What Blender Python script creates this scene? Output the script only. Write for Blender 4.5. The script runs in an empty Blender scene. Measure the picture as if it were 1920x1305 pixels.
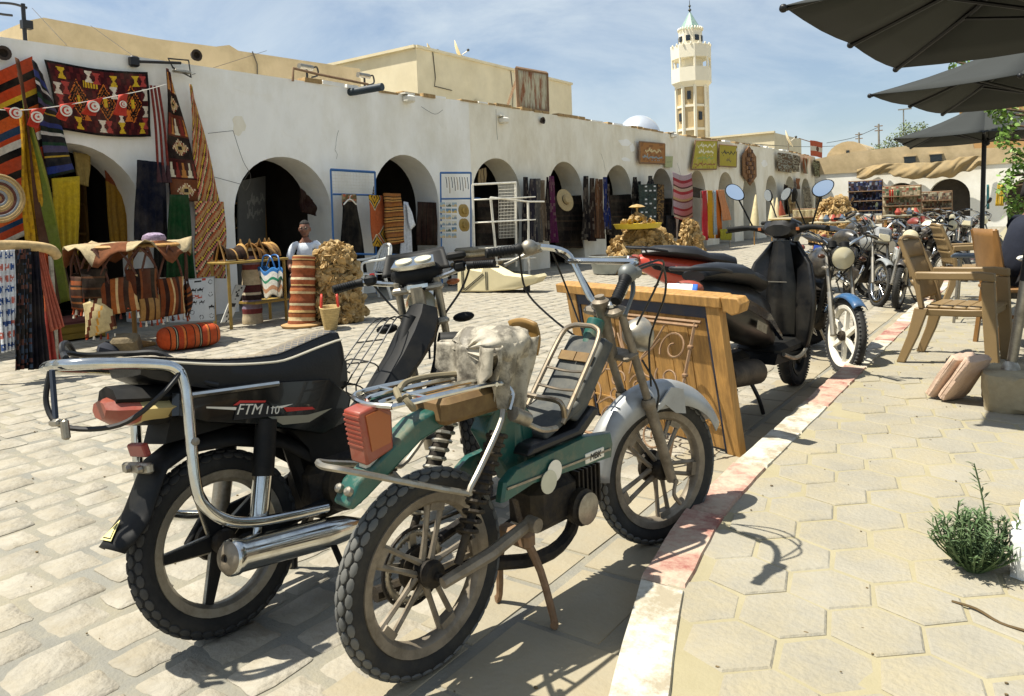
import bpy, bmesh, math, random
from mathutils import Vector, Matrix
random.seed(7)
S = bpy.context.scene
COL = S.collection
R = math.radians

# ------------------------------------------------------------------ camera
cam_d = bpy.data.cameras.new('camera')
cam = bpy.data.objects.new('camera', cam_d); COL.objects.link(cam)
cam_d.sensor_fit = 'HORIZONTAL'; cam_d.sensor_width = 36.0
cam_d.lens = 36.0 * 1400.0 / 1920.0
cam_d.clip_start = 0.05; cam_d.clip_end = 3000.0
cam_d.shift_y = -(652.5 - 469.72) / 1920.0
YAW, PITCH, ROLL = R(35.5095), R(2.5), R(2.1)
_f = Vector((-math.sin(YAW)*math.cos(PITCH), math.cos(YAW)*math.cos(PITCH), -math.sin(PITCH)))
_r = Vector((math.cos(YAW), math.sin(YAW), 0)); _u = _r.cross(_f)
_R = _r*math.cos(ROLL) - _u*math.sin(ROLL); _U = _r*math.sin(ROLL) + _u*math.cos(ROLL)
cam.matrix_world = Matrix(((_R.x,_U.x,-_f.x,0),(_R.y,_U.y,-_f.y,0),(_R.z,_U.z,-_f.z,1.25),(0,0,0,1)))
S.camera = cam

# ------------------------------------------------------------------ world, sun, exposure
SUN_D = Vector((0.36, 0.28, -1.0)).normalized()
world = bpy.data.worlds.new('World'); S.world = world; world.use_nodes = True
nt = world.node_tree; nt.nodes.clear()
wo = nt.nodes.new('ShaderNodeOutputWorld'); bg = nt.nodes.new('ShaderNodeBackground')
sky = nt.nodes.new('ShaderNodeTexSky'); sky.sky_type = 'NISHITA'; sky.sun_disc = False
sky.sun_elevation = math.asin(-SUN_D.z); sky.sun_rotation = math.atan2(-SUN_D.x, -SUN_D.y)
sky.altitude = 60; sky.air_density = 1.0; sky.dust_density = 1.2; sky.ozone_density = 1.0
bg.inputs['Strength'].default_value = 0.08
# thin streaky cirrus over the Nishita sky
tc = nt.nodes.new('ShaderNodeTexCoord'); mp = nt.nodes.new('ShaderNodeMapping')
mp.inputs['Rotation'].default_value = (0.1, 0.25, 0.5); mp.inputs['Scale'].default_value = (1.0, 1.7, 3.4)
n1 = nt.nodes.new('ShaderNodeTexNoise'); n1.inputs['Scale'].default_value = 2.1; n1.inputs['Detail'].default_value = 9; n1.inputs['Roughness'].default_value = .62; n1.inputs['Distortion'].default_value = .5
cr = nt.nodes.new('ShaderNodeValToRGB'); cr.color_ramp.elements[0].position = .36; cr.color_ramp.elements[1].position = .70; cr.color_ramp.elements[0].color = (.12, .12, .12, 1)
cr.color_ramp.elements[1].color = (.8, .8, .8, 1)
mx = nt.nodes.new('ShaderNodeMix'); mx.data_type = 'RGBA'
mx.inputs['B'].default_value = (5.9, 6.6, 7.0, 1)
nt.links.new(tc.outputs['Generated'], mp.inputs['Vector']); nt.links.new(mp.outputs['Vector'], n1.inputs['Vector'])
nt.links.new(n1.outputs['Fac'], cr.inputs['Fac']); nt.links.new(cr.outputs['Color'], mx.inputs['Factor'])
nt.links.new(sky.outputs['Color'], mx.inputs['A']); nt.links.new(mx.outputs['Result'], bg.inputs['Color'])
nt.links.new(bg.outputs['Background'], wo.inputs['Surface'])
sun_d = bpy.data.lights.new('sun', 'SUN'); sun = bpy.data.objects.new('sun', sun_d); COL.objects.link(sun)
sun_d.energy = 5.0; sun_d.angle = R(0.53); sun_d.color = (1.0, .945, .83)
sun.rotation_euler = SUN_D.to_track_quat('-Z', 'Y').to_euler(); sun.location = (-6, -5, 16)
S.view_settings.view_transform = 'Standard'; S.view_settings.look = 'None'
S.view_settings.exposure = 0.72; S.view_settings.gamma = 1.0; S.view_settings.use_curve_mapping = False
S.cycles.max_bounces = 7; S.cycles.diffuse_bounces = 4; S.cycles.glossy_bounces = 3; S.cycles.transparent_max_bounces = 6
S.cycles.use_denoising = True; S.cycles.caustics_reflective = False; S.cycles.caustics_refractive = False

# ------------------------------------------------------------------ helpers
def lin(h, k=1.0):
    h = h.lstrip('#'); o = []
    for i in (0, 2, 4):
        c = int(h[i:i+2], 16)/255.0
        o.append(min(1.0, (c/12.92 if c <= .04045 else ((c+.055)/1.055)**2.4)*k))
    return tuple(o)

MATS = {}
def mat(key, col='#808080', rough=.6, metal=0.0, var=.15, scale=6.0, bump=0.0, bscale=40.0, dirt=None, dirt_amt=.5, dirt_scale=3.0,
        coat=0.0, spec=.5, alpha=None, attr=False, emit=0, trans=0.0, stretch=None, sub=0.0, k=1.0, world=False, dlo=.42, dhi=.72, sheen=0.0):
    if key in MATS: return MATS[key]
    m = bpy.data.materials.new(key); m.use_nodes = True; t = m.node_tree
    b = t.nodes['Principled BSDF']; L = t.links.new
    c = lin(col, k) if isinstance(col, str) else col
    tcn = t.nodes.new('ShaderNodeTexCoord'); vec = tcn.outputs['Object']
    if world: vec = t.nodes.new('ShaderNodeNewGeometry').outputs['Position']
    if stretch:
        mpn = t.nodes.new('ShaderNodeMapping'); mpn.inputs['Scale'].default_value = stretch
        L(vec, mpn.inputs['Vector']); vec = mpn.outputs['Vector']
    nz = t.nodes.new('ShaderNodeTexNoise'); nz.inputs['Scale'].default_value = scale; nz.inputs['Detail'].default_value = 6; nz.inputs['Roughness'].default_value = .65
    L(vec, nz.inputs['Vector'])
    mr = t.nodes.new('ShaderNodeMapRange'); mr.inputs[1].default_value = .3; mr.inputs[2].default_value = .7
    mr.inputs[3].default_value = 1-var; mr.inputs[4].default_value = 1+var
    L(nz.outputs['Fac'], mr.inputs[0])
    hs = t.nodes.new('ShaderNodeHueSaturation')
    if attr:
        at = t.nodes.new('ShaderNodeAttribute'); at.attribute_name = 'Col'; L(at.outputs['Color'], hs.inputs['Color'])
    else:
        hs.inputs['Color'].default_value = (*c, 1)
    L(mr.outputs[0], hs.inputs['Value']); out = hs.outputs['Color']
    if dirt:
        n2 = t.nodes.new('ShaderNodeTexNoise'); n2.inputs['Scale'].default_value = dirt_scale; n2.inputs['Detail'].default_value = 8; n2.inputs['Roughness'].default_value = .7
        L(vec, n2.inputs['Vector'])
        r2 = t.nodes.new('ShaderNodeMapRange'); r2.inputs[1].default_value = dlo; r2.inputs[2].default_value = dhi; r2.inputs[3].default_value = 0; r2.inputs[4].default_value = dirt_amt
        L(n2.outputs['Fac'], r2.inputs[0])
        mm = t.nodes.new('ShaderNodeMix'); mm.data_type = 'RGBA'; mm.inputs['B'].default_value = (*(lin(dirt) if isinstance(dirt, str) else dirt), 1)
        L(out, mm.inputs['A']); L(r2.outputs[0], mm.inputs['Factor']); out = mm.outputs['Result']
        if rough < .55:
            r3 = t.nodes.new('ShaderNodeMapRange'); r3.inputs[3].default_value = rough; r3.inputs[4].default_value = min(.95, rough+.5)
            L(r2.outputs[0], r3.inputs[0]); L(r3.outputs[0], b.inputs['Roughness'])
    L(out, b.inputs['Base Color'])
    if not (dirt and rough < .55): b.inputs['Roughness'].default_value = rough
    b.inputs['Metallic'].default_value = metal
    b.inputs['Coat Weight'].default_value = coat
    b.inputs['Specular IOR Level'].default_value = spec
    if sheen: b.inputs['Sheen Weight'].default_value = sheen
    if trans: b.inputs['Transmission Weight'].default_value = trans
    if sub:
        b.inputs['Subsurface Weight'].default_value = sub; b.inputs['Subsurface Scale'].default_value = .02
    if alpha is not None: b.inputs['Alpha'].default_value = alpha
    if bump:
        n3 = t.nodes.new('ShaderNodeTexNoise'); n3.inputs['Scale'].default_value = bscale; n3.inputs['Detail'].default_value = 5
        L(vec, n3.inputs['Vector'])
        bp = t.nodes.new('ShaderNodeBump'); bp.inputs['Strength'].default_value = bump; bp.inputs['Distance'].default_value = .02
        L(n3.outputs['Fac'], bp.inputs['Height']); L(bp.outputs['Normal'], b.inputs['Normal'])
    MATS[key] = m
    return m

def V(*a): return Vector(a) if len(a) > 1 else Vector(a[0])

class MB:
    def __init__(s): s.v = []; s.f = []; s.m = []; s.c = []; s.cur = 0; s.col = None
    def add(s, vs, fs, cols=None):
        o = len(s.v); s.v += [tuple(p) for p in vs]
        for i, q in enumerate(fs):
            s.f.append(tuple(o+a for a in q)); s.m.append(s.cur); s.c.append(cols[i] if cols else s.col)
        return s
    def box(s, c, d, rot=None, tx=1.0, ty=1.0):
        """box centre c, size d; tx, ty scale the top face"""
        vs = []
        for z in (-.5, .5):
            for x, y in ((-.5, -.5), (.5, -.5), (.5, .5), (-.5, .5)):
                k = (tx, ty) if z > 0 else (1, 1)
                p = Vector((x*d[0]*k[0], y*d[1]*k[1], z*d[2]))
                if rot is not None: p = rot @ p
                vs.append(p + Vector(c))
        return s.add(vs, [(3,2,1,0),(4,5,6,7),(0,1,5,4),(1,2,6,5),(2,3,7,6),(3,0,4,7)])
    def bbox(s, c, d, rot=None, b=.01):
        """box with chamfered edges"""
        hx, hy, hz = [a/2 for a in d]; b = min(b, hx*.8, hy*.8, hz*.8); vs = []; fs = []
        def ring(z, ix, iy):
            x, y = hx-ix, hy-iy; q = []
            e = b if ix < b*.9 else b*.4
            for sx, sy, fx in ((-1,-1,0),(1,-1,1),(1,1,0),(-1,1,1)):
                a1 = (sx*(x-e), sy*y, z); a2 = (sx*x, sy*(y-e), z)
                q += [a2, a1] if fx == 0 else [a1, a2]
            return q
        rings = [ring(-hz, b, b), ring(-hz+b, 0, 0), ring(hz-b, 0, 0), ring(hz, b, b)]
        for q in rings: vs += q
        for k in range(3):
            for i in range(8):
                j = (i+1) % 8; fs.append((k*8+i, k*8+j, k*8+8+j, k*8+8+i))
        fs.append(tuple(range(7, -1, -1))); fs.append(tuple(range(24, 32)))
        vs = [(rot @ Vector(p) if rot is not None else Vector(p)) + Vector(c) for p in vs]
        return s.add(vs, fs)
    def tube(s, pts, r, n=8, closed=False, cap=True):
        pts = [Vector(p) for p in pts]; N = len(pts); rr = r if isinstance(r, (list, tuple)) else [r]*N
        vs = []; fs = []; prev = None
        for i, p in enumerate(pts):
            if closed: t = pts[(i+1) % N]-pts[i-1]
            else: t = pts[min(i+1, N-1)]-pts[max(i-1, 0)]
            if t.length < 1e-9: t = Vector((0,0,1))
            t.normalize()
            if prev is None:
                a = Vector((0,0,1)) if abs(t.z) < .9 else Vector((1,0,0))
                nrm = t.cross(a).normalized()
            else:
                nrm = prev - t*prev.dot(t)
                if nrm.length < 1e-6: nrm = t.cross(Vector((0,0,1)) if abs(t.z) < .9 else Vector((1,0,0)))
                nrm.normalize()
            prev = nrm; bn = t.cross(nrm)
            for k in range(n):
                a = 2*math.pi*k/n
                vs.append(p + (nrm*math.cos(a)+bn*math.sin(a))*rr[i])
        for i in range(N if closed else N-1):
            j = (i+1) % N
            for k in range(n):
                l = (k+1) % n; fs.append((i*n+k, i*n+l, j*n+l, j*n+k))
        if cap and not closed:
            fs.append(tuple(range(n-1, -1, -1))); fs.append(tuple((N-1)*n+k for k in range(n)))
        return s.add(vs, fs)
    def cyl(s, a, b, r, r2=None, n=14): return s.tube([a, b], [r, r if r2 is None else r2], n)
    def lathe(s, o, ax, prof, n=20, a0=0.0, a1=None):
        """prof: (radius, height along ax)"""
        o = Vector(o); ax = Vector(ax).normalized(); q = Vector((0,0,1)) if abs(ax.z) < .9 else Vector((1,0,0))
        e1 = ax.cross(q).normalized(); e2 = ax.cross(e1); vs = []; fs = []; full = a1 is None
        a1 = 2*math.pi if full else a1; K = n if full else n+1
        for r, h in prof:
            for k in range(K):
                a = a0+(a1-a0)*k/n
                vs.append(o+ax*h+(e1*math.cos(a)+e2*math.sin(a))*r)
        for i in range(len(prof)-1):
            for k in range(n):
                l = (k+1) % K if full else k+1
                fs.append((i*K+k, i*K+l, (i+1)*K+l, (i+1)*K+k))
        return s.add(vs, fs)
    def prism(s, poly, o, e1, e2, e3, d, inset=0):
        """poly in (e1,e2) at o, extruded d along e3"""
        o, e1, e2, e3 = [Vector(a) for a in (o, e1, e2, e3)]; n = len(poly)
        vs = [o+e1*a+e2*b for a, b in poly]
        if inset:
            cx = sum(a for a, b in poly)/n; cy = sum(b for a, b in poly)/n
            vs += [o+e1*a+e2*b+e3*(d-inset) for a, b in poly]
            vs += [o+e1*(a+(cx-a)*inset*4)+e2*(b+(cy-b)*inset*4)+e3*d for a, b in poly]; L = 3
        else:
            vs += [o+e1*a+e2*b+e3*d for a, b in poly]; L = 2
        fs = [tuple(range(n-1, -1, -1)), tuple(range((L-1)*n, L*n))]
        for k in range(L-1):
            for i in range(n):
                j = (i+1) % n; fs.append((k*n+i, k*n+j, (k+1)*n+j, (k+1)*n+i))
        return s.add(vs, fs)
    def ball(s, c, r, nu=14, nv=9, rot=None, v0=0.0, v1=1.0):
        r = r if isinstance(r, (tuple, list)) else (r, r, r); vs = []; fs = []
        for j in range(nv+1):
            th = math.pi*(v0+(v1-v0)*j/nv)
            for i in range(nu):
                ph = 2*math.pi*i/nu
                p = Vector((r[0]*math.sin(th)*math.cos(ph), r[1]*math.sin(th)*math.sin(ph), r[2]*math.cos(th)))
                vs.append((rot @ p if rot is not None else p)+Vector(c))
        for j in range(nv):
            for i in range(nu):
                k = (i+1) % nu; fs.append((j*nu+i, (j+1)*nu+i, (j+1)*nu+k, j*nu+k))
        return s.add(vs, fs)
    def grid(s, fn, nu, nv, colfn=None, closed=False):
        vs = []; fs = []; cs = []
        for j in range(nv+1):
            for i in range(nu+1): vs.append(fn(i/nu, j/nv))
        for j in range(nv):
            for i in range(nu):
                a = j*(nu+1)+i; fs.append((a, a+1, a+nu+2, a+nu+1))
                cs.append(colfn((i+.5)/nu, (j+.5)/nv) if colfn else None)
        return s.add(vs, fs, cs if colfn else None)
    def loft(s, rings, cap=True):
        n = len(rings[0]); vs = [p for r in rings for p in r]; fs = []
        for k in range(len(rings)-1):
            for i in range(n):
                j = (i+1) % n; fs.append((k*n+i, k*n+j, (k+1)*n+j, (k+1)*n+i))
        if cap: fs.append(tuple(range(n-1, -1, -1))); fs.append(tuple((len(rings)-1)*n+i for i in range(n)))
        return s.add(vs, fs)
    def build(s, name, mats, parent=None, smooth=True, angle=40, fixn=True, thick=0, loc=None, rot=None, bev=0):
        me = bpy.data.meshes.new(name); me.from_pydata(s.v, [], s.f)
        mats = mats if isinstance(mats, (list, tuple)) else [mats]
        for m in mats: me.materials.append(m)
        if len(mats) > 1: me.polygons.foreach_set('material_index', s.m)
        if any(c is not None for c in s.c):
            at = me.color_attributes.new('Col', 'FLOAT_COLOR', 'CORNER'); buf = []
            for p, c in zip(s.f, s.c):
                c = c or (.5, .5, .5); buf += [c[0], c[1], c[2], 1.0]*len(p)
            at.data.foreach_set('color', buf)
        if fixn:
            bm = bmesh.new(); bm.from_mesh(me); bmesh.ops.recalc_face_normals(bm, faces=bm.faces); bm.to_mesh(me); bm.free()
        if smooth:
            me.shade_smooth(); me.set_sharp_from_angle(angle=R(angle))
        me.update()
        o = bpy.data.objects.new(name, me); COL.objects.link(o)
        if parent is not None: o.parent = parent
        if loc is not None: o.location = loc
        if rot is not None: o.rotation_euler = rot
        if thick:
            md = o.modifiers.new('thickness', 'SOLIDIFY'); md.thickness = thick; md.offset = 0
        if bev:
            md = o.modifiers.new('edge', 'BEVEL'); md.width = bev; md.segments = 2; md.limit_method = 'ANGLE'; md.angle_limit = R(40)
        return o

def sm(pts, n=4, closed=False):
    """Catmull-Rom through pts"""
    P = [Vector(p) for p in pts]; N = len(P); out = []
    for i in range(N if closed else N-1):
        if closed: a, b, c, d = P[i-1], P[i], P[(i+1) % N], P[(i+2) % N]
        else: a, b, c, d = P[max(i-1, 0)], P[i], P[i+1], P[min(i+2, N-1)]
        for k in range(n):
            t = k/n; out.append(.5*((2*b)+(c-a)*t+(2*a-5*b+4*c-d)*t*t+(3*b-a-3*c+d)*t**3))
    if not closed: out.append(P[-1])
    return out

def tag(o, label, cat, group=None, kind=None):
    if label: o['label'] = label
    if cat: o['category'] = cat
    if group: o['group'] = group
    if kind: o['kind'] = kind
    return o
def thing(name, label, cat, loc=(0,0,0), rz=0.0, group=None, rot=None):
    o = bpy.data.objects.new(name, None); COL.objects.link(o); o.empty_display_size = .1
    o.location = loc; o.rotation_euler = rot if rot else (0, 0, rz)
    return tag(o, label, cat, group)
def node(name, parent, loc=(0,0,0), rot=(0,0,0)):
    o = bpy.data.objects.new(name, None); COL.objects.link(o); o.parent = parent; o.location = loc; o.rotation_euler = rot; o.empty_display_size = .05
    return o
def copy_of(o, parent, loc, rot=(0,0,0), scale=None):
    c = o.copy(); COL.objects.link(c); c.parent = parent; c.location = loc; c.rotation_euler = rot
    if scale is not None: c.scale = scale if isinstance(scale, (tuple, list)) else (scale,)*3
    return c
def structure(o): o['kind'] = 'structure'; return o
def rnd(a, b): return random.uniform(a, b)
def hsh(*a):
    x = math.sin(sum(v*w for v, w in zip(a, (12.9898, 78.233, 37.719, 9.151))))*43758.5453
    return x-math.floor(x)
def lerp(a, b, t): return a+(b-a)*t

# ------------------------------------------------------------------ shared materials
M_PLASTER = mat('white_plaster', '#f3f1ea', .9, var=.05, scale=1.6, bump=.5, bscale=7, dirt='#cfc8b2', dirt_amt=.6, dirt_scale=.9, stretch=(1, 1, .55))
M_PLASTER2 = mat('cream_plaster', '#ede7d5', .9, var=.06, scale=1.6, bump=.5, bscale=7, dirt='#c6b998', dirt_amt=.7, dirt_scale=1.1, stretch=(1, 1, .55))
M_CREAM = mat('cream_render', '#dccfae', .9, var=.07, scale=1.1, bump=.2, bscale=9, dirt='#c0b08a', dirt_amt=.5, dirt_scale=.5)
M_TAN = mat('tan_render', '#bda985', .95, var=.1, scale=1.5, bump=.35, bscale=6, dirt='#93825f', dirt_amt=.8, dirt_scale=.8)
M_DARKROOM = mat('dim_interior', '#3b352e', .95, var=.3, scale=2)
M_CHROME = mat('chrome', '#cfd0cd', .1, 1.0, var=.04, dirt='#6b6253', dirt_amt=.3, dirt_scale=14)
M_STEEL = mat('dull_steel', '#a19c90', .38, .9, var=.12, dirt='#6f6350', dirt_amt=.6, dirt_scale=18)
M_RUSTY = mat('rusty_iron', '#86694e', .8, .3, var=.25, scale=25, dirt='#94826a', dirt_amt=.6, dirt_scale=30)
M_BLACKPL = mat('black_plastic', '#0f1113', .58, 0, var=.2, spec=.22, dirt='#5d5546', dirt_amt=.13, dirt_scale=9)
M_BLACKGL = mat('black_gloss_paint', '#07090c', .16, 0, var=.1, coat=.4, dirt='#4e473c', dirt_amt=.14, dirt_scale=7)
M_RUBBER = mat('tyre_rubber', '#161718', .85, 0, var=.2, dirt='#555249', dirt_amt=.35, dirt_scale=6)
M_RUBBERD = mat('dusty_tyre_rubber', '#595a58', .88, 0, var=.18, scale=14, dirt='#77746a', dirt_amt=.5, dirt_scale=9)
M_VINYL = mat('black_vinyl', '#0d0e10', .45, 0, var=.2, scale=20, bump=.08, bscale=120)
M_CABLE = mat('cable_black', '#0c0c0d', .5)
M_ENGINE = mat('oily_engine', '#1f1b18', .65, .4, var=.5, scale=18, dirt='#4d422e', dirt_amt=.7, dirt_scale=14, bump=.2, bscale=60)
M_ALLOY = mat('dusty_alloy', '#8a8070', .5, .4, var=.15, scale=12, dirt='#574a36', dirt_amt=.8, dirt_scale=10)
M_WOVEN = mat('woven_cloth', rough=.95, var=.22, scale=26, attr=True, bump=.3, bscale=130, spec=.15, dirt='#7d705c', dirt_amt=.22, dirt_scale=3)
M_PRINT = mat('printed_board', rough=.7, var=.08, scale=9, attr=True, spec=.3)
M_WOOD = mat('pine_wood', '#ab8145', .62, 0, var=.3, scale=5, stretch=(9, 9, .8), bump=.12, bscale=10, dirt='#75582f', dirt_amt=.7, dirt_scale=3)
M_RED_LENS = mat('red_lens', '#8e3a28', .35, 0, var=.15, coat=.25, dirt='#9a6a52', dirt_amt=.7, dirt_scale=10)
M_ORANGE_LENS = mat('orange_lens', '#a8561c', .35, 0, var=.1, coat=.25, dirt='#8a5f3a', dirt_amt=.5)
M_GLASS_W = mat('lamp_glass', '#d9d0b0', .12, 0, var=.08, coat=.8, dirt='#a89767', dirt_amt=.4, dirt_scale=6)
M_MIRROR = mat('mirror_glass', '#e9eef2', .03, 1.0, var=.0)
M_BLUEPAINT = mat('blue_paint', '#1f5f9d', .4, 0, var=.12, dirt='#57708a', dirt_amt=.4)
M_WHITEMETAL = mat('white_painted_metal', '#e4e0d2', .5, 0, var=.08, dirt='#9b8466', dirt_amt=.35, dirt_scale=14)

# ================================================================== the setting: ground, plaza, pavement, kerb
XW = -9.83
M_MORTAR = mat('sandy_mortar', '#7c7a71', .95, var=.12, scale=3, bump=.3, bscale=90, dirt='#a89c7c', dirt_amt=.6, dirt_scale=1.7, world=True)
M_COBBLE = mat('worn_limestone', '#989284', .82, var=.22, scale=3.5, bump=.5, bscale=38, dirt='#867a60', dirt_amt=.6, dirt_scale=6, world=True)
M_SAND = mat('drifted_sand', '#989075', .95, var=.1, scale=5, bump=.15, bscale=120, dirt='#8f8563', dirt_amt=.6, dirt_scale=2, world=True)
M_HEX = mat('concrete_paver', '#908b7d', .88, var=.16, scale=2.6, bump=.35, bscale=60, dirt='#9b9176', dirt_amt=1.0, dirt_scale=3.6, world=True)
M_KERB_W = mat('kerb_white', '#bdb9ab', .8, var=.1, scale=9, bump=.3, bscale=30, dirt='#94897260'[:7], dirt_amt=.9, dirt_scale=7, world=True, dlo=.48, dhi=.6)
M_KERB_R = mat('kerb_faded_red', '#975d53', .85, var=.2, scale=7, bump=.3, bscale=30, dirt='#b5a490', dirt_amt=.95, dirt_scale=7, world=True, dlo=.36, dhi=.58)
M_SLAB = mat('gutter_slab', '#948c78', .85, var=.1, scale=3, bump=.2, bscale=50, dirt='#948464', dirt_amt=.6, dirt_scale=2.4, world=True)
CAMP = Vector((0, 0, 1.25))
def inview(p, m=.06):
    q = Vector(p)-CAMP; d = q.dot(_f)
    if d < .3: return False
    x = 960+1400*q.dot(_R)/d; y = 469.7-1400*q.dot(_U)/d
    return -1920*m < x < 1920*(1+m) and -1305*m < y < 1305*(1+m)

g = MB().grid(lambda u, v: (-400+800*u, -300+800*v, -.035), 8, 8).build('ground', M_MORTAR, smooth=False); structure(g)

def stone_ring(seed):
    rr = random.Random(seed); out = []; C4 = [(sx*(.5-rr.uniform(0, .07)), sy*(.5-rr.uniform(0, .07))) for sx, sy in ((-1, -1), (1, -1), (1, 1), (-1, 1))]
    for k in range(4):
        a, c = C4[k], C4[(k+1) % 4]; nx, ny = (c[1]-a[1]), -(c[0]-a[0])
        for t in (.07, .3, .52, .76, .94):
            d = rr.uniform(-.035, .02)-(.012 if t in (.07, .94) else 0); out.append((a[0]+(c[0]-a[0])*t+nx*d, a[1]+(c[1]-a[1])*t+ny*d))
    return out
def stone_mesh(ring, seed, h=.03, top=.93, tilt=.002):
    rr = random.Random(seed); n = len(ring); vs = [(x, y, -h) for x, y in ring]
    vs += [(x*.99, y*.99, -.0035) for x, y in ring]
    tx, ty = rr.uniform(-tilt, tilt), rr.uniform(-tilt, tilt)
    vs += [(x*top, y*top, rr.uniform(-.001, .001)+tx*x*2+ty*y*2) for x, y in ring]; vs.append((0, 0, rr.uniform(.0, .0015)))
    fs = []
    for k in (0, 1):
        for i in range(n):
            j = (i+1) % n; fs.append((k*n+i, k*n+j, (k+1)*n+j, (k+1)*n+i))
    for i in range(n): fs.append((2*n+i, 2*n+(i+1) % n, 3*n))
    return vs, fs
plaza = MB().grid(lambda u, v: (-14+15*u, -4+50*v, -.0045+.0012*math.sin(u*31)*math.cos(v*47)), 24, 60).build('plaza', M_MORTAR); structure(plaza)
STV = [stone_mesh(stone_ring(i), i) for i in range(12)]
spots = []
x = -9.2; ri = 0
while x < -1.62:
    w = rnd(.17, .235) if x > -6 else rnd(.2, .26); y = (-.6 if x > -5 else 1.0)+rnd(0, .2)
    while y < 40:
        l = rnd(.16, .265)*(1 if y < 14 else 1.5)
        p = (x+w/2+rnd(-.012, .012), y+l/2, 0); jn = .013*max(0, 1-(Vector(p)-CAMP).length/5.5)
        if inview(p, .55): spots.append((p, (w-rnd(.006, .02)-jn, l-rnd(.006, .022)-jn), rnd(-.05, .05), random.randrange(12), rnd(-.0025, .0025)))
        y += l
    x += w
spots.sort(key=lambda s_: (Vector(s_[0])-CAMP).length)
near = [s_ for s_ in spots if inview(s_[0], .01)][:300]; nset = set(id(s_) for s_ in near)
protos = []
for vs, fs in STV:
    b = MB().add(vs, fs); o = b.build('cobblestone', M_COBBLE, plaza, angle=60); protos.append(o)
used = set()
for p, (sx, sy), rz, k, dz in near:
    if k in used: o = copy_of(protos[k], plaza, (p[0], p[1], dz), (0, 0, rz), (sx, sy, 1))
    else: o = protos[k]; used.add(k); o.location = (p[0], p[1], dz); o.rotation_euler = (0, 0, rz); o.scale = (sx, sy, 1)
b = MB()
for s_ in spots:
    if id(s_) in nset: continue
    p, (sx, sy), rz, k, dz = s_; c, n_ = math.cos(rz), math.sin(rz); vs, fs = STV[k]
    b.add([(p[0]+c*a*sx-n_*d*sy, p[1]+n_*a*sx+c*d*sy, e+dz) for a, d, e in vs], fs)
o = b.build('cobblestones_beyond', M_COBBLE, plaza, fixn=False, angle=60); o['kind'] = 'stuff'
# smooth slabs laid along the kerb
y = .2; i = 0
def kerb_x(y):
    t = [(-1, .3), (.4, -.38), (1.2, -.68), (1.6, -.79), (2.0, -.94), (2.4, -1.03), (3.0, -1.07), (30, -1.26), (60, -1.5)]
    for (a, b_), (c, d) in zip(t, t[1:]):
        if y <= c: return b_+(d-b_)*(y-a)/(c-a)
    return -1.5
while y < 24:
    l = rnd(.27, .42)*(1 if y < 6 else 1.8)
    for lane in range(2):
        x0 = -1.60 if lane == 0 else -1.355; x1 = -1.365 if lane == 0 else min(kerb_x(y)-.1, kerb_x(y+l)-.1)
        yo = .2*lane; rr = [(x0+.006+rnd(0, .014), y+yo+.005+rnd(0, .012)), (x1-.005-rnd(0, .012), y+yo+.005+rnd(0, .012)), (x1-.005-rnd(0, .012), y+yo+l-.005-rnd(0, .012)), (x0+.006+rnd(0, .014), y+yo+l-.005-rnd(0, .012))]
        MB().prism(rr, (0, 0, -.03), (1,0,0), (0,1,0), (0,0,1), .03+rnd(-.0015, .0015), .004).build('gutter_slab', M_SLAB, plaza)
    y += l

pave = MB()
ky = [-1+.25*i for i in range(180)]
pave.add([(kerb_x(a)+.02, a, .0965) for a in ky]+[(6, a, .0965) for a in ky], [(i, len(ky)+i, len(ky)+i+1, i+1) for i in range(len(ky)-1)])
pave = pave.build('pavement', M_SAND); structure(pave)
HR = .136; HA = R(41)
def hexpts(k, seed):
    rr = random.Random(seed)
    return [(HR*k*math.cos(R(60*i))+rr.uniform(-.003, .003), HR*k*math.sin(R(60*i))+rr.uniform(-.003, .003)) for i in range(6)]
HXV = []
for i in range(6):
    ring = hexpts(.945, i); rr = random.Random(i)
    vs = [(a, c, -.03) for a, c in ring]+[(a, c, -.004) for a, c in ring]+[(a*.95, c*.95, rr.uniform(-.001, .001)) for a, c in ring]
    fs = [tuple(range(12, 18))]+[(k*6+q, k*6+(q+1) % 6, k*6+6+(q+1) % 6, k*6+6+q) for k in (0, 1) for q in range(6)]
    HXV.append((vs, fs))
hx = []
for i in range(-70, 190):
    for j in range(-90, 130):
        a = HR*1.5*i; c = HR*math.sqrt(3)*(j+.5*(i % 2))
        X_ = -.3+a*math.cos(HA)-c*math.sin(HA); Y_ = 3+a*math.sin(HA)+c*math.cos(HA)
        if Y_ < .8 or Y_ > 22 or X_ < kerb_x(Y_)+.06 or X_ > 1.6: continue
        hx.append(((X_, Y_, .1+rnd(-.003, .003)), random.randrange(6)))
hx.sort(key=lambda s_: (Vector(s_[0])-CAMP).length)
nearh = [s_ for s_ in hx if inview(s_[0], .02)][:300]; nset = set(id(s_) for s_ in nearh)
protos = [MB().add(vs, fs).build('hexagonal_paver', M_HEX, pave, angle=30) for vs, fs in HXV]; used = set()
for p, k in nearh:
    rz = HA+rnd(-.02, .02)
    if k in used: o = copy_of(protos[k], pave, p, (rnd(-.006, .006), rnd(-.006, .006), rz))
    else: o = protos[k]; used.add(k); o.location = p; o.rotation_euler = (0, 0, rz)
b = MB()
for s_ in hx:
    if id(s_) in nset: continue
    p, k = s_; c, n_ = math.cos(HA), math.sin(HA); vs, fs = HXV[k]
    b.add([(p[0]+c*a-n_*d, p[1]+n_*a+c*d, p[2]+e) for a, d, e in vs], fs)
o = b.build('hexagonal_pavers_beyond', M_HEX, pave, fixn=False, angle=30); o['kind'] = 'stuff'
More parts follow.
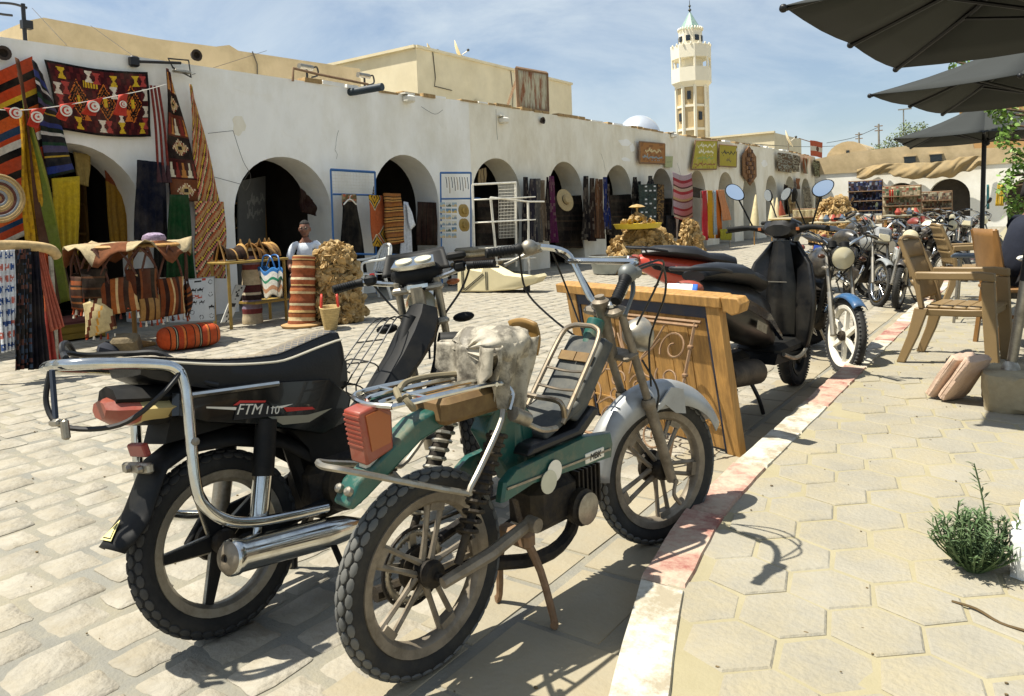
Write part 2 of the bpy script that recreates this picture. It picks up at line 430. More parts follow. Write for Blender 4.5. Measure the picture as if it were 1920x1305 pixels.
# sand drifted over the kerb-side joints: low uneven mounds
kerb = thing('kerb', None, None); kerb['kind'] = 'structure'
y = .3; i = 0
while y < 23:
    l = .6 if y < 12 else 1.2; y2 = y+l-.012
    colr = M_KERB_R if int((y+.62)/1.24) % 2 == 0 else M_KERB_W
    xa, xb = kerb_x(y), kerb_x(y2); h = .106+rnd(0, .005)
    rr = [(xa-.082+rnd(-.006, .006), y), (xa+.066, y), (xb+.066, y2), (xb-.082+rnd(-.006, .006), y2)]
    n_ = []
    for q in range(4):
        n_.append(rr[q])
        if q in (1, 3):
            a, c = rr[q], rr[(q+1) % 4]
            for t in (.2, .4, .6, .8): n_.append((a[0]+(c[0]-a[0])*t+rnd(-.004, .004), a[1]+(c[1]-a[1])*t))
    MB().prism(n_, (0, 0, -.05), (1,0,0), (0,1,0), (0,0,1), .05+h, .012).build('kerbstone', colr, kerb)
    y += l

# ================================================================== arcade of vaulted shops
AC = [(1.55, 1.8, 2.35), (4.42, 1.78, 2.36), (7.62, 1.87, 2.37), (10.41, 1.82, 2.50), (13.31, 1.82, 2.59), (16.21, 1.7, 2.61), (19.09, 1.65, 2.64), (22.08, 1.6, 2.64),
      (25.03, 1.55, 2.67), (27.93, 1.72, 2.70), (30.73, 1.75, 2.67), (33.73, 1.7, 2.72), (36.7, 1.75, 2.73), (39.6, 1.75, 2.72)]
def wtop(y):
    t = [(-6, 3.5), (3.7, 3.56), (9.6, 3.62), (12.6, 3.74), (23, 3.78), (33, 3.9), (46, 3.88)]
    for (a, b_), (c, d) in zip(t, t[1:]):
        if y <= c: return b_+(d-b_)*(y-a)/(c-a)
    return 3.88
arc = thing('arcade_building', 'long whitewashed arcade of vaulted souvenir shops', 'building', (XW, 7.6, 0))
OX, OY = XW, 7.6
b = MB(); bi = MB(); TH = .62
def wq(x, y, z): return (x-OX, y-OY, z)
yprev = -4.0
for (yc, w, zt) in AC+[(None, 0, 0)]:
    if yc is None: y0 = 41.6
    else: y0 = yc-w/2
    # plain wall between openings
    k = 4
    for i in range(k):
        a = yprev+(y0-yprev)*i/k; c = yprev+(y0-yprev)*(i+1)/k
        for q in range(5):
            f0, f1 = q/5, (q+1)/5
            b.add([wq(XW, a, wtop(a)*f0), wq(XW, c, wtop(c)*f0), wq(XW, c, wtop(c)*f1), wq(XW, a, wtop(a)*f1)], [(0, 1, 2, 3)])
    if yc is None: break
    y1 = yc+w/2; sp = zt-w/2; N = 20; pts = [(y0, 0.0), (y0, sp*.5)]
    for i in range(N+1):
        a = math.pi*(1-i/N); pts.append((yc+w/2*math.cos(a)*(1+.014*math.sin(a)*math.sin(a*3+yc)), sp+w/2*math.sin(a)*(1+.02*math.sin(a)*math.sin(a*2+yc))))
    pts += [(y1, sp*.5), (y1, 0.0)]
    for (a, za), (c, zc) in zip(pts[2:-2], pts[3:-2]):
        b.add([wq(XW, a, za), wq(XW, c, zc), wq(XW, c, wtop(c)), wq(XW, a, wtop(a))], [(0, 1, 2, 3)])
    for (a, za), (c, zc) in zip(pts, pts[1:]):   # reveal
        b.add([wq(XW, a, za), wq(XW-TH, a, za), wq(XW-TH, c, zc), wq(XW, c, zc)], [(0, 1, 2, 3)])
    yprev = y1
    # the shop room behind: party walls, ceiling, back
    ya, yb, xb, zc = yc-1.3, yc+1.3, XW-4.2, 2.9
    xf = XW-TH
    bi.add([wq(xf, ya, 0), wq(xb, ya, 0), wq(xb, yb, 0), wq(xf, yb, 0), wq(xf, ya, zc), wq(xb, ya, zc), wq(xb, yb, zc), wq(xf, yb, zc)],
           [(0, 1, 5, 4), (1, 2, 6, 5), (2, 3, 7, 6), (4, 5, 6, 7)])
    for (a, za), (c, zc2) in zip(pts[2:-2], pts[3:-2]):   # inner face of the front wall above the vault
        bi.add([wq(xf, a, za), wq(xf, c, zc2), wq(xf, c, zc), wq(xf, a, zc)], [(0, 1, 2, 3)])
    bi.add([wq(xf, ya, 0), wq(xf, y0, 0), wq(xf, y0, zc), wq(xf, ya, zc)], [(0, 1, 2, 3)])
    bi.add([wq(xf, y1, 0), wq(xf, yb, 0), wq(xf, yb, zc), wq(xf, y1, zc)], [(0, 1, 2, 3)])
wl_ = b.build('wall', [M_PLASTER, M_PLASTER2], arc, fixn=False, angle=30)
for pg in wl_.data.polygons: pg.material_index = 1 if pg.center.y > 12.4-OY else 0
bi.build('shop_room', M_DARKROOM, arc, smooth=False, fixn=False)
# parapet thickness, flat roof, crumbling coping
b = MB()
ys = [-4+.95*i for i in range(49)]
for a, c in zip(ys, ys[1:]):
    za, zc = wtop(a), wtop(c)
    b.add([wq(XW, a, za), wq(XW, c, zc), wq(XW-.3, c, zc), wq(XW-.3, a, za), wq(XW-.3, c, zc-.35), wq(XW-.3, a, za-.35), wq(XW-5, c, zc-.35), wq(XW-5, a, za-.35)], [(0, 1, 2, 3), (3, 2, 4, 5), (5, 4, 6, 7)])
b.build('roof', M_PLASTER, arc, fixn=False)
b = MB().box(wq(XW-2.5, 41.6, 1.9), (5, .2, 3.8)).box(wq(XW-4.6, 18.8, 1.9), (.2, 45, 3.4))
b.build('rear_wall', M_PLASTER, arc, smooth=False)
M_COPE = mat('crumbled_coping', '#a58a5e', .95, var=.3, scale=14, bump=.4, bscale=30, dirt='#7d5a38', dirt_amt=.7, dirt_scale=9)
y = 8.1
while y < 40:
    l = rnd(.25, .6); h = rnd(.03, .08)
    if rnd(0, 1) < .86:
        MB().prism([(-.14, 0), (.04+rnd(-.02, .02), rnd(0, .02)), (.03+rnd(-.02, .03), l), (-.16, l-rnd(0, .02))], wq(XW-.02, y, wtop(y)-.01), (1,0,0), (0,1,.013), (0,0,1), h, .012).build('coping_stone', M_COPE if hsh(y) < .75 else M_PLASTER, arc)
    y += l+rnd(.01, .04)
# plaster cracks and drain spout, bulkhead lamps, drain holes
def part(mb, name, m, **k): return mb.build(name, m, arc, **k)
p = Vector((-9.77, 9.088, 3.538)); part(MB().tube([wq(p.x-.1, p.y, p.z), wq(p.x+.06, p.y+.03, p.z), wq(p.x+.62, p.y+.12, p.z+.02)], .065, 14), 'drain_spout', mat('dark_pipe', '#1c2a33', .5))
for px, py in ((0, 0),):
    pass
for q in ((-9.77, 3.73, 3.36), (-9.77, 6.161, 3.71), (-9.77, 15.141, 3.551)):
    part(MB().lathe(wq(q[0]-.02, q[1], q[2]), (1,0,0), [(.07, 0), (.085, .05), (.05, .05), (.045, -.0), (.0, -.02)], 14), 'drain_hole', mat('drain_clay', '#3a2e26', .9))
for q in ((-9.77, 10.493, 3.56), (-9.77, 13.528, 3.415), (-9.77, 22.905, 3.725), (-9.77, 28.851, 3.553)):
    part(MB().bbox(wq(q[0]+.03, q[1], q[2]), (.18, .2, .14), b=.03).box(wq(q[0]-.02, q[1], q[2]+.1), (.16, .26, .03)), 'bulkhead_lamp', M_WHITEMETAL)
M_WIRE = mat('old_wire', '#4c463c', .8)
def wire(pts, r=.004, m=None): return part(MB().tube(sm(pts, 4), r, 5), 'wire', m or M_WIRE)
for seg in ([(-9.77, 6.699, 2.691), (-9.77, 6.836, 2.264), (-9.77, 6.961, 2.028), (-9.77, 6.874, 1.817), (-9.77, 6.815, 1.905), (-9.77, 6.946, 2.092)], [(-9.77, 6.287, 2.622), (-9.77, 6.699, 2.691)], [(-9.77, 6.293, 2.011), (-9.77, 6.769, 1.904)],
            [(-9.77, 13.284, 3.639), (-9.77, 13.278, 3.232), (-9.77, 13.301, 2.977)], [(-9.77, 10.858, 3.456), (-9.77, 11.239, 3.348), (-9.77, 11.487, 3.455)], [(-11.5, 8.668, 4.451), (-9.77, 6.088, 3.431)], [(-12, 5.001, 4.561), (-9.77, 4.436, 3.568)], [(-12.6, 6.11, 4.62), (-9.77, 5.262, 3.565)]):
    wire([wq(*q) for q in seg])
rp = random.Random(77)
for k in range(26):   # patches of later render, a few millimetres proud
    yy = rp.uniform(2.5, 34); zz = rp.uniform(2.75, 3.35) if rp.random() < .7 else rp.uniform(.4, 1.6); w_ = rp.uniform(.25, .9); h_ = rp.uniform(.12, .4)
    if zz < 2.7 and any(abs(yy-a[0]) < a[1]/2+w_*.7 for a in AC): continue
    n_ = 14; pl_ = [(w_*.5*math.cos(6.283*q/n_)*rp.uniform(.65, 1.1), h_*.5*math.sin(6.283*q/n_)*rp.uniform(.65, 1.1)) for q in range(n_)]
    MB().prism(pl_, wq(XW-.002, yy, zz), (0,1,0), (0,0,1), (1,0,0), .006).build('plaster_patch', (M_PLASTER, M_PLASTER2)[(k+(yy < 12.4)) % 2], arc, smooth=False)
for k in range(14):   # hairline cracks
    yy = rp.uniform(3, 30); z0 = rp.uniform(2.8, 3.5); pts = [(XW+.001, yy, z0)]
    for q in range(7): pts.append((XW+.001, pts[-1][1]+rp.uniform(-.05, .07), pts[-1][2]-rp.uniform(.03, .1)))
    if not any(abs(yy-a[0]) < a[1]/2+.1 and pts[-1][2] < a[2]+.1 for a in AC): MB().tube([wq(*q) for q in pts], .003, 4).build('crack', M_WIRE, arc)
# rusty conduit lying along the parapet
part(MB().tube([wq(*q) for q in ((-9.77, 7.833, 3.563), (-9.77, 7.856, 3.769), (-9.77, 8.396, 3.739), (-9.77, 9.476, 3.714))], .022, 7), 'rusty_conduit', M_RUSTY)

# upper rooms set back on the roof
o = thing('rooftop_storey', 'plain tan rooftop storey set back behind the rug stall parapet', 'building', (-13, 5.33, 0))
b = MB(); prof = [(0, 4.62), (.25, 4.72), (2.0, 4.70), (3.3, 4.76), (3.6, 4.84), (3.8, 4.76), (5.2, 4.80), (7.05, 4.86)]
for (a, za), (c, zc) in zip(prof, prof[1:]):
    b.add([(0, a, 2), (0, c, 2), (0, c, zc), (0, a, za), (-6, a, za), (-6, c, zc), (-6, a, 2), (-6, c, 2)], [(0, 1, 2, 3), (3, 2, 5, 4), (4, 5, 7, 6)])
b.add([(0, 0, 2), (-6, 0, 2), (-6, 0, 4.62), (0, 0, 4.62)], [(0, 1, 2, 3)]); b.add([(0, 7.05, 2), (-6, 7.05, 2), (-6, 7.05, 4.86), (0, 7.05, 4.86)], [(0, 1, 2, 3)])
b.build('wall', M_TAN, o, smooth=False)
MB().tube([(.03, 4.1, 4.79), (.03, 4.2, 4.55), (.03, 4.15, 3.6)], .012, 5).build('crack_wire', M_WIRE, o)

# pale two-storey block behind
o = thing('flat_roofed_block', 'pale cream flat-roofed block behind the arcade with small windows', 'building', (-22, 24.27, 0))
b = MB(); b.box((-8.5, 6.5, 4.36), (17, 13, 8.72)); b.build('wall', M_CREAM, o, smooth=False)
MB().box((-.06, 6.5, 8.78), (.3, 13.05, .12)).box((-8.5, -.02, 8.78), (17, .26, .12)).build('parapet', M_CREAM, o, smooth=False)
M_SHUT = mat('grey_shutter', '#8d8a7c', .7, var=.1); M_DGLASS = mat('dark_glass', '#1b2226', .15, spec=.6)
for y_, z_, w_, h_ in ((1.6, 5.6, 1.5, .9), (4.35, 6.3, .62, 1.0), (9.8, 6.0, 1.5, 1.0), (12.0, 5.7, .9, 1.1), (7.4, 5.5, .8, 1.0)):
    w = MB().box((.01, y_, z_), (.08, w_, h_)).build('window', M_SHUT, o, smooth=False)
    MB().box((.03, y_-w_*.18, z_), (.08, w_*.36, h_*.7)).build('pane', M_DGLASS, w, smooth=False)
    MB().box((.06, y_, z_+h_/2+.08), (.2, w_+.2, .06)).build('lintel', M_CREAM, w, smooth=False)
for y_, z_ in ((1.05, 7.2), (7.0, 6.6)): MB().tube([(.03, y_, 8.7), (.04, y_+.1, 7.6), (.05, y_, z_), (.05, y_+1.2, z_-.05)], .02, 5).build('cable', M_WIRE, o)
def dish(loc, r, label, az=0.6):
    t = thing('satellite_dish', label, 'satellite dish', loc, az, 'rooftop satellite dishes')
    MB().lathe((0, 0, r*1.1), (.9, 0, .35), [(.01, -.12*r), (r*.5, -.06*r), (r, .12*r), (r*.98, .15*r), (r*.5, -.03*r), (.01, -.09*r)], 22).build('reflector', M_CREAM, t)
    MB().tube([(0, 0, -.1), (0, 0, r*1.05)], .04, 8).tube([(0, 0, r*.7), (r*.8, 0, r*1.25)], .02, 6).build('mount', M_STEEL, t)
    MB().ball((r*.8, 0, r*1.27), .07).build('receiver', mat('dark_lnb', '#33322e', .6), t)
dish((-23.2, 28.6, 8.7), .62, 'larger cream satellite dish on the flat-roofed block'); dish((-23.6, 27.0, 8.7), .45, 'smaller half hidden dish on the flat-roofed block', .5)
dish((-11.293, 42, 4.42), .5, 'pale dish on the low roof near the striped flag', .2)

# minaret
mn = thing('minaret', 'tall pale octagonal minaret with green conical cap', 'tower', (-24.9, 62.7, 0))
M_MIN = mat('minaret_cream', '#ece4cd', .85, var=.05, scale=.6); M_MINT = mat('minaret_tan_panel', '#c4ad82', .9, var=.12, scale=2)
def octp(r, z, a0=22.5+10): return [(r*math.cos(R(a0+45*i)), r*math.sin(R(a0+45*i)), z) for i in range(8)]
MB().loft([octp(1.28, 0), octp(1.26, 12.1)]).build('shaft', M_MINT, mn, smooth=False)
for i in range(8):
    a = octp(1.33, 0)[i]; MB().tube([a, (a[0], a[1], 12.1)], .15, 4).build('corner_pier', M_MIN, mn, smooth=False)
for z in (8.3, 10.3, 12.0): MB().loft([octp(1.36, z-.1), octp(1.36, z+.1)]).build('string_course', M_MIN, mn, smooth=False)
MB().loft([octp(1.3, 11.9), octp(1.72, 12.35), octp(1.72, 13.55), octp(1.55, 13.56)]).build('gallery_base', M_MIN, mn, smooth=False)
for i in range(8):
    a = octp(1.62, 0)[i]; MB().tube([(a[0], a[1], 13.5), (a[0], a[1], 14.45)], .1, 6).build('gallery_post', M_MIN, mn)
MB().loft([octp(.95, 13.4), octp(.95, 14.5)]).build('gallery_core', M_MIN, mn, smooth=False)
MB().loft([octp(1.72, 14.38), octp(1.74, 15.45), octp(1.55, 15.5), octp(1.55, 15.2)]).build('gallery_parapet', M_MIN, mn, smooth=False)
MB().loft([octp(1.03, 15.0), octp(1.0, 16.85)]).build('lantern', M_MIN, mn, smooth=False)
for i in range(24):
    a = R(15*i); MB().ball((1.02*math.cos(a), 1.02*math.sin(a), 16.95), (.1, .1, .16), 6, 4).build('merlon', M_MIN, mn)
for i in range(16):
    a = R(22.5*i); MB().ball((1.66*math.cos(a), 1.66*math.sin(a), 15.5), (.1, .1, .14), 6, 4).build('merlon', M_MIN, mn)
for i in range(8):
    a = R(10+45*i+45); c, s_ = math.cos(a), math.sin(a)
    MB().box((c*.97, s_*.97, 16.1), (.14, .36, .46), Matrix.Rotation(a, 3, 'Z')).build('lantern_window', M_DGLASS, mn, smooth=False)
    z = (9.4, 11.2)[i % 2]; MB().box((c*1.2, s_*1.2, z), (.14, .3, .7), Matrix.Rotation(a, 3, 'Z')).build('slit_window', M_DGLASS, mn, smooth=False)
MB().loft([octp(.95, 16.8), octp(.8, 17.2), octp(.05, 18.5)]).build('cap', mat('green_tiles', '#86a095', .5, var=.2, scale=6), mn, smooth=False)
MB().lathe((0, 0, 18.4), (0,0,1), [(.06, 0), (.06, .15), (.16, .25), (.05, .38), (.04, .5), (.12, .6), (.03, .72), (.02, 1.1)], 10).build('finial', mat('dark_bronze', '#3a3a30', .5, .6), mn)
# silver dome
o = thing('silver_dome', 'shiny silver dome behind the arcade beside the minaret', 'dome', (-24.3, 50.7, 0))
MB().ball((0, 0, 6.75), (1.6, 1.6, 1.7), 36, 12, v1=.55).build('shell', mat('silver_paint', '#d6dbe0', .3, .55, var=.04), o)
MB().lathe((0, 0, 0), (0,0,1), [(1.55, 0), (1.55, 6.75)], 24).build('drum', M_CREAM, o)
# long low prayer hall roof right of minaret
o = thing('low_hall', 'long low cream hall wall beside the minaret base', 'building', (-22, 58, 0))
hl_, hr_ = (-22.643, 60, 7.633), (-17.173, 60, 6.572)
MB().box(((hl_[0]+hr_[0])/2+22, 6, hr_[2]/2+.3), (hr_[0]-hl_[0], 8, hr_[2]+.6)).build('wall', M_CREAM, o, smooth=False)
MB().box(((hl_[0]+hr_[0])/2+22, 1.97, hr_[2]+.65), (hr_[0]-hl_[0]+.1, .3, .14)).build('parapet', M_CREAM, o, smooth=False)

# ================================================================== far end building with draped sacking
fb = thing('end_building', 'low building with white arches and tan upper wall across the far end', 'building', (-9.8, 42, 0))
def fp(p): return (p[0]+9.8, p[1]-42, p[2])
M_WHITE2 = mat('bright_whitewash', '#e8e6dd', .9, var=.04, scale=1, dirt='#c9c3b0', dirt_amt=.5, dirt_scale=1.2)
b = MB(); bi = MB(); yp = -2.4; FA = [(3.95, 1.7, 2.3), (6.05, 1.75, 2.38), (9.2, 1.6, 2.2), (12.2, 1.6, 2.2)]
for xc, w, zt in FA+[(None, 0, 0)]:
    x0 = 15 if xc is None else xc-w/2
    b.add([(yp, 0, 0), (x0, 0, 0), (x0, 0, 3.1), (yp, 0, 3.1)], [(0, 1, 2, 3)])
    if xc is None: break
    sp = zt-w/2; pts = [(x0, 0)]+[(xc+w/2*math.cos(math.pi*(1-i/14)), sp+w/2*math.sin(math.pi*(1-i/14))) for i in range(15)]+[(xc+w/2, 0)]
    for (a, za), (c, zc) in zip(pts[1:-1], pts[2:-1]): b.add([(a, 0, za), (c, 0, zc), (c, 0, 3.1), (a, 0, 3.1)], [(0, 1, 2, 3)])
    for (a, za), (c, zc) in zip(pts, pts[1:]): b.add([(a, 0, za), (a, .6, za), (c, .6, zc), (c, 0, zc)], [(0, 1, 2, 3)])
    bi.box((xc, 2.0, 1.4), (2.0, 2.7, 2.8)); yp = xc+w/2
b.build('ground_floor_wall', M_WHITE2, fb, fixn=False, angle=30)
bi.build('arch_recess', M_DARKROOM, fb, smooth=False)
b = MB(); prof = [(-2.4, 3.75), (0, 3.8), (1.8, 4.02), (4, 4.1), (7.0, 4.3), (7.1, 3.75), (10, 3.6), (15, 3.6)]
for (a, za), (c, zc) in zip(prof, prof[1:]):
    b.add([(a, -.06, 2.95), (c, -.06, 2.95), (c, -.06, zc), (a, -.06, za), (a, .4, za), (c, .4, zc)], [(0, 1, 2, 3), (3, 2, 5, 4)])
b.build('upper_wall', M_TAN, fb, smooth=False)
for q in ((-5.412, 41.9, 3.4), (-4.276, 41.9, 3.419)):
    c = fp(q); w = MB().box((c[0], -.07, c[2]), (.5, .1, .34)).build('window', M_DGLASS, fb, smooth=False)
    MB().box((c[0], -.1, c[2]+.2), (.62, .1, .05)).build('lintel', M_TAN, w, smooth=False)
MB().box((6, 4, 3.0), (18, 7, .1)).build('roof', M_TAN, fb, smooth=False)
o = thing('tan_tower_block', 'tall plain tan block rising behind the far end building', 'building', (1.5, 52, 0))
MB().box((0, 0, 3.2), (10.5, 8, 6.4)).build('wall', mat('ochre_render', '#a8875a', .95, var=.06, scale=.6), o, smooth=False)
MB().box((0, -3.98, 6.42), (10.6, .2, .1)).build('parapet', M_TAN, o, smooth=False)
q = (-9.071, 46, 4.207)
o = thing('vaulted_roof', 'low rounded tan vault roof behind the end of the arcade', 'building', (q[0], 46, 0))
MB().lathe((0, 0, q[2]-.55), (0,1,0), [(1.25, 0), (1.25, 4)], 24).box((0, 2, (q[2]-.55)/2), (2.6, 4, q[2]-.55)).build('vault', M_TAN, o)
MB().lathe((0, -.02, q[2]-.55), (0,-1,0), [(1.25, 0), (.01, .01)], 24).build('end_wall', M_TAN, o)
MB().box((0, -.05, q[2]+.1), (.16, .08, .16)).build('vent', M_DGLASS, o, smooth=False)
# sacking draped along the front
M_SACK = mat('tan_sacking', '#8c7b5b', .95, var=.2, scale=3, bump=.3, bscale=30, dirt='#9a7b45', dirt_amt=.5, dirt_scale=1.5)
def vn(t, seed):
    i = math.floor(t); f_ = t-i; f_ = f_*f_*(3-2*f_); return lerp(hsh(i, seed), hsh(i+1, seed), f_)
def sack(u, v):
    x = 2.0+u*5.6; top = 3.02+.25*vn(u*6, 1)+.12*vn(u*17, 2); drop = .25+.55*vn(u*7, 3)+.22*vn(u*19, 4)
    z = top-v*drop
    return (x-9.8, 42-.12-.22*math.sin(v*2.6)-.34*vn(u*11+v*2.5, 5)-.16*vn(u*23+v*4, 6), z+.05*vn(u*21, 8))
tag(MB().grid(sack, 160, 16).build('sacking_awning', M_SACK, thick=.02), 'crumpled tan sacking draped above the far white arches', 'awning')

# utility poles and wires behind
for k, (p, hh, lb) in enumerate((((-11.063, 60, 5.163), 6.6, 'shorter grey utility pole behind the far roofs'), ((-9.088, 56, 5.162), 6.7, 'taller grey utility pole beside the far tree'))):
    t = thing('utility_pole', lb, 'pole', (p[0], p[1], 0), 0, 'utility poles behind the roofs')
    MB().tube([(0, 0, 0), (0, 0, hh)], [.09, .06], 8).build('shaft', mat('pole_grey', '#8a8578', .9), t)
    for z in (hh-.15, hh-.45): MB().box((0, 0, z), (.5, .06, .06)).build('crossarm', M_RUSTY, t, smooth=False)
p = (-9.464, 70, 9.07)
t = thing('lamp_mast', 'thin street lamp mast behind the far tree', 'lamp post', (p[0], p[1], 0))
MB().tube([(0, 0, 0), (0, 0, p[2])], .05, 7).build('mast', M_STEEL, t); MB().box((.1, 0, p[2]), (1.0, .2, .08)).build('lamp_head', M_STEEL, t, smooth=False)
def span_wire(pts, label):
    tag(MB().tube(sm(pts, 6), .018, 5).build('overhead_wire', mat('black_wire', '#23221f', .8)), label, 'wire', 'overhead wires')
span_wire([(-19.784, 60, 6.593), (-15.253, 60, 5.91), (-11.056, 60, 5.671)], 'thin overhead wire running from the hall roof to the shorter pole')
span_wire([(-12.426, 56, 5.707), (-11.066, 58, 6.088), (-9.069, 56, 6.492)], 'thin overhead wire rising to the taller utility pole')

# ================================================================== motorbikes. local frame: x forward, y left, z up, origin at the rear tyre contact
def tyre_mesh(b, Rr, w, rim, n=56, tread=0, nb=46):
    """tyre round the y axis, centre 0"""
    prof = []
    for i in range(13):
        a = math.pi*(i/12); prof.append((Rr-w*.62+w*.62*math.sin(a)**.9, -w/2*math.cos(a)*(1.0 if 0 < i < 12 else .86)))
    prof = [(rim-.006, -w*.3)]+prof+[(rim-.006, w*.3)]
    b.lathe((0, 0, 0), (0, 1, 0), prof, n)
    b.cur = 1
    if tread:
        for row, (ph, off) in enumerate(((-52, 0), (-20, .5), (12, 0), (42, .5))):
            for k in range(nb):
                th = 2*math.pi*(k+off)/nb; c, s_ = math.cos(th), math.sin(th); p = R(ph+5)
                rr = Rr-w*.62+w*.62*math.cos(p); yy = w/2*math.sin(p)
                nrm = Vector((c*math.cos(p), math.sin(p), s_*math.cos(p))); t1 = Vector((-s_, 0, c)); t2 = nrm.cross(t1)
                o = Vector((c*rr, yy, s_*rr)); hr = math.pi*Rr/nb*.9; hw = w*.145; vs = []
                for kk, hh in ((1.0, -.003), (1.0, .0035), (.8, .005)):
                    for q in range(8):
                        a = math.pi*(q+.5)/4; vs.append(o+nrm*hh+t1*(hr*kk*math.cos(a)*1.03)+t2*(hw*kk*math.sin(a)*1.03))
                fs = [tuple(range(16, 24))]+[(m*8+q, m*8+(q+1) % 8, m*8+8+(q+1) % 8, m*8+8+q) for m in (0, 1) for q in range(8)]
                b.add(vs, fs)
WHEELS = {}
M_RUBBERB = mat('tyre_groove_rubber', '#232322', .85, 0, var=.2, dirt='#4d483c', dirt_amt=.6, dirt_scale=9)
M_TREADK = mat('worn_black_tread', '#2a2b2c', .8, 0, var=.2, dirt='#585650', dirt_amt=.5, dirt_scale=9)
def wheel(parent, kind, loc, steer=0.0, roll=0.0, name='wheel', cl=None):
    """Empty wheel with tyre, rim and hub below it"""
    w = node(name, parent, loc, (0, roll, steer))
    if kind not in WHEELS:
        spec = dict(moped=(.28, .066, .217), ftm=(.275, .074, .212), white=(.29, .07, .225), wire=(.29, .06, .235), dark=(.285, .075, .215), scoot=(.215, .095, .135))[kind]
        Rr, tw, rim = spec; bt = MB(); tyre_mesh(bt, Rr, tw, rim, tread=1 if kind in ('moped', 'ftm') else 0, nb=44)
        if kind not in ('moped', 'ftm'):
            for k in range(60):
                th = 2*math.pi*k/60
                for sd in (-1, 1):
                    p = R(38)*sd; rr = Rr-tw*.62+tw*.62*math.cos(p); bt.box((math.cos(th)*rr, tw/2*math.sin(p), math.sin(th)*rr), (.008, tw*.3, .012), Matrix.Rotation(-th, 3, 'Y'))
        br = MB(); bs = MB()
        br.lathe((0, 0, 0), (0, 1, 0), [(rim-.02, -tw*.36), (rim+.004, -tw*.42), (rim+.006, -tw*.3), (rim-.012, -tw*.2), (rim-.022, 0), (rim-.012, tw*.2), (rim+.006, tw*.3), (rim+.004, tw*.42), (rim-.02, tw*.36), (rim-.03, tw*.2), (rim-.032, 0), (rim-.03, -tw*.2), (rim-.02, -tw*.36)], 48)
        hubr = .034
        if kind == 'moped':
            for k in range(5):
                a = R(72*k+90); d = Vector((math.cos(a), 0, math.sin(a))); t = Vector((-math.sin(a), 0, math.cos(a)))
                for sd in (-1, 1):
                    br.tube([d*.03+t*.016*sd, d*.09+t*.019*sd, d*(rim-.028)+t*.026*sd], [.0105, .008, .009], 6)
                br.box(d*(rim-.035), (.03, .03, .05), Matrix.Rotation(-a, 3, 'Y'))
        elif kind in ('ftm', 'dark'):
            for k in range(5):
                a = R(72*k+54); d = Vector((math.cos(a), 0, math.sin(a))); t = Vector((-math.sin(a), 0, math.cos(a)))
                for sd in (-1, 1):
                    br.tube([d*.03+t*.024*sd, d*(rim-.028)+t*.012*sd], [.006, .005], 5)
                bs.prism([(.03, -.022), (rim-.028, -.012), (rim-.028, .012), (.03, .022)], (0, -.012, 0), d, t, (0, 1, 0), .024)
        elif kind == 'white':
            for k in range(6):
                a = R(60*k+30); d = Vector((math.cos(a), 0, math.sin(a))); t = Vector((-math.sin(a), 0, math.cos(a)))
                br.prism([(.03, -.02), (rim-.026, -.012), (rim-.026, .012), (.03, .02)], (0, -.014, 0), d, t, (0, 1, 0), .028)
        elif kind == 'scoot':
            for k in range(3):
                a = R(120*k+20); d = Vector((math.cos(a), 0, math.sin(a))); t = Vector((-math.sin(a), 0, math.cos(a)))
                bs.prism([(.03, -.03), (rim-.02, -.045), (rim-.02, .045), (.03, .03)], (0, -.015, 0), d, t, (0, 1, 0), .03)
        else:
            for k in range(36):
                a = R(10*k); d = Vector((math.cos(a), 0, math.sin(a))); sd = 1 if k % 2 else -1; a2 = a+R(28)*(1 if k % 4 < 2 else -1)
                br.tube([Vector((math.cos(a2)*.03, sd*.025, math.sin(a2)*.03)), d*(rim-.02)], .0016, 4, cap=False)
        bh = MB().lathe((0, 0, 0), (0, 1, 0), [(.0, -.07), (.012, -.07), (.012, -.05), (hubr, -.045), (hubr*1.15, -.03), (hubr, -.01), (hubr, .02), (.06, .024), (.062, .04), (.02, .045), (.012, .07), (0, .07)], 20)
        WHEELS[kind] = (bt, br, bs, bh)
    bt, br, bs, bh = WHEELS[kind]
    rubber = {'moped': M_RUBBERD, 'white': M_RUBBERD}.get(kind, M_RUBBER)
    rimm = {'moped': M_ALLOY, 'ftm': M_STEEL, 'dark': M_STEEL, 'white': M_WHITEMETAL, 'wire': M_CHROME, 'scoot': M_BLACKPL}[kind]
    key = kind+'_mesh'
    if key not in WHEELS:
        t = bt.build('tyre', [M_RUBBERB if kind == 'moped' else M_RUBBER, rubber if kind != 'ftm' else M_TREADK], w, angle=50); r_ = br.build('rim', rimm, w); h = bh.build('hub', M_ENGINE, w)
        sp = bs.build('spokes', M_BLACKPL, w) if bs.v else None
        WHEELS[key] = (t, r_, h, sp)
    else:
        for q in WHEELS[key]:
            if q is not None: copy_of(q, w, (0, 0, 0))
    return w
def spring(b, p0, p1, r, turns, wr=.005, n=7):
    p0, p1 = Vector(p0), Vector(p1); ax = (p1-p0).normalized(); q = Vector((0, 1, 0)); e1 = ax.cross(q).normalized(); e2 = ax.cross(e1); N = int(turns*n)
    b.tube([p0.lerp(p1, i/N)+(e1*math.cos(2*math.pi*i/n)+e2*math.sin(2*math.pi*i/n))*r for i in range(N+1)], wr, 5)
def bike_root(name, label, loc, heading, lean=0.0, cat='motorbike', group='parked motorbikes and scooters'):
    hx_, hy_ = heading; a = math.atan2(hy_, hx_)
    t = thing(name, label, cat, loc, a, group)
    # rotation order XYZ: lean about local x first, then heading about z
    t.rotation_euler = (-R(lean), 0, a)
    return t
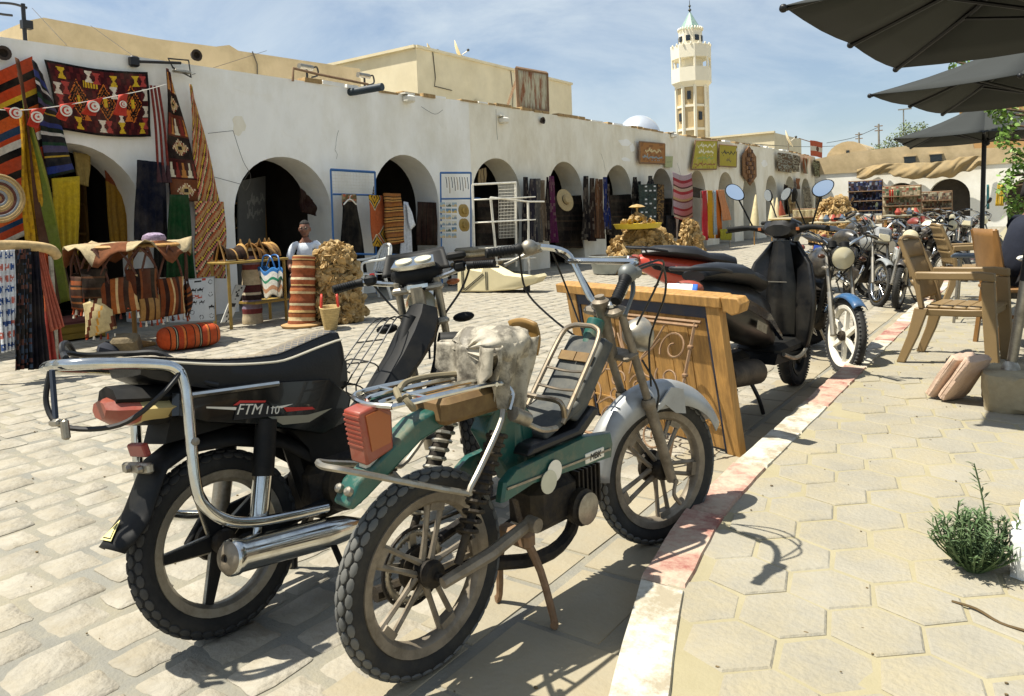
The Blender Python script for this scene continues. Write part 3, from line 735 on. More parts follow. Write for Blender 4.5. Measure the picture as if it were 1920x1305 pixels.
def text(name, body, parent, loc, size, mat_, rot, shear=0.0, ext=.0006, align='CENTER'):
    c = bpy.data.curves.new(name, 'FONT'); c.body = body; c.size = size; c.extrude = ext; c.shear = shear; c.align_x = align; c.align_y = 'CENTER'
    tmp = bpy.data.objects.new(name, c); COL.objects.link(tmp); dg = bpy.context.evaluated_depsgraph_get(); dg.update()
    me = bpy.data.meshes.new_from_object(tmp.evaluated_get(dg)); bpy.data.objects.remove(tmp); me.materials.clear(); me.materials.append(mat_)
    o = bpy.data.objects.new(name, me); COL.objects.link(o); o.parent = parent; o.location = loc; o.rotation_euler = rot
    return o
FACE_R = (R(90), 0, 0)          # lettering on a right-hand side panel (faces -y, reads forward)
M_GREEN = mat('teal_paint', '#1a4f45', .36, 0, var=.25, scale=9, coat=.2, dirt='#6b6a54', dirt_amt=.8, dirt_scale=11, dlo=.5, dhi=.66)
M_SILVERP = mat('silver_paint_mudguard', '#a2a5a6', .38, .35, var=.06, dirt='#7e776a', dirt_amt=.4, dirt_scale=7)
M_GREYMAT = mat('grey_rubber_mat', '#3b3f40', .8, 0, var=.15, dirt='#8c8674', dirt_amt=.4, dirt_scale=8)
M_SPRING = mat('spring_steel', '#b8b4a6', .35, .8, var=.15, dirt='#57504a', dirt_amt=.5, dirt_scale=20)
M_STICK = mat('white_sticker', '#e4dfcf', .6); M_YELSTICK = mat('yellow_sticker', '#e6d98f', .6); M_REDST = mat('red_sticker', '#c0332a', .5); M_DARKST = mat('black_sticker', '#111111', .5)
M_TOOL = mat('worn_brown_case', '#6b5230', .8, 0, var=.3, dirt='#9c8453', dirt_amt=.5, dirt_scale=9)

# ------------------------------------------------------------------ the green moped
mp_ = bike_root('moped', 'dusty green moped with camouflage saddle cover beside the kerb', (-1.404, 1.496, 0), (.139, .99))
wheel(mp_, 'moped', (0, 0, .28), 0, .25, 'rear_wheel'); STE = R(6)
# frame
b = MB()
b.tube(sm([(.82, 0, .88), (.74, 0, .74), (.60, 0, .56), (.50, 0, .47), (.36, 0, .45)], 4), .032, 10)
b.tube([(.37, 0, .46), (.36, 0, .62), (.345, 0, .72)], [.045, .04, .03], 10)
b.prism([(.22, .62), (.28, .71), (.37, .70), (.42, .64), (.44, .46), (.33, .44)], (0, -.035, 0), (1,0,0), (0,0,1), (0,1,0), .07)
b.build('frame', M_GREEN, mp_, bev=.006)
b = MB()     # straight pressed-steel tail
b.prism([(-.262, .548), (-.23, .60), (-.03, .715), (.12, .745), (.30, .715), (.30, .66), (.10, .685), (-.02, .655), (-.20, .555), (-.245, .535)], (0, -.034, 0), (1,0,0), (0,0,1), (0,1,0), .068)
b.build('tail_section', M_GREEN, mp_, bev=.008)
lp = MB(); lp.prism([(-.20, .635), (-.218, .775), (-.165, .785), (-.115, .76), (-.115, .66)], (0, -.036, 0), (1,0,0), (0,0,1), (0,1,0), .072)
tl = lp.build('tail_light', M_RED_LENS, mp_, bev=.006)
for k in range(7): MB().box((-.2165+k*.0019, 0, .762-.013*k), (.006, .068, .005), Matrix.Rotation(-.13, 3, 'Y')).build('lens_rib', M_RED_LENS, tl)
MB().prism([(-.185, .67), (-.20, .765), (-.16, .772), (-.125, .75), (-.125, .68)], (0, -.0395, 0), (1,0,0), (0,0,1), (0,1,0), .004).build('side_lens', M_ORANGE_LENS, tl)
MB().bbox((-.165, 0, .625), (.05, .045, .05), b=.008).build('lamp_bracket', M_STICK, tl)
for y_ in (-.02, .02): MB().lathe((-.243, y_, .578), (-.8, 0, .55), [(.012, 0), (.012, .012), (.006, .018), (0, .018)], 8).build('tail_bolt', M_STEEL, mp_)
b = MB()     # luggage rack
for y_ in (-.105, -.035, .035, .105):
    b.tube(sm([(-.15, y_*.8, .785), (-.10, y_, .79), (.16, y_, .785), (.25, y_*.9, .77)], 3), .0075, 7)
b.tube(sm([(-.15, -.085, .785), (-.175, 0, .785), (-.15, .085, .785)], 4), .008, 7)
b.tube([(.2, -.11, .779), (.2, .11, .779)], .007, 7); b.tube([(-.05, -.105, .79), (-.05, .105, .79)], .006, 7)
b.tube(sm([(.25, -.095, .77), (.262, -.11, .74), (.235, -.12, .70)], 4), .008, 7)
b.build('luggage_rack', M_CHROME, mp_)
b = MB()     # low stay loop
b.tube(sm([(.215, -.115, .705), (.185, -.125, .66), (.06, -.135, .53), (.03, -.13, .523), (-.24, -.062, .635), (-.29, -.045, .655), (-.305, 0, .657), (-.29, .045, .655), (-.24, .062, .635), (-.02, .125, .56), (.06, .135, .55), (.2, .12, .69)], 4), .0085, 7)
b.build('rack_stay', M_STEEL, mp_)
MB().bbox((.15, -.0, .725), (.24, .15, .075), b=.015).build('tool_case', M_TOOL, mp_)
b = MB(); b.tube(sm([(-.13, -.09, .8), (-.11, -.05, .815), (-.08, -.02, .803), (0, .05, .802), (.1, .06, .8), (.2, .02, .795)], 5), .009, 7)
b.tube(sm([(-.12, -.1, .80), (-.11, -.115, .78), (-.1, -.1, .775), (-.1, -.085, .80)], 4, True), .009, 7); b.build('elastic_strap', mat('strap_khaki', '#7a7058', .9), mp_)
for s_, y_ in (('right', -.105), ('left', .105)):
    b = MB(); b.cyl((.20, y_, .64), (.115, y_, .49), .024, .024); b.cyl((.115, y_, .49), (.03, y_, .32), .012)
    sh = b.build('shock_absorber', M_ENGINE, mp_)
    b = MB(); spring(b, (.20, y_, .64), (.06, y_, .385), .027, 11, .0062); b.build('spring', M_SPRING if y_ > 0 else M_ENGINE, sh)
# swing arm, chain ring, pedals
MB().tube([(-.01, -.085, .275), (.16, -.10, .30), (.325, -.10, .335)], [.016, .02, .018], 8).lathe((.325, -.115, .335), (0,1,0), [(0, -.02), (.022, -.02), (.024, .02), (0, .02)], 12).build('swing_arm', M_ALLOY, mp_)
MB().tube([(-.01, .085, .275), (.325, .10, .335)], .017, 8).build('swing_arm', M_ENGINE, mp_)
b = MB()
NT = 40; ring = []
for i in range(NT*2):
    a = math.pi*i/NT; r_ = .098 if i % 2 else .106; ring.append((r_*math.cos(a), r_*math.sin(a)))
vs = [(x_, .048, z_+.28) for x_, z_ in ring]+[(x_*.8, .048, z_*.8+.28) for x_, z_ in ring]; n = len(ring)
b.add(vs, [(i, (i+1) % n, n+(i+1) % n, n+i) for i in range(n)])
for k in range(5):
    a = R(72*k+20); b.box((.06*math.cos(a), .048, .28+.06*math.sin(a)), (.07, .006, .02), Matrix.Rotation(-a, 3, 'Y'))
b.build('sprocket', M_STEEL, mp_, thick=.005)
ch = []
for i in range(26):
    a = R(70+ (250)*i/25)
    ch.append((.108*math.cos(a), .048, .28+.108*math.sin(a)))
path = [(.42, .048, .375)]+ch+[(.42, .048, .29)]
MB().tube(path, .0055, 5).build('chain', M_ENGINE, mp_)
b = MB(); b.bbox((.50, -.0, .335), (.22, .15, .16), b=.03); b.cyl((.40, 0, .33), (.68, 0, .34), .055); 
for k in range(6): b.box((.60+.022*k, 0, .345), (.008, .15, .13))
b.lathe((.59, -.09, .30), (0,-1,0), [(.058, -.02), (.06, .01), (.045, .02), (.045, .012), (.02, .015), (0, .022)], 20)
b.tube(sm([(.66, .0, .29), (.6, -.03, .2), (.42, -.05, .18), (.2, .06, .2), (-.1, .1, .22)], 4), .022, 8)
b.build('engine', M_ENGINE, mp_, angle=35)
MB().lathe((.59, -.112, .30), (0,-1,0), [(.05, 0), (.052, .006), (.02, .012), (0, .012)], 22).build('pulley', M_STEEL, mp_)
# side covers
for y_, sg in ((-.085, -1), (.085, 1)):
    b = MB(); poly = [(.20, .435), (.33, .455), (.735, .432), (.745, .475), (.735, .515), (.60, .535), (.26, .515), (.215, .49)]
    b.prism(poly, (0, y_, 0), (1,0,0), (0,0,1), (0, sg, 0), .028, .008)
    cv = b.build('side_cover', M_GREEN, mp_, angle=30)
    MB().box((.47, y_+sg*.030, .468), (.5, .006, .007), Matrix.Rotation(.02, 3, 'Y')).build('trim_strip', M_STEEL, cv)
    if sg < 0:
        MB().lathe((.395, y_-.036, .445), (0,-1,0), [(0, 0), (.036, 0), (.036, .0025), (0, .003)], 22).build('round_sticker', mat('pale_sticker', '#c9c6ae', .6), cv)
        MB().lathe((.425, y_-.035, .47), (0,-1,0), [(0, 0), (.034, 0), (.034, .0015), (0, .002)], 22).build('round_sticker', M_STICK, cv)
        MB().bbox((.635, y_-.029, .463), (.10, .006, .034), b=.006).build('name_plate', M_STICK, cv)
        text('lettering', 'MBK', cv, (.635, y_-.0335, .463), .03, M_DARKST, (R(90), 0, 0), .2)
b = MB()      # step-through floor
b.prism([(.33, .53), (.60, .535), (.70, .60), (.66, .62), (.57, .565), (.35, .56)], (0, -.1, 0), (1,0,0), (0,0,1), (0,1,0), .2)
b.build('floorboard', M_VINYL, mp_, bev=.01)
b = MB(); b.prism([(.555, .60), (.615, .565), (.815, .80), (.765, .83)], (0, -.078, 0), (1,0,0), (0,0,1), (0,1,0), .156)
b.box((.52, 0, .60), (.2, .17, .03), Matrix.Rotation(-.35, 3, 'Y'))
lg = b.build('leg_panel', M_GREYMAT, mp_, bev=.008)
Lx = Vector((.2, 0, .232)).normalized(); o0 = Vector((.565, 0, .61))
def lp_(t, y_, h=.03): return o0+Lx*t+Vector((-.74, 0, .66))*h+Vector((0, y_, 0))
b = MB(); b.tube(sm([lp_(-.05, -.085), lp_(.1, -.085), lp_(.27, -.08), lp_(.31, -.05), lp_(.315, 0), lp_(.31, .05), lp_(.27, .08), lp_(.1, .085), lp_(-.05, .085)], 4), .009, 8)
for t in (.07, .14): b.tube(sm([lp_(t, -.085), lp_(t, 0, .018), lp_(t, .085)], 4), .005, 6)
b.tube(sm([lp_(-.03, -.085), lp_(0.0, -.08, .075), lp_(0.0, 0, .085), lp_(0.0, .08, .075), lp_(-.03, .085)], 4), .009, 8)
b.build('front_rack', mat('aged_chrome', '#9c8f7b', .3, .9, var=.2, dirt='#5d4a35', dirt_amt=.6, dirt_scale=16), mp_)
b = MB()
for y_ in (-.036, .036): b.box(tuple(lp_(.205, y_, .006)), (.035, .068, .006), Matrix.Rotation(-math.atan2(.232, .2), 3, 'Y'))
b.build('luggage_clip', M_TOOL, mp_)
# headstock, fork, mudguard
dirf = Vector((.17, 0, -.60)).normalized(); hs = Vector((.855, 0, .905))
b = MB(); b.tube([hs+dirf*(-.03), hs+dirf*.19], .024, 12); b.lathe(tuple(hs-dirf*.03), tuple(-dirf), [(.03, -.01), (.032, .01), (.018, .02), (.018, .03), (0, .03)], 12)
b.build('headstock', M_ALLOY, mp_)
fe_ = node('front_end', mp_, (.93, 0, 0), (0, 0, R(-16)))
_n0 = set(bpy.data.objects)
b = MB()
for y_ in (-.075, .075):
    p0 = hs+Vector((.045, y_, -.005)); p1 = Vector((1.115, y_, .255))
    b.tube([p0, p0.lerp(p1, .55)], .0155, 10); b.tube([p0.lerp(p1, .52), p0.lerp(p1, .56), p0.lerp(p1, 1.0)], [.021, .022, .02], 10)
    b.lathe(tuple(p0.lerp(p1, .5)), tuple(dirf), [(.02, 0), (.026, .01), (.026, .03), (.02, .04)], 12)
b.bbox(tuple(hs+Vector((.03, 0, 0))), (.07, .19, .03), Matrix.Rotation(-.27, 3, 'Y'), .01); b.bbox(tuple(hs+Vector((.03, 0, 0))+dirf*.17), (.07, .19, .025), Matrix.Rotation(-.27, 3, 'Y'), .01)
b.tube([(1.115, -.1, .255), (1.115, .1, .255)], .01, 8); b.tube(sm([(1.115, -.095, .255), (1.10, -.1, .21), (1.13, -.1, .17)], 3), .008, 6)
b.build('fork', M_ALLOY, fe_)
b = MB(); N = 26
def guard(u, v):
    a = R(176-u*152); rr = .325+.012*math.sin(math.pi*v); yy = (v-.5)*.12; dz = -.05*abs(2*v-1)**3-(.05*max(0, .35-abs(u-.56))*2 if abs(2*v-1) > .9 else 0)
    return (1.11+(rr+dz)*math.cos(a), yy, .28+(rr+dz)*math.sin(a))
b.grid(guard, N, 8); b.build('front_mudguard', M_SILVERP, fe_, thick=.004)
for y_ in (-.066, .066): MB().prism([(1.02, .50), (1.13, .60), (1.19, .585), (1.20, .49), (1.15, .50), (1.10, .54)], (0, y_-.003, 0), (1,0,0), (0,0,1), (0,1,0), .006).build('mudguard_bracket', M_SILVERP, fe_)
hl = node('headlight', fe_, (1.04, 0, .80), (0, 0, 0))
MB().lathe((0, 0, 0), (1, 0, -.05), [(.0, -.06), (.032, -.056), (.054, -.032), (.062, 0), (.066, .012), (.062, .02)], 24).build('shell', M_STEEL, hl)
MB().lathe((0, 0, 0), (1, 0, -.05), [(.061, .018), (.04, .032), (.0, .038)], 24).build('lens', M_GLASS_W, hl)
for o in set(bpy.data.objects)-_n0:
    if o.parent == fe_: o.location.x -= .93
wheel(fe_, 'moped', (1.11-.93, 0, .28), 0, .5, 'front_wheel')
# handlebar, levers, cables
b = MB(); bl = [(.60, .30, 1.128), (.68, .255, 1.135), (.77, .21, 1.14), (.845, .15, 1.115), (.855, .11, 1.05), (.86, .06, .955), (.865, .03, .925)]
br_ = [(.55, -.285, 1.0), (.60, -.275, 1.035), (.68, -.245, 1.08), (.77, -.205, 1.085), (.84, -.14, 1.05), (.86, -.08, .96), (.865, -.03, .925)]
b.tube(sm(bl, 4), .0115, 8); b.tube(sm(br_, 4), .0115, 8); b.tube([(.848, .135, 1.085), (.79, -.195, 1.09)], .011, 8)
b.bbox((.868, 0, .925), (.05, .1, .03), None, .01); b.build('handlebar', M_CHROME, mp_)
for nm, P0, P1, c_ in (('g', (.585, .308, 1.126), (.70, .243, 1.137), 1), ('g', (.535, -.289, .99), (.62, -.268, 1.05), -1)):
    b = MB(); P0, P1 = Vector(P0), Vector(P1); b.tube([P0.lerp(P1, t) for t in (0, .05, .1, .85, .9, 1.0)], [.016, .019, .0165, .0165, .021, .021], 10)
    for k in range(7): b.lathe(tuple(P0.lerp(P1, .15+.1*k)), tuple(P1-P0), [(.016, 0), (.0182, .004), (.016, .008)], 10)
    b.build('grip', M_BLACKPL, mp_)
    q = P1.lerp(P0, -.25); b = MB(); b.ball(tuple(q), (.035, .03, .03), 12, 8); b.bbox(tuple(q+Vector((.02, .0, .0))), (.06, .05, .035), None, .01)
    d = (P0-P1).normalized(); b.tube(sm([q+Vector((.045, -.02*c_, -.01)), q+Vector((.055, 0, -.025))+d*.06, q+Vector((.045, 0, -.05))+d*.13], 4), [.008]*5+[.006]*3+[.008], 7)
    b.build('lever_mount', M_STEEL if c_ > 0 else mat('weathered_grey', '#6d706d', .5, .4), mp_)
b = MB()
for pts in ([(.80, .16, 1.12), (.93, .17, 1.05), (.97, .1, .90), (.93, .05, .80), (.85, .04, .66)], [(.80, .18, 1.12), (.9, .2, .98), (.90, .14, .84), (.86, .05, .72)],
            [(.68, -.24, 1.07), (.86, -.25, 1.09), (.95, -.17, 1.0), (.95, -.08, .85)], [(.68, -.24, 1.06), (.80, -.28, 1.08), (.92, -.22, .97), (.97, -.12, .80), (1.0, -.1, .62)],
            [(.70, .25, 1.12), (.76, .28, .98), (.80, .2, .88), (.83, .05, .78)], [(.97, -.085, .72), (1.03, -.11, .6), (1.03, -.1, .5), (1.10, -.09, .33)]):
    b.tube(sm(pts, 5), .004, 6)
b.build('control_cables', M_CABLE, mp_)
# saddle under a camouflage cover with hanging ears
M_CAMO = mat('camouflage_cover', '#a59d8b', .6, 0, var=.25, scale=16, dirt='#4a4438', dirt_amt=.8, dirt_scale=13, dlo=.46, dhi=.58, bump=.35, bscale=16)
def sad(u, v):
    a = 2*math.pi*u; prof = (1-abs(2*v-1)**3.2)**.5 if 0 < v < 1 else .02
    wy = lerp(.125, .078, v**1.4)*prof; hz = lerp(.062, .05, v)*prof; c_, s_ = math.cos(a), math.sin(a)
    c_ = math.copysign(abs(c_)**.75, c_); s_ = math.copysign(abs(s_)**.8, s_)
    return (.185+.245*v+.005*math.sin(9*a), wy*c_*(1+.025*math.sin(5*a+v*9)), .868+hz*s_+.004*math.sin(3*a+v*17)+.003*math.sin(v*27+a))
cvv = MB().grid(sad, 44, 26).build('saddle', M_CAMO, mp_)
def flap(u, v, sg, x0, x1, dp, tip):
    x_ = lerp(x0, x1, u)+tip*v; e = dp*(.45+.55*math.sin(math.pi*u)**.7)
    return (x_, sg*(lerp(.118, .07, (lerp(x0, x1, u)-.185)/.245)+.012*math.sin(v*4+u*9)+.014*math.sin(u*17)*v-.03*v*v), .885-v*e)
for sg, x0, x1, dp, tp in ((-1, .19, .30, .2, .01), (-1, .29, .425, .23, -.015), (1, .19, .31, .2, 0), (1, .29, .42, .19, .02)):
    MB().grid(lambda u, v: flap(u, v, sg, x0, x1, dp, tp), 16, 14).build('cover_flap', M_CAMO, cvv, thick=.004)
def fback(u, v): return (.188-.012*math.sin(u*14)-.012*v, lerp(-.115, .115, u), .885-v*.15*(.5+.5*math.sin(math.pi*u)))
MB().grid(fback, 14, 8).build('cover_flap', M_CAMO, cvv, thick=.004)
MB().grid(lambda u, v: (.432+.015*math.sin(math.pi*v), lerp(-.06, .06, u), .92-v*.10+.012*math.sin(math.pi*u)), 8, 6).build('saddle_nose', mat('tan_vinyl', '#8a6b39', .5), cvv, thick=.008)
b = MB(); b.tube([(.36, 0, .70), (.335, 0, .86)], .016, 8); b.bbox((.31, 0, .80), (.06, .09, .07), None, .01); b.build('seat_post', M_ENGINE, mp_)
# centre stand
b = MB()
for y_ in (-.13, .10): b.tube(sm([(.36, y_*.35, .265), (.37, y_*.75, .17), (.385, y_, .03), (.375, y_*1.08, .012)], 3), [.015, .014, .013, .012, .012, .012, .011, .012, .013, .013], 8)
b.bbox((.36, -.01, .26), (.05, .13, .05), None, .01); b.build('centre_stand', M_RUSTY, mp_)
MB().tube([(.30, -.13, .66), (.24, -.13, .69)], .022, 10).tube(sm([(.28, -.13, .66), (.36, -.13, .615), (.44, -.12, .60)], 3), .009, 7).build('kick_lever', M_STEEL, mp_)

# ------------------------------------------------------------------ the black FTM 110
ft = bike_root('motorcycle', 'black small motorcycle with quilted seat and chrome rear guard', (-2.07, 1.32, 0), (.05, .999), 9)
wheel(ft, 'ftm', (0, 0, .275), 0, .35, 'rear_wheel'); FST = R(38)
wheel(ft, 'ftm', (1.26, .03, .275), FST, .1, 'front_wheel')
# seat: dished black saddle with pale piping and quilted top
def seat_sec(t):
    s0 = lerp(-.215, .545, t)
    zt = .888-.035*math.sin(math.pi*min(1, t*1.05))-.055*t+(.034*math.sin(math.pi*(t-.6)/.8) if t > .6 else 0)
    wd = lerp(.125, .082, t**1.5)*(1 if t > .04 else .85); zb = lerp(.835, .66, min(1, t*1.5)**.8)
    return s0, zt, wd, zb
b = MB(); rings = []; NS = 26
for i in range(NS+1):
    t = i/NS; s0, zt, wd, zb = seat_sec(t); k = 1.0
    if t > .93: k = math.sqrt(max(.04, 1-((t-.93)/.07)**2)); wd *= .5+.5*k; zt -= (1-k)*.05
    ring = []
    for (yy, zz) in ((-.9, 0), (-1.0, .45), (-1.0, .8), (-.88, .95), (-.5, 1.0), (0, 1.02), (.5, 1.0), (.88, .95), (1.0, .8), (1.0, .45), (.9, 0), (.5, -.05), (-.5, -.05)):
        ring.append((s0, yy*wd, lerp(zb, zt, zz)))
    rings.append(ring)
b.loft(rings); se = b.build('seat', M_VINYL, ft)
b = MB()
for sg in (-1, 1): b.tube([(seat_sec(i/NS)[0], sg*seat_sec(i/NS)[2]*1.0, lerp(seat_sec(i/NS)[3], seat_sec(i/NS)[1], .8)) for i in range(NS)], .0045, 6)
s0, zt, wd, zb = seat_sec(0); b.tube([(s0-.002, -wd, lerp(zb, zt, .8)), (s0-.008, 0, lerp(zb, zt, .85)), (s0-.002, wd, lerp(zb, zt, .8))], .0045, 6)
b.build('piping', mat('pale_piping', '#cfc8b4', .6), se)
b = MB()
def seat_top(t, y_):
    s0, zt, wd, zb = seat_sec(t); q = y_
    return (s0, q*wd, lerp(zb, zt, 1.025-.075*abs(q)**2.2)+.0015)
for k in range(-12, 40):
    for dr in (-1, 1):
        pts = []
        for j in range(13):
            y_ = -.88+1.76*j/12; t = k/26+dr*y_*.11
            if .02 < t < .93: pts.append(seat_top(t, y_))
        if len(pts) > 2: b.tube(pts, .0016, 4, cap=False)
b.build('quilt_stitching', mat('tan_thread', '#8f8470', .9), se)
MB().grid(lambda u, v: tuple(Vector(seat_top(lerp(.02, .92, u), lerp(-.9, .9, v)))-Vector((0, 0, .001))), 40, 8).build('seat_top', mat('grey_vinyl', '#4a4b4d', .62, var=.25, scale=30, dirt='#7c7568', dirt_amt=.3), se, thick=.002)
MB().bbox((.47, -.0, .70), (.14, .15, .11), Matrix.Rotation(.1, 3, 'Y'), .02).build('under_seat_cover', M_BLACKPL, ft)
MB().box((.49, -.078, .715), (.07, .004, .075), Matrix.Rotation(.1, 3, 'Y')).build('plate_label', mat('faded_label', '#3c3a33', .6), ft)
# side panels, frame
M_PANEL = M_BLACKGL
for sg in (-1, 1):
    y_ = sg*.085; poly = [(-.14, .765), (-.02, .735), (.18, .735), (.42, .70), (.50, .62), (.46, .535), (.36, .52), (.24, .565), (.10, .615), (-.06, .66), (-.15, .70)]
    b = MB(); b.prism(poly, (0, y_, 0), (1,0,0), (0,0,1), (0, sg, 0), .04, .012); pn = b.build('side_panel', M_PANEL, ft, angle=25)
    if sg < 0:
        yy = y_-.0415
        MB().prism([(-.05, .705), (.16, .655), (.25, .648), (.16, .64), (-.05, .70)], (0, yy, 0), (1,0,0), (0,0,1), (0,-1,0), .0015).build('stripe_decal', M_STICK, pn)
        MB().prism([(.15, .628), (.30, .60), (.40, .60), (.30, .575), (.20, .59)], (0, yy, 0), (1,0,0), (0,0,1), (0,-1,0), .0012).build('stripe_decal', mat('beige_decal', '#8f8a76', .5), pn)
        MB().prism([(.035, .69), (.06, .70), (.15, .68), (.145, .675), (.06, .692), (.05, .687)], (0, yy-.002, 0), (1,0,0), (0,0,1), (0,-1,0), .0012).build('stripe_decal', M_REDST, pn)
        MB().prism([(.21, .645), (.32, .622), (.33, .612), (.22, .628)], (0, yy, 0), (1,0,0), (0,0,1), (0,-1,0), .0016).build('stripe_decal', M_REDST, pn)
        MB().prism([(.03, .645), (.05, .69), (.15, .672), (.165, .652), (.2, .645), (.19, .625), (.12, .632)], (0, yy-.0004, 0), (1,0,0), (0,0,1), (0,-1,0), .0016).build('badge_ground', M_DARKST, pn)
        rt = (R(90), R(12), 0)
        text('lettering', 'FTM', pn, (.085, yy-.0030, .665), .047, M_STICK, rt, .3, .001); text('lettering', '110', pn, (.165, yy-.0030, .645), .036, M_STICK, rt, .15, .001)
b = MB(); b.bbox((.05, 0, .70), (.52, .15, .09), Matrix.Rotation(.12, 3, 'Y'), .02); b.tube(sm([(.3, 0, .62), (.42, 0, .5), (.6, 0, .46), (.78, 0, .6), (.95, 0, .86)], 4), .035, 10)
b.tube([(.3, 0, .5), (.34, 0, .3)], .03, 8); b.prism([(.22, .62), (.48, .62), (.56, .46), (.50, .30), (.36, .28), (.33, .48)], (0, -.06, 0), (1,0,0), (0,0,1), (0,1,0), .12); b.prism([(-.16, .62), (-.12, .72), (.2, .72), (.3, .6), (.1, .625)], (0, -.07, 0), (1,0,0), (0,0,1), (0,1,0), .14); b.build('frame', M_BLACKPL, ft)
# engine
b = MB(); b.bbox((.44, 0, .33), (.26, .2, .2), None, .04); b.cyl((.5, 0, .34), (.74, 0, .37), .06, .055)
for k in range(7): b.box((.57+.024*k, 0, .352+.003*k), (.008, .15, .14))
b.lathe((.42, -.1, .33), (0,-1,0), [(.09, 0), (.085, .03), (.04, .035), (0, .035)], 22); b.build('engine', M_ENGINE, ft, angle=35)
b = MB(); b.tube(sm([(.70, 0, .31), (.74, -.05, .2), (.62, -.12, .16), (.40, -.145, .19), (.33, -.15, .20)], 5), .017, 10); b.build('exhaust_pipe', M_STEEL, ft)
b = MB(); p0 = Vector((-.085, -.19, .270)); p1 = Vector((.47, -.12, .178)); ax = (p1-p0)
b.lathe(tuple(p0), tuple(ax), [(.046, .006), (.052, .010), (.053, .016), (.053, .03), (.049, .04), (.05, .36), (.044, .46), (.024, .54), (.018, .57)], 26)
b.build('silencer', M_CHROME, ft, angle=50)
MB().lathe(tuple(p0), tuple(ax), [(.047, .006), (.04, -.004), (.022, -.009), (.014, -.009), (.013, .01)], 24).build('silencer_cap', M_ALLOY, ft)
MB().lathe(tuple(p0), tuple(ax), [(.0135, -.0), (0, -.0)], 14).build('silencer_outlet', M_CABLE, ft)
b = MB(); 
for sg in (-1, 1): b.tube(sm([(.36, sg*.03, .25), (.34, sg*.11, .14), (.345, sg*.15, .045)], 3), .011, 7)
b.build('main_stand', M_BLACKPL, ft)
MB().tube(sm([(.40, .08, .22), (.38, .16, .1), (.36, .22, .02)], 3), .012, 8).bbox((.36, .225, .012), (.05, .03, .014), None, .004).build('side_stand', M_STEEL, ft)
for sg in (-1, 1):
    b = MB(); b.cyl((.115, sg*.115, .47), (.112, sg*.115, .46), .026); b.cyl((.115, sg*.115, .47), (.07, sg*.118, .31), .031, .029); b.cyl((.075, sg*.118, .325), (.055, sg*.118, .27), .014)
    b.build('shock_absorber', M_CHROME if sg < 0 else M_STEEL, ft)
    MB().cyl((.15, sg*.115, .62), (.11, sg*.116, .45), .034).build('shock_shroud', M_BLACKPL, ft)
    MB().tube([(.36, sg*.1, .29), (.02, sg*.1, .275)], .02, 8).build('swing_arm', M_BLACKPL, ft)
b = MB(); b.prism([(.0, .34), (.3, .37), (.42, .40), (.42, .30), (.3, .26), (.0, .21), (-.06, .275)], (0, .09, 0), (1,0,0), (0,0,1), (0,1,0), .03); b.build('chain_case', M_BLACKPL, ft, bev=.008)
# rear mudguard with flap
def mg(u, v):
    pts = [(.33, .50), (.22, .575), (.06, .615), (-.09, .62), (-.175, .58), (-.215, .51), (-.255, .445), (-.335, .375)]
    t = u*(len(pts)-1); i = min(int(t), len(pts)-2); f_ = t-i; a = Vector(pts[i]).lerp(Vector(pts[i+1]), f_)
    wd = lerp(.075, .085, u)*(1 if u < .97 else .8); k = abs(2*v-1)**3
    return (a.x+.05*k*max(0, u-.45), (v-.5)*2*wd, a.y-(.075*(1-u) if u < .75 else .02)*k)
MB().grid(mg, 44, 10).build('rear_mudguard', M_BLACKPL, ft, thick=.006)
d = Vector((-.08, 0, -.075)).normalized(); nn = Vector((-.68, 0, .73)).normalized(); tri = Vector((-.30, 0, .409))+nn*.006
MB().prism([(-.033, -.03), (.033, -.03), (0, .032)], tri, (0,-1,0), tuple(-d), tuple(nn), .001).build('warning_triangle', M_YELSTICK, ft)
MB().prism([(-.025, -.025), (.025, -.025), (0, .023)], tri+nn*.0008, (0,-1,0), tuple(-d), tuple(nn), .001).build('warning_triangle', M_DARKST, ft)
MB().prism([(-.02, -.022), (.02, -.022), (0, .016)], tri+nn*.0016, (0,-1,0), tuple(-d), tuple(nn), .001).build('warning_triangle', M_YELSTICK, ft)
MB().bbox((-.205, 0, .615), (.02, .1, .04), Matrix.Rotation(-.2, 3, 'Y'), .004).build('reflector', mat('dull_red_reflector', '#8e3a31', .4), ft)
# tail light
b = MB(); rings = []
for s0, wd, h0, h1 in ((-.30, .045, .725, .78), (-.275, .07, .705, .785), (-.22, .10, .69, .78), (-.15, .122, .685, .765), (-.08, .12, .695, .755)):
    rings.append([(s0, wd*math.cos(R(45*k)), lerp(h0, h1, .5+.5*math.sin(R(45*k)))) for k in range(8)])
b.loft(rings[:3]); tl = b.build('tail_light', M_RED_LENS, ft)
MB().loft(rings[2:]).build('indicator_lens', mat('cream_lens', '#c7b47c', .35, coat=.3, dirt='#8a7a4e', dirt_amt=.5), tl)
MB().loft([[(p[0], p[1]*.9, p[2]+.032) for p in rr] for rr in rings[1:]]).build('tail_cowl', M_BLACKPL, tl)
MB().bbox((-.215, 0, .565), (.02, .17, .03), None, .005).lathe((-.226, -.045, .565), (-1,0,0), [(.012, 0), (.01, .012), (0, .014)], 8).lathe((-.226, .03, .565), (-1,0,0), [(.012, 0), (.01, .012), (0, .014)], 8).build('plate_bracket', M_STEEL, ft)
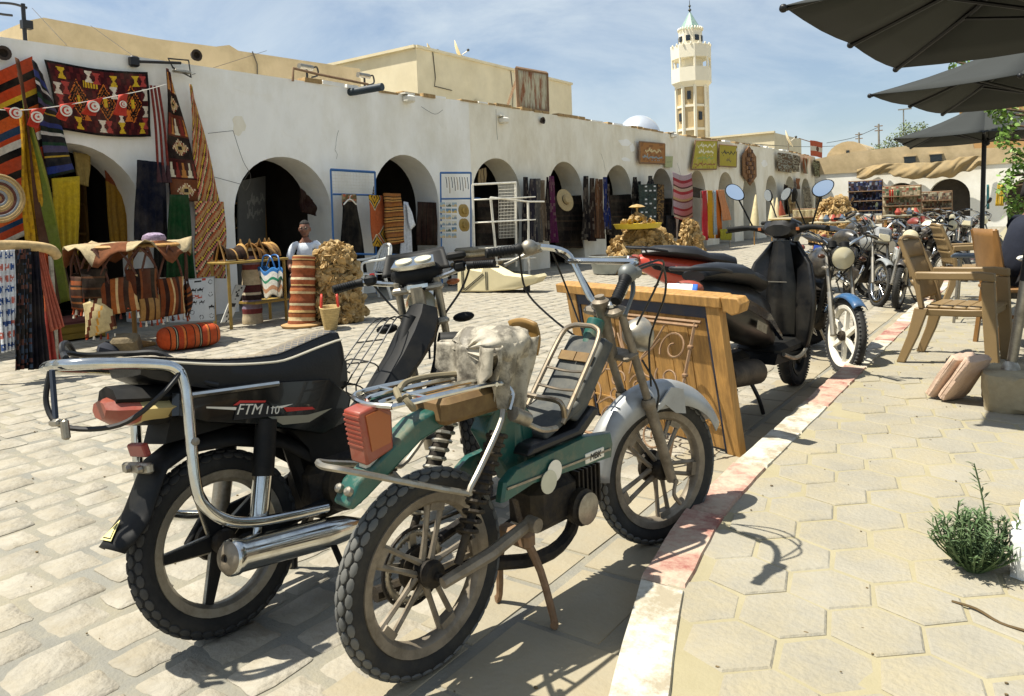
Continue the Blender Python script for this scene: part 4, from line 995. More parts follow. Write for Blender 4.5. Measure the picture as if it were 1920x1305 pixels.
# chrome guard rail round the tail
b = MB()
for sg in (-1, 1):
    b.tube(sm([(-.40, sg*.02, .90), (-.39, sg*.09, .895), (-.33, sg*.13, .885), (-.20, sg*.15, .858), (-.145, sg*.16, .835), (-.128, sg*.165, .79), (-.128, sg*.17, .70), (-.138, sg*.175, .50), (-.12, sg*.178, .43), (-.06, sg*.178, .37), (.03, sg*.172, .335), (.16, sg*.16, .31), (.31, sg*.14, .285)], 5), .0165, 10)
b.tube(sm([(-.40, -.03, .90), (-.405, 0, .90), (-.40, .03, .90)], 2), .0165, 10)
gr = b.build('guard_rail', M_CHROME, ft)
for sg in (-1, 1):
    MB().tube([(-.12, sg*.14, .75), (.20, sg*.13, .725)], .011, 8).build('grab_rail', M_CHROME, ft)
    MB().lathe((-.13, sg*.187, .62), (0, sg, 0), [(.012, -.01), (.012, .006), (0, .008)], 8).build('rail_bolt', M_STEEL, gr)
b = MB(); b.tube(sm([(-.39, -.06, .915), (-.37, 0, .93), (-.3, .04, .915), (-.2, 0, .90), (-.12, -.05, .88), (-.05, -.1, .79), (0, -.12, .76)], 5), .0085, 7)
b.tube(sm([(-.40, .02, .90), (-.42, .03, .80), (-.40, -.02, .73), (-.30, -.12, .71), (-.2, -.17, .77), (-.13, -.17, .83)], 6), .0075, 7)
b.tube(sm([(-.38, -.02, .915), (-.375, .0, .95), (-.34, .05, .955), (-.31, .08, .91)], 5), .008, 7)
b.build('luggage_cord', M_CABLE, ft)
b = MB(); 
for y_, l in ((.03, .14), (-.03, .13)): b.box((-.41+y_*.5, y_*1.5, .89-l/2), (.008, .02, l), Matrix.Rotation(.12, 3, 'X'))
b.build('strap', mat('navy_strap', '#1d2a3d', .8), ft)
MB().bbox((-.415, -.005, .745), (.02, .06, .02), None, .006).bbox((-.412, -.055, .725), (.018, .025, .055), None, .005).build('strap_hook', M_STEEL, ft)
# headset: leg shield, wire basket, fork, bars
b = MB(); rings = []
for s0, z0, w0, dp in ((.63, .54, .075, .05), (.74, .595, .085, .06), (.87, .695, .095, .07), (.955, .775, .10, .08), (1.01, .845, .085, .07), (1.03, .885, .07, .06)):
    rings.append([(s0-dp*.6, -w0*.6, z0+dp*.4), (s0-dp*.75, 0, z0+dp*.5), (s0-dp*.6, w0*.6, z0+dp*.4), (s0+dp*.2, w0, z0), (s0+dp*.7, w0*.6, z0-dp*.3), (s0+dp*.7, -w0*.6, z0-dp*.3), (s0+dp*.2, -w0, z0)])
b.loft(rings); b.build('leg_shield', M_BLACKPL, ft, angle=35)
for sg in (-1, 1):
    def ls(u, v, sg=sg): return (lerp(.95, .70, v)+.06+.10*u*(1-v*.3)+.02*math.sin(v*3), sg*(.09+.12*math.sin(u*1.4)), lerp(.78, .40, v)-.02*u)
    MB().grid(ls, 10, 14).build('leg_shield_wing', M_BLACKPL, ft, thick=.006)
b = MB()
def bk(t, y_, h): return Vector((lerp(.59, .91, t), y_, lerp(.595, .86, t)))+Vector((-.66, 0, .75))*h
for y_ in (-.085, -.028, .028, .085): b.tube(sm([bk(.0, y_, .02), bk(0.02, y_, .07), bk(.5, y_, .075), bk(.85, y_*.8, .07), bk(.95, y_*.8, .02)], 3), .0032, 5)
for t in (.02, .28, .55): b.tube([bk(t, -.085, .075), bk(t, .085, .075)], .0032, 5); 
for t in (.02, .28): b.tube(sm([bk(t, -.085, .02), bk(t, -.1, .06), bk(t, 0, .1), bk(t, .1, .06), bk(t, .085, .02)], 3), .003, 5)
b.build('wire_basket', M_CABLE, ft)
pv = Vector((1.01, 0, .925))
fk = node('front_fork', ft, tuple(pv), (0, 0, FST))
dv = Vector((1.26, 0, .275))-pv
b = MB()
for y_ in (-.085, .085):
    p0 = Vector((.03, y_, .09)); p1 = Vector((dv.length*.33, y_, -.66)); b.tube([p0, p0.lerp(p1, .6)], .0165, 10); b.tube([p0.lerp(p1, .58), p1], .0215, 10)
b.bbox((.035, 0, .05), (.08, .22, .03), None, .01); b.bbox((.05, 0, -.1), (.08, .22, .03), None, .01); b.tube([(.0, 0, .06), (.04, 0, -.14)], .03, 10)
b.build('stanchions', M_STEEL, fk)
b = MB(); b.tube(sm([(-.02, .335, .105), (.02, .24, .115), (.035, .12, .09), (.04, 0, .075), (.035, -.12, .09), (.02, -.24, .115), (-.02, -.335, .105)], 4), .0115, 8); b.build('handlebar', M_CHROME, fk)
for sg in (-1, 1):
    b = MB(); b.tube([(-.03, sg*.345, .103), (.01, sg*.26, .114), (.012, sg*.225, .115)], [.0175, .0165, .02], 10)
    for k in range(9): b.lathe((-.026+.004*k, sg*(.335-.009*k), .104+.001*k), (.4, -sg, .1), [(.0165, 0), (.0185, .003), (.0165, .006)], 10)
    b.build('grip', M_BLACKPL, fk)
    b = MB(); b.bbox((.03, sg*.195, .118), (.05, .055, .045), None, .012); b.tube(sm([(.06, sg*.19, .12), (.075, sg*.26, .105), (.05, sg*.36, .09)], 4), .006, 6); b.build('switch_gear', M_BLACKPL, fk)
MB().bbox((.035, -.185, .165), (.06, .085, .035), None, .01).build('brake_reservoir', M_BLACKPL, fk)
MB().box((.035, .185, .142), (.014, .02, .012)).build('red_switch', M_REDST, fk)
MB().ball((.09, -.15, .06), (.014, .03, .014), 8, 6).build('indicator', M_ORANGE_LENS, fk)
b = MB(); b.ball((.07, 0, .115), (.08, .115, .065), 20, 12); b.build('instrument_cowl', M_BLACKPL, fk)
b = MB(); b.prism([(-.05, -.095), (.05, -.085), (.062, 0), (.05, .085), (-.05, .095), (-.06, 0)], (.035, 0, .155), (.93, 0, .37), (0, 1, 0), (-.37, 0, .93), .018, .006); da = b.build('instrument_panel', M_CHROME, fk)
for y_ in (-.042, .042): MB().lathe((.03, y_, .173), (-.37, 0, .93), [(.038, 0), (.036, .006), (0, .007)], 20).build('gauge', M_GLASS_W, da)
MB().grid(lambda u, v: (.10+.07*v-.05*abs(2*u-1)**2, (u-.5)*.3*(1-.15*v), .12+.10*v), 12, 6).build('screen', M_BLACKPL, fk, thick=.005)
b = MB()
for y_ in (-.06, -.02, .05): b.tube(sm([(.05, y_*4, .12), (.10, y_*3, .02), (.06, y_, -.12), (.0, y_*.5, -.25)], 5), .005, 6)
b.build('control_cables', M_CABLE, fk)
MB().bbox((.01, 0, .06), (.05, .10, .04), None, .012).build('steering_clamp', M_CHROME, fk)
MB().lathe((.17, 0, -.02), (1, 0, -.1), [(0, -.1), (.06, -.08), (.085, 0), (.08, .012), (0, .03)], 20).build('headlight', M_GLASS_W, fk)
MB().ball((.11, -.17, -.1), (.025, .05, .022), 10, 7).build('indicator', M_BLACKPL, fk); MB().ball((.11, .17, -.1), (.025, .05, .022), 10, 7).build('indicator', M_BLACKPL, fk)
MB().grid(lambda u, v: (1.26+.325*math.cos(R(165-140*u)), (v-.5)*.12, .275+(.325-.04*abs(2*v-1)**3)*math.sin(R(165-140*u))), 20, 6).build('front_mudguard', mat('dark_blue_paint', '#16243c', .3, coat=.5), ft, thick=.004)

# ------------------------------------------------------------------ the black scooter
def mirror(parent, foot, top, r=(.06, .045), face=(0, -1, .1), tilt=0.0):
    m = node('mirror', parent, top)
    f_ = Vector(foot)-Vector(top); MB().tube(sm([f_, f_*.45+Vector((0, 0, .0)), (0, 0, 0)], 3), .006, 7).build('stalk', M_BLACKPL, m)
    fc = Vector(face).normalized(); e1 = fc.cross(Vector((0, 0, 1))).normalized(); e2 = e1.cross(fc); c_, s_ = math.cos(tilt), math.sin(tilt); a1 = e1*c_+e2*s_; a2 = e2*c_-e1*s_
    def ov(k, d): return [fc*d+a1*(r[0]*k*math.cos(R(18*i)))+a2*(r[1]*k*math.sin(R(18*i))*(1+.12*math.cos(R(18*i)))) for i in range(20)]
    MB().loft([ov(.5, -.025), ov(.92, -.012), ov(1.0, 0), ov(.97, .004)]).build('housing', M_BLACKPL, m)
    MB().loft([ov(.9, .003), ov(.9, .0062)]).build('mirror_glass', M_MIRROR, m)
    return m
M_SCB = mat('scooter_black', '#090a0c', .36, 0, var=.15, coat=.12, spec=.35, dirt='#595245', dirt_amt=.22, dirt_scale=6)
M_SCBLUE = mat('scooter_blue_black', '#0b1426', .2, 0, coat=.6, dirt='#5b5850', dirt_amt=.25, dirt_scale=6)
def scooter(label, loc, heading, body, body2, lean=0, plate=None, mirrors=True, steer=0):
    t = bike_root('scooter', label, loc, heading, lean, 'scooter')
    wheel(t, 'scoot', (0, 0, .215), 0, 0, 'rear_wheel'); wheel(t, 'scoot', (1.22, 0, .215), steer, .7, 'front_wheel')
    # tail body
    rings = []
    for s0, z0, z1, w in ((-.30, .74, .86, .05), (-.22, .70, .88, .09), (-.05, .60, .86, .125), (.15, .48, .83, .15), (.35, .42, .80, .155), (.52, .38, .74, .14), (.62, .34, .52, .11)):
        rings.append([(s0, w*math.cos(R(a))*(1 if abs(math.cos(R(a))) < .8 else 1.0), lerp(z0, z1, .5+.5*math.sin(R(a)))) for a in range(0, 360, 30)])
    MB().loft(rings).build('tail_body', body, t, angle=50)
    for sg in (-1, 1):
        MB().prism([(-.2, .80), (.1, .74), (.42, .62), (.60, .46), (.62, .42), (.42, .56), (.1, .68), (-.15, .745)], (0, sg*.135, 0), (1,0,0), (0,0,1), (0, sg, 0), .03, .008).build('side_panel', body2, t)
        MB().prism([(.22, .60), (.36, .55), (.34, .50), (.2, .55)], (0, sg*.167, 0), (1,0,0), (0,0,1), (0, sg, 0), .002).build('badge', M_STEEL, t)
    rings = []
    for s0, z0, z1, w in ((-.24, .86, .92, .07), (-.12, .85, .95, .11), (.05, .83, .95, .135), (.25, .80, .93, .14), (.36, .78, .87, .14), (.50, .74, .86, .12), (.60, .72, .82, .08)):
        rings.append([(s0, w*math.cos(R(a)), lerp(z0, z1, .5+.5*math.sin(R(a)))) for a in range(0, 360, 30)])
    MB().loft(rings).build('seat', M_VINYL, t, angle=50)
    b = MB(); b.tube(sm([(-.02, -.12, .90), (-.2, -.13, .93), (-.36, -.07, .94), (-.37, 0, .94), (-.36, .07, .94), (-.2, .13, .93), (-.02, .12, .90)], 4), .012, 7); b.tube([(-.22, -.12, .935), (-.22, .12, .935)], .009, 6)
    b.build('rear_rack', M_CABLE, t)
    MB().ball((-.30, 0, .83), (.06, .09, .045), 14, 8).build('tail_light', M_RED_LENS, t)
    pl = MB().grid(lambda u, v: (-.36-.04*v, lerp(-.09, .09, u), .86-.14*v), 18, 4, lambda u, v: lin('#2a62b8') if u < .14 else lin('#e9e9e4')).build('number_plate', M_PRINT, t, thick=.004)
    if plate: text('plate_lettering', plate, pl, (-.387, 0, .795), .07, M_DARKST, (R(75), 0, R(-90)))
    MB().grid(lambda u, v: (-.1-.2*math.sin(u*1.3)+.0, (v-.5)*.13, .60-.30*u), 10, 4).build('rear_mudguard', M_BLACKPL, t, thick=.006)
    # floor, leg shield, glove box
    MB().bbox((.78, 0, .34), (.42, .3, .09), None, .03).prism([(.5, .28), (1.0, .26), (1.08, .36), (1.0, .3), (.55, .34)], (0, -.15, 0), (1,0,0), (0,0,1), (0,1,0), .3).build('floorboard', M_BLACKPL, t)
    for sg in (-1, 1): MB().tube(sm([(.62, sg*.16, .33), (.8, sg*.17, .28), (1.0, sg*.165, .32), (1.10, sg*.17, .5)], 4), .014, 7).build('floor_edge', M_STEEL, t)
    def shield(u, v):
        wd = .24*(math.sin(math.pi*min(1, .22+.62*v))**.8)*(1-.35*(v > .8)*(v-.8)/.2); y_ = (u-.5)*2*wd
        return (.98+.13*v*v*.2+.10*(1-abs(u-.5)*2)*.9+.08*v-.06*math.sin(v*math.pi), y_, .30+.72*v)
    MB().grid(shield, 18, 20).build('leg_shield', M_SCB, t, thick=.03)
    b = MB(); rings = []
    for z, w, d0, d1 in ((.40, .09, .965, 1.02), (.55, .10, .955, 1.03), (.72, .105, .955, 1.06), (.86, .085, .97, 1.06), (1.03, .055, .99, 1.08)):
        rings.append([(d0, -w*.6, z), (d0-.015, 0, z), (d0, w*.6, z), (lerp(d0, d1, .5), w, z), (d1, w*.7, z), (d1, -w*.7, z), (lerp(d0, d1, .5), -w, z)])
    b.loft(rings); b.build('glove_box', M_SCB, t, angle=35); MB().box((.944, 0, .755), (.01, .13, .006)).build('glove_seam', M_STEEL, t)
    MB().grid(lambda u, v: (1.22+.27*math.cos(R(150-120*u)), (v-.5)*.16, .215+(.27-.05*abs(2*v-1)**3)*math.sin(R(150-120*u))), 16, 6).build('front_mudguard', body2, t, thick=.006)
    b = MB()
    for y_ in (-.07, .07): b.tube([(1.08, y_, .6), (1.22, y_, .21)], .018, 8)
    b.build('fork', M_STEEL, t)
    # handlebar cowl
    rings = []
    for x_, w, z0, z1 in ((.97, .09, 1.06, 1.14), (1.02, .13, 1.04, 1.18), (1.10, .12, 1.04, 1.16), (1.18, .06, 1.05, 1.12)):
        rings.append([(x_, w*math.cos(R(a)), lerp(z0, z1, .5+.5*math.sin(R(a)))) for a in range(0, 360, 36)])
    MB().loft(rings).build('handlebar_cowl', M_SCB, t, angle=50)
    MB().prism([(-.025, -.075), (.045, -.06), (.055, 0), (.045, .06), (-.025, .075)], (1.03, 0, 1.172), (.97, 0, .12), (0, 1, 0), (-.12, 0, .97), .008).build('instrument_panel', mat('dusty_dial', '#b79f62', .35, coat=.5, var=.2), t)
    for sg in (-1, 1):
        MB().tube(sm([(1.04, sg*.1, 1.10), (1.0, sg*.22, 1.12), (.93, sg*.34, 1.11)], 4), [.03, .027, .022, .02, .018, .018, .018, .018, .02], 10).build('grip', M_BLACKPL, t)
        MB().tube(sm([(1.05, sg*.17, 1.11), (1.03, sg*.25, 1.105), (.97, sg*.37, 1.09)], 4), .008, 6).build('brake_lever', M_BLACKPL, t)
        MB().box((.985, sg*.13, 1.11), (.015, .02, .02)).build('switch', M_ORANGE_LENS, t)
        if mirrors: mirror(t, (1.04, sg*.2, 1.12), (.98, sg*.30, 1.37), (.075, .05), (-.75, -.28, .12), .7 if sg > 0 else -.55)
    MB().lathe((1.17, 0, .85), (1, 0, .1), [(.0, -.1), (.07, -.05), (.08, .01), (0, .03)], 18).build('headlight', M_GLASS_W, t)
    # engine and silencer
    MB().bbox((.25, .06, .28), (.5, .14, .18), None, .04).cyl((0, -.05, .215), (0, .12, .215), .07).build('engine', M_ENGINE, t)
    MB().lathe((-.12, -.13, .33), (1, 0, -.12), [(0, 0), (.055, .0), (.075, .03), (.075, .38), (.04, .46), (0, .46)], 18).build('silencer', mat('sooty_silencer', '#3d362f', .6, .5, var=.3, dirt='#877a64', dirt_amt=.5), t)
    b = MB()
    for y_ in (-.12, .12): b.tube(sm([(.28, y_*.5, .26), (.31, y_, .12), (.34, y_*1.15, .012)], 3), .013, 7)
    b.build('centre_stand', M_CABLE, t)
    return t
scooter('black scooter with mirrors behind the pine screen', (-1.558, 4.17, 0), (.1, .995), M_SCB, M_SCBLUE, plate='EE')
M_SCRED = mat('scooter_red', '#b8371b', .28, 0, coat=.5, var=.1, dirt='#8c6049', dirt_amt=.3)
scooter('red tailed scooter half hidden behind the black scooter', (-2.80, 6.38, 0), (.86, .51), M_SCRED, M_SCB)

# ------------------------------------------------------------------ other motorbikes of the row
def moto(label, loc, heading, lean=8, steer=0.0, tank='#14171c', panel=None, guard='#1a1d20', rear='dark', front='dark', head='round', seatc=None, mirrors=0, fork=None, rack=True, bars=0.0, name='motorcycle', screen=False, cloth=None):
    t = bike_root(name, label, loc, heading, lean)
    mt = mat('bike_paint_'+tank, tank, .3, 0, coat=.4, var=.12, dirt='#7c705a', dirt_amt=.35, dirt_scale=7)
    mg_ = mat('bike_paint_'+guard, guard, .3, 0, coat=.4, var=.12, dirt='#7c705a', dirt_amt=.35, dirt_scale=7)
    mpn = mat('bike_paint_'+(panel or tank), panel or tank, .3, 0, coat=.4, var=.12, dirt='#7c705a', dirt_amt=.35, dirt_scale=7)
    fkm = fork or M_STEEL
    wheel(t, rear, (0, 0, .285), 0, .2, 'rear_wheel')
    b = MB(); b.tube(sm([(.93, 0, .86), (.80, 0, .70), (.68, 0, .45), (.58, 0, .28), (.35, 0, .26), (.30, 0, .5), (.15, 0, .66), (-.15, 0, .70)], 4), .022, 8); b.tube([(.90, 0, .82), (.3, 0, .68)], .024, 8)
    b.build('frame', M_BLACKPL, t)
    rings = []
    for s0, z0, z1, w in ((.42, .70, .80, .05), (.50, .66, .88, .10), (.64, .66, .93, .125), (.78, .70, .92, .11), (.88, .76, .86, .05)):
        rings.append([(s0, w*math.cos(R(a)), lerp(z0, z1, .5+.5*math.sin(R(a)))) for a in range(0, 360, 30)])
    MB().loft(rings).build('tank', mt, t, angle=50)
    rings = []
    for s0, z0, z1, w in ((-.22, .78, .84, .09), (-.1, .74, .85, .12), (.15, .72, .81, .13), (.36, .70, .78, .11), (.47, .72, .80, .07)):
        rings.append([(s0, w*math.cos(R(a)), lerp(z0, z1, .5+.5*math.sin(R(a)))) for a in range(0, 360, 30)])
    MB().loft(rings).build('seat', mat('seat_'+seatc, seatc, .6) if seatc else M_VINYL, t, angle=50)
    for sg in (-1, 1):
        MB().prism([(.12, .68), (.40, .66), (.42, .54), (.28, .46), (.1, .52)], (0, sg*.075, 0), (1,0,0), (0,0,1), (0, sg, 0), .03, .008).build('side_panel', mpn, t)
        b = MB(); b.cyl((.08, sg*.115, .62), (.02, sg*.115, .30), .012); spring(b, (.08, sg*.115, .62), (.03, sg*.115, .36), .024, 9, .005); b.build('shock_absorber', M_SPRING, t)
        MB().tube([(.38, sg*.09, .30), (0, sg*.09, .285)], .018, 8).build('swing_arm', M_BLACKPL, t)
        MB().ball((-.22, sg*.17, .70), (.022, .03, .02), 10, 7).build('indicator', M_ORANGE_LENS, t)
    b = MB(); b.bbox((.48, 0, .33), (.28, .22, .2), None, .05); b.cyl((.56, 0, .38), (.64, 0, .60), .06, .07)
    for k in range(7): b.box((.565+.012*k, 0, .42+.026*k), (.19, .18, .008))
    b.lathe((.46, -.11, .32), (0,-1,0), [(.085, 0), (.08, .03), (0, .04)], 18); b.lathe((.46, .11, .32), (0,1,0), [(.085, 0), (.08, .03), (0, .04)], 18); b.build('engine', M_ENGINE, t, angle=35)
    b = MB(); b.tube(sm([(.66, -.03, .5), (.76, -.08, .38), (.68, -.12, .22), (.45, -.14, .2), (.25, -.15, .21)], 4), .018, 8); b.tube([(.27, -.15, .21), (.22, -.15, .215), (-.22, -.155, .27), (-.25, -.155, .275)], [.02, .045, .045, .03], 14); b.build('exhaust', M_CHROME, t)
    MB().grid(lambda u, v: (.335*math.cos(R(60+130*u)), (v-.5)*.13, .285+(.335-.04*abs(2*v-1)**3)*math.sin(R(60+130*u))), 18, 6).build('rear_mudguard', mg_, t, thick=.005)
    MB().bbox((-.33, 0, .64), (.05, .12, .07), None, .02).build('tail_light', M_RED_LENS, t)
    if rack:
        b = MB(); b.tube(sm([(-.05, -.1, .84), (-.3, -.1, .85), (-.38, 0, .85), (-.3, .1, .85), (-.05, .1, .84)], 4), .009, 7)
        for x_ in (-.12, -.22, -.31): b.tube([(x_, -.1, .85), (x_, .1, .85)], .006, 6)
        b.build('rear_rack', M_CHROME, t)
    # steering assembly
    pv = Vector((.93, 0, .86)); fk = node('front_end', t, tuple(pv), (0, 0, steer))
    wx, wz = 1.22-pv.x, .285-pv.z
    b = MB()
    for y_ in (-.09, .09):
        p0 = Vector((.02, y_, .08)); p1 = Vector((wx, y_, wz)); b.tube([p0, p0.lerp(p1, .55)], .016, 9); b.tube([p0.lerp(p1, .53), p1], .022, 9)
    b.bbox((.03, 0, .05), (.07, .23, .03), None, .01); b.bbox((.06, 0, -.09), (.07, .23, .03), None, .01); b.tube([(wx, -.11, wz), (wx, .11, wz)], .012, 8); b.build('fork', fkm, fk)
    for kk in WHEELS[front+'_mesh'] if front+'_mesh' in WHEELS else ():
        if kk is not None: q = copy_of(kk, fk, (wx, 0, wz))
    if front+'_mesh' not in WHEELS: wheel(fk, front, (wx, 0, wz), 0, 0, 'front_wheel')
    MB().grid(lambda u, v: (wx+.318*math.cos(R(150-98*u)), (v-.5)*.105, wz+(.318-.035*abs(2*v-1)**3)*math.sin(R(150-98*u))), 18, 6).build('front_mudguard', mg_, fk, thick=.005)
    b = MB(); b.tube(sm([(-.12, .37, .17), (-.04, .27, .19+bars), (.02, .14, .14+bars), (.03, .05, .08), (.03, -.05, .08), (.02, -.14, .14+bars), (-.04, -.27, .19+bars), (-.12, -.37, .17)], 4), .011, 8); b.build('handlebar', M_CHROME, fk)
    for sg in (-1, 1):
        MB().tube([(-.13, sg*.38, .168), (-.06, sg*.29, .185+bars)], [.018, .017], 9).bbox((-.02, sg*.24, .19+bars), (.04, .05, .04), None, .01).build('grip', M_BLACKPL, fk)
        MB().tube(sm([(.0, sg*.23, .19+bars), (.01, sg*.3, .175+bars), (-.06, sg*.39, .15)], 3), .006, 6).build('brake_lever', M_STEEL, fk)
        MB().ball((.12, sg*.16, .0), (.02, .028, .018), 10, 7).build('indicator', mat('smoked_lens', '#4a2a14', .3), fk)
    hl = node('headlight', fk, (.12, 0, .0))
    if head == 'round':
        MB().lathe((0, 0, 0), (1, 0, -.06), [(0, -.09), (.05, -.085), (.08, -.05), (.09, 0), (.094, .012), (.09, .02)], 22).build('shell', M_BLACKPL, hl)
        MB().lathe((0, 0, 0), (1, 0, -.06), [(.088, .018), (.06, .035), (0, .045)], 22).build('lens', M_GLASS_W, hl)
    else:
        MB().bbox((0, 0, .02), (.12, .2, .19), Matrix.Rotation(-.25, 3, 'Y'), .03).build('cowl', mt if head == 'cowl' else M_SILVERP, hl)
        MB().bbox((.06, 0, -.01), (.03, .15, .10), Matrix.Rotation(-.25, 3, 'Y'), .02).build('lens', M_GLASS_W, hl)
    for y_ in (-.05, .05): MB().lathe((.03, y_, .09), (-.4, 0, .9), [(0, -.03), (.036, -.03), (.038, .02), (.034, .024), (0, .026)], 14).build('gauge', M_BLACKPL, fk)
    b = MB()
    for y_ in (-.25, -.2, .22, .26): b.tube(sm([(.0, y_, .18+bars), (.12, y_*.8, .12), (.12, y_*.3, -.05), (.0, y_*.1, -.2)], 4), .0045, 5)
    b.build('control_cables', M_CABLE, fk)
    if mirrors & 1: mirror(fk, (0, -.24, .2), (-.02, -.36, .46), (.075, .05), (-.5, -.8, .1), -.6)
    if mirrors & 2: mirror(fk, (0, .24, .2), (-.02, .34, .44), (.075, .05), (-.5, -.8, .1), .6)
    MB().tube(sm([(.42, .1, .22), (.40, .17, .1), (.37, .24, .015)], 3), .011, 7).build('side_stand', M_STEEL, t)
    if cloth: MB().grid(lambda u, v: (lerp(.42, .9, u), lerp(-.2, .2, v), .94-.12*abs(2*v-1)**2+.02*math.sin(u*20+v*9)), 14, 12).build('dust_cover', mat('cover_'+cloth, cloth, .9, bump=.4), t, thick=.006)
    return t
h = Vector((.5, -.866)); r0 = Vector((-1.26, 5.90))-h*1.22
moto('motorcycle with blue front mudguard and white wheels past the black scooter', (r0.x, r0.y, 0), h, 6, R(6), '#1b2026', '#2c3a4a', '#2c5a86', 'white', 'white', mirrors=1, seatc='#2c2d2f')
rows = [
 ('black motorcycle with blue panel behind the blue mudguard motorcycle', (-1.95, 10.9), (.75, -.66), 8, .3, '#0f1114', '#1d3f8f', '#101316', 'dark', 'dark', 'cowl', None, 0),
 ('motorcycle with silver tank and long front fork facing the kerb', (-1.72, 10.05), (.42, -.9), 10, .12, '#9aa0a2', '#22262a', '#8f9496', 'dark', 'wire', 'rect', None, 0),
 ('motorcycle with round headlight and yellowed number board in the middle of the row', (-1.35, 9.75), (.22, -.97), 9, -.25, '#23272b', '#b9bcb8', '#2a2624', 'wire', 'dark', 'round', None, 0),
 ('motorcycle with chrome exhaust seen from its side behind the beige chair', (-1.15, 12.4), (.86, -.5), 8, .2, '#2b2320', '#6d6a60', '#3d3a36', 'dark', 'wire', 'round', '#6b4f2b', 0),
 ('black motorcycle with a pale dust cover over its tank', (-1.3, 14.6), (.55, -.83), 8, .1, '#14161a', None, '#15181b', 'wire', 'dark', 'round', None, 0),
 ('motorcycle with square headlight facing the street near the parasol pole', (-1.28, 16.2), (.12, -.99), 7, .05, '#1a1c20', '#3a3d40', '#16181a', 'wire', 'dark', 'rect', None, 2),
 ('wire wheeled motorcycle next to the parasol pole at the row end', (-.95, 18.2), (.8, -.6), 8, .1, '#2a2d31', '#8e9192', '#9da0a0', 'wire', 'wire', 'round', None, 0),
 ('dark motorcycle with tall handlebar standing behind the row', (-2.7, 15.3), (.7, -.7), 8, .3, '#20242a', '#7d1f1b', '#22252a', 'dark', 'dark', 'round', None, 3),
 ('far red panelled motorcycle towards the end of the row', (-2.2, 19.0), (.6, -.8), 8, .2, '#7a221c', '#2b2b2b', '#26282b', 'wire', 'dark', 'cowl', None, 0),
 ('farthest small motorcycle of the kerbside row', (-1.9, 21.8), (.6, -.8), 8, .0, '#22303f', None, '#24272a', 'wire', 'wire', 'round', None, 1),
]
for k, (lb, fr, hd, ln, st, tk, pn, gd, rw, fw, hdl, sc, mr) in enumerate(rows):
    hv = Vector(hd).normalized(); r0 = Vector(fr)-hv*1.22
    moto(lb, (r0.x, r0.y, 0), hv, ln, st, tk, pn, gd, rw, fw, hdl, sc, mr, bars=.06 if k in (1, 7) else 0.0, cloth='#cfc8b2' if k == 4 else None)

# ================================================================== carved wooden panel, iron grille
def lerpv(a, b_, t): return Vector(a).lerp(Vector(b_), t)
wp = thing('wooden_screen', 'pine screen of upright planks with blue painted edging at the kerb', 'screen', (-1.24, 3.70, 0))
o0 = Vector((-1.24, 3.70, 0)); BR_ = Vector((0, 0, 0)); TR_ = Vector((-1.30, 3.58, .83))-o0; BL_ = Vector((-2.36, 4.10, 0))-o0; TL_ = Vector((-2.44, 3.99, .83))-o0
uu = (BL_-BR_).normalized(); ww = (TR_-BR_).normalized(); nn = uu.cross(ww).normalized()
if nn.y > 0: nn = -nn
WD = (BL_-BR_).length; HT = (TR_-BR_).length
def pbox(a0, a1, h0, h1, d0, d1): # in-plane box: a along the panel from the right, h up, d towards the street side
    b = MB(); vs = [uu*a+ww*h_+nn*d for d in (d0, d1) for a, h_ in ((a0, h0), (a1, h0), (a1, h1), (a0, h1))]
    b.add(vs, [(0, 1, 2, 3), (7, 6, 5, 4), (0, 4, 5, 1), (1, 5, 6, 2), (2, 6, 7, 3), (3, 7, 4, 0)]); return b
M_NAVY = mat('navy_edge_paint', '#15243c', .6, var=.2, dirt='#4a3a22', dirt_amt=.5, dirt_scale=12)
pbox(0, .085, 0, HT-.05, -.02, .03).build('right_stile', M_WOOD, wp, bev=.004); pbox(WD-.085, WD, 0, HT-.05, -.02, .03).build('left_stile', M_WOOD, wp, bev=.004)
pbox(.085, .105, 0, HT-.06, -.015, .02).build('edging', M_NAVY, wp); pbox(WD-.105, WD-.085, 0, HT-.06, -.015, .02).build('edging', M_NAVY, wp)
pbox(.085, WD-.085, HT-.12, HT-.055, -.015, .021).build('edging', M_NAVY, wp)
n = 7
for i in range(n):
    a0 = .105+(WD-.21)*i/n; a1 = .105+(WD-.21)*(i+1)/n-.004
    pbox(a0, a1, .012, HT-.12-rnd(0, .004), -.012+rnd(-.002, .002), .012+rnd(-.003, .004)).build('plank', M_WOOD, wp, bev=.003)
pbox(.11, WD-.11, .145, .155, .016, .022).build('moulding', M_WOOD, wp)
pbox(-.02, WD+.08, HT-.055, HT, -.06, .04).build('top_rail', M_WOOD, wp, bev=.006)
b = MB(); b.prism([(0, 0), (-.10, .0), (-.12, -.03), (-.10, -.075), (-.05, -.09), (-.02, -.075), (0, -.08)], BR_+ww*HT+uu*(-.02)+nn*(-.04), uu, ww, nn, .07); b.build('bracket', M_WOOD, wp, bev=.006)
for a0 in (.3, WD-.3): b = MB(); p0 = uu*a0+ww*(HT-.1)-nn*.04; p1 = uu*a0+Vector((.0, .22, .0)); b.tube([p0, Vector((p1.x, p1.y, .01))], .022, 4); b.build('rear_strut', M_WOOD, wp, smooth=False)
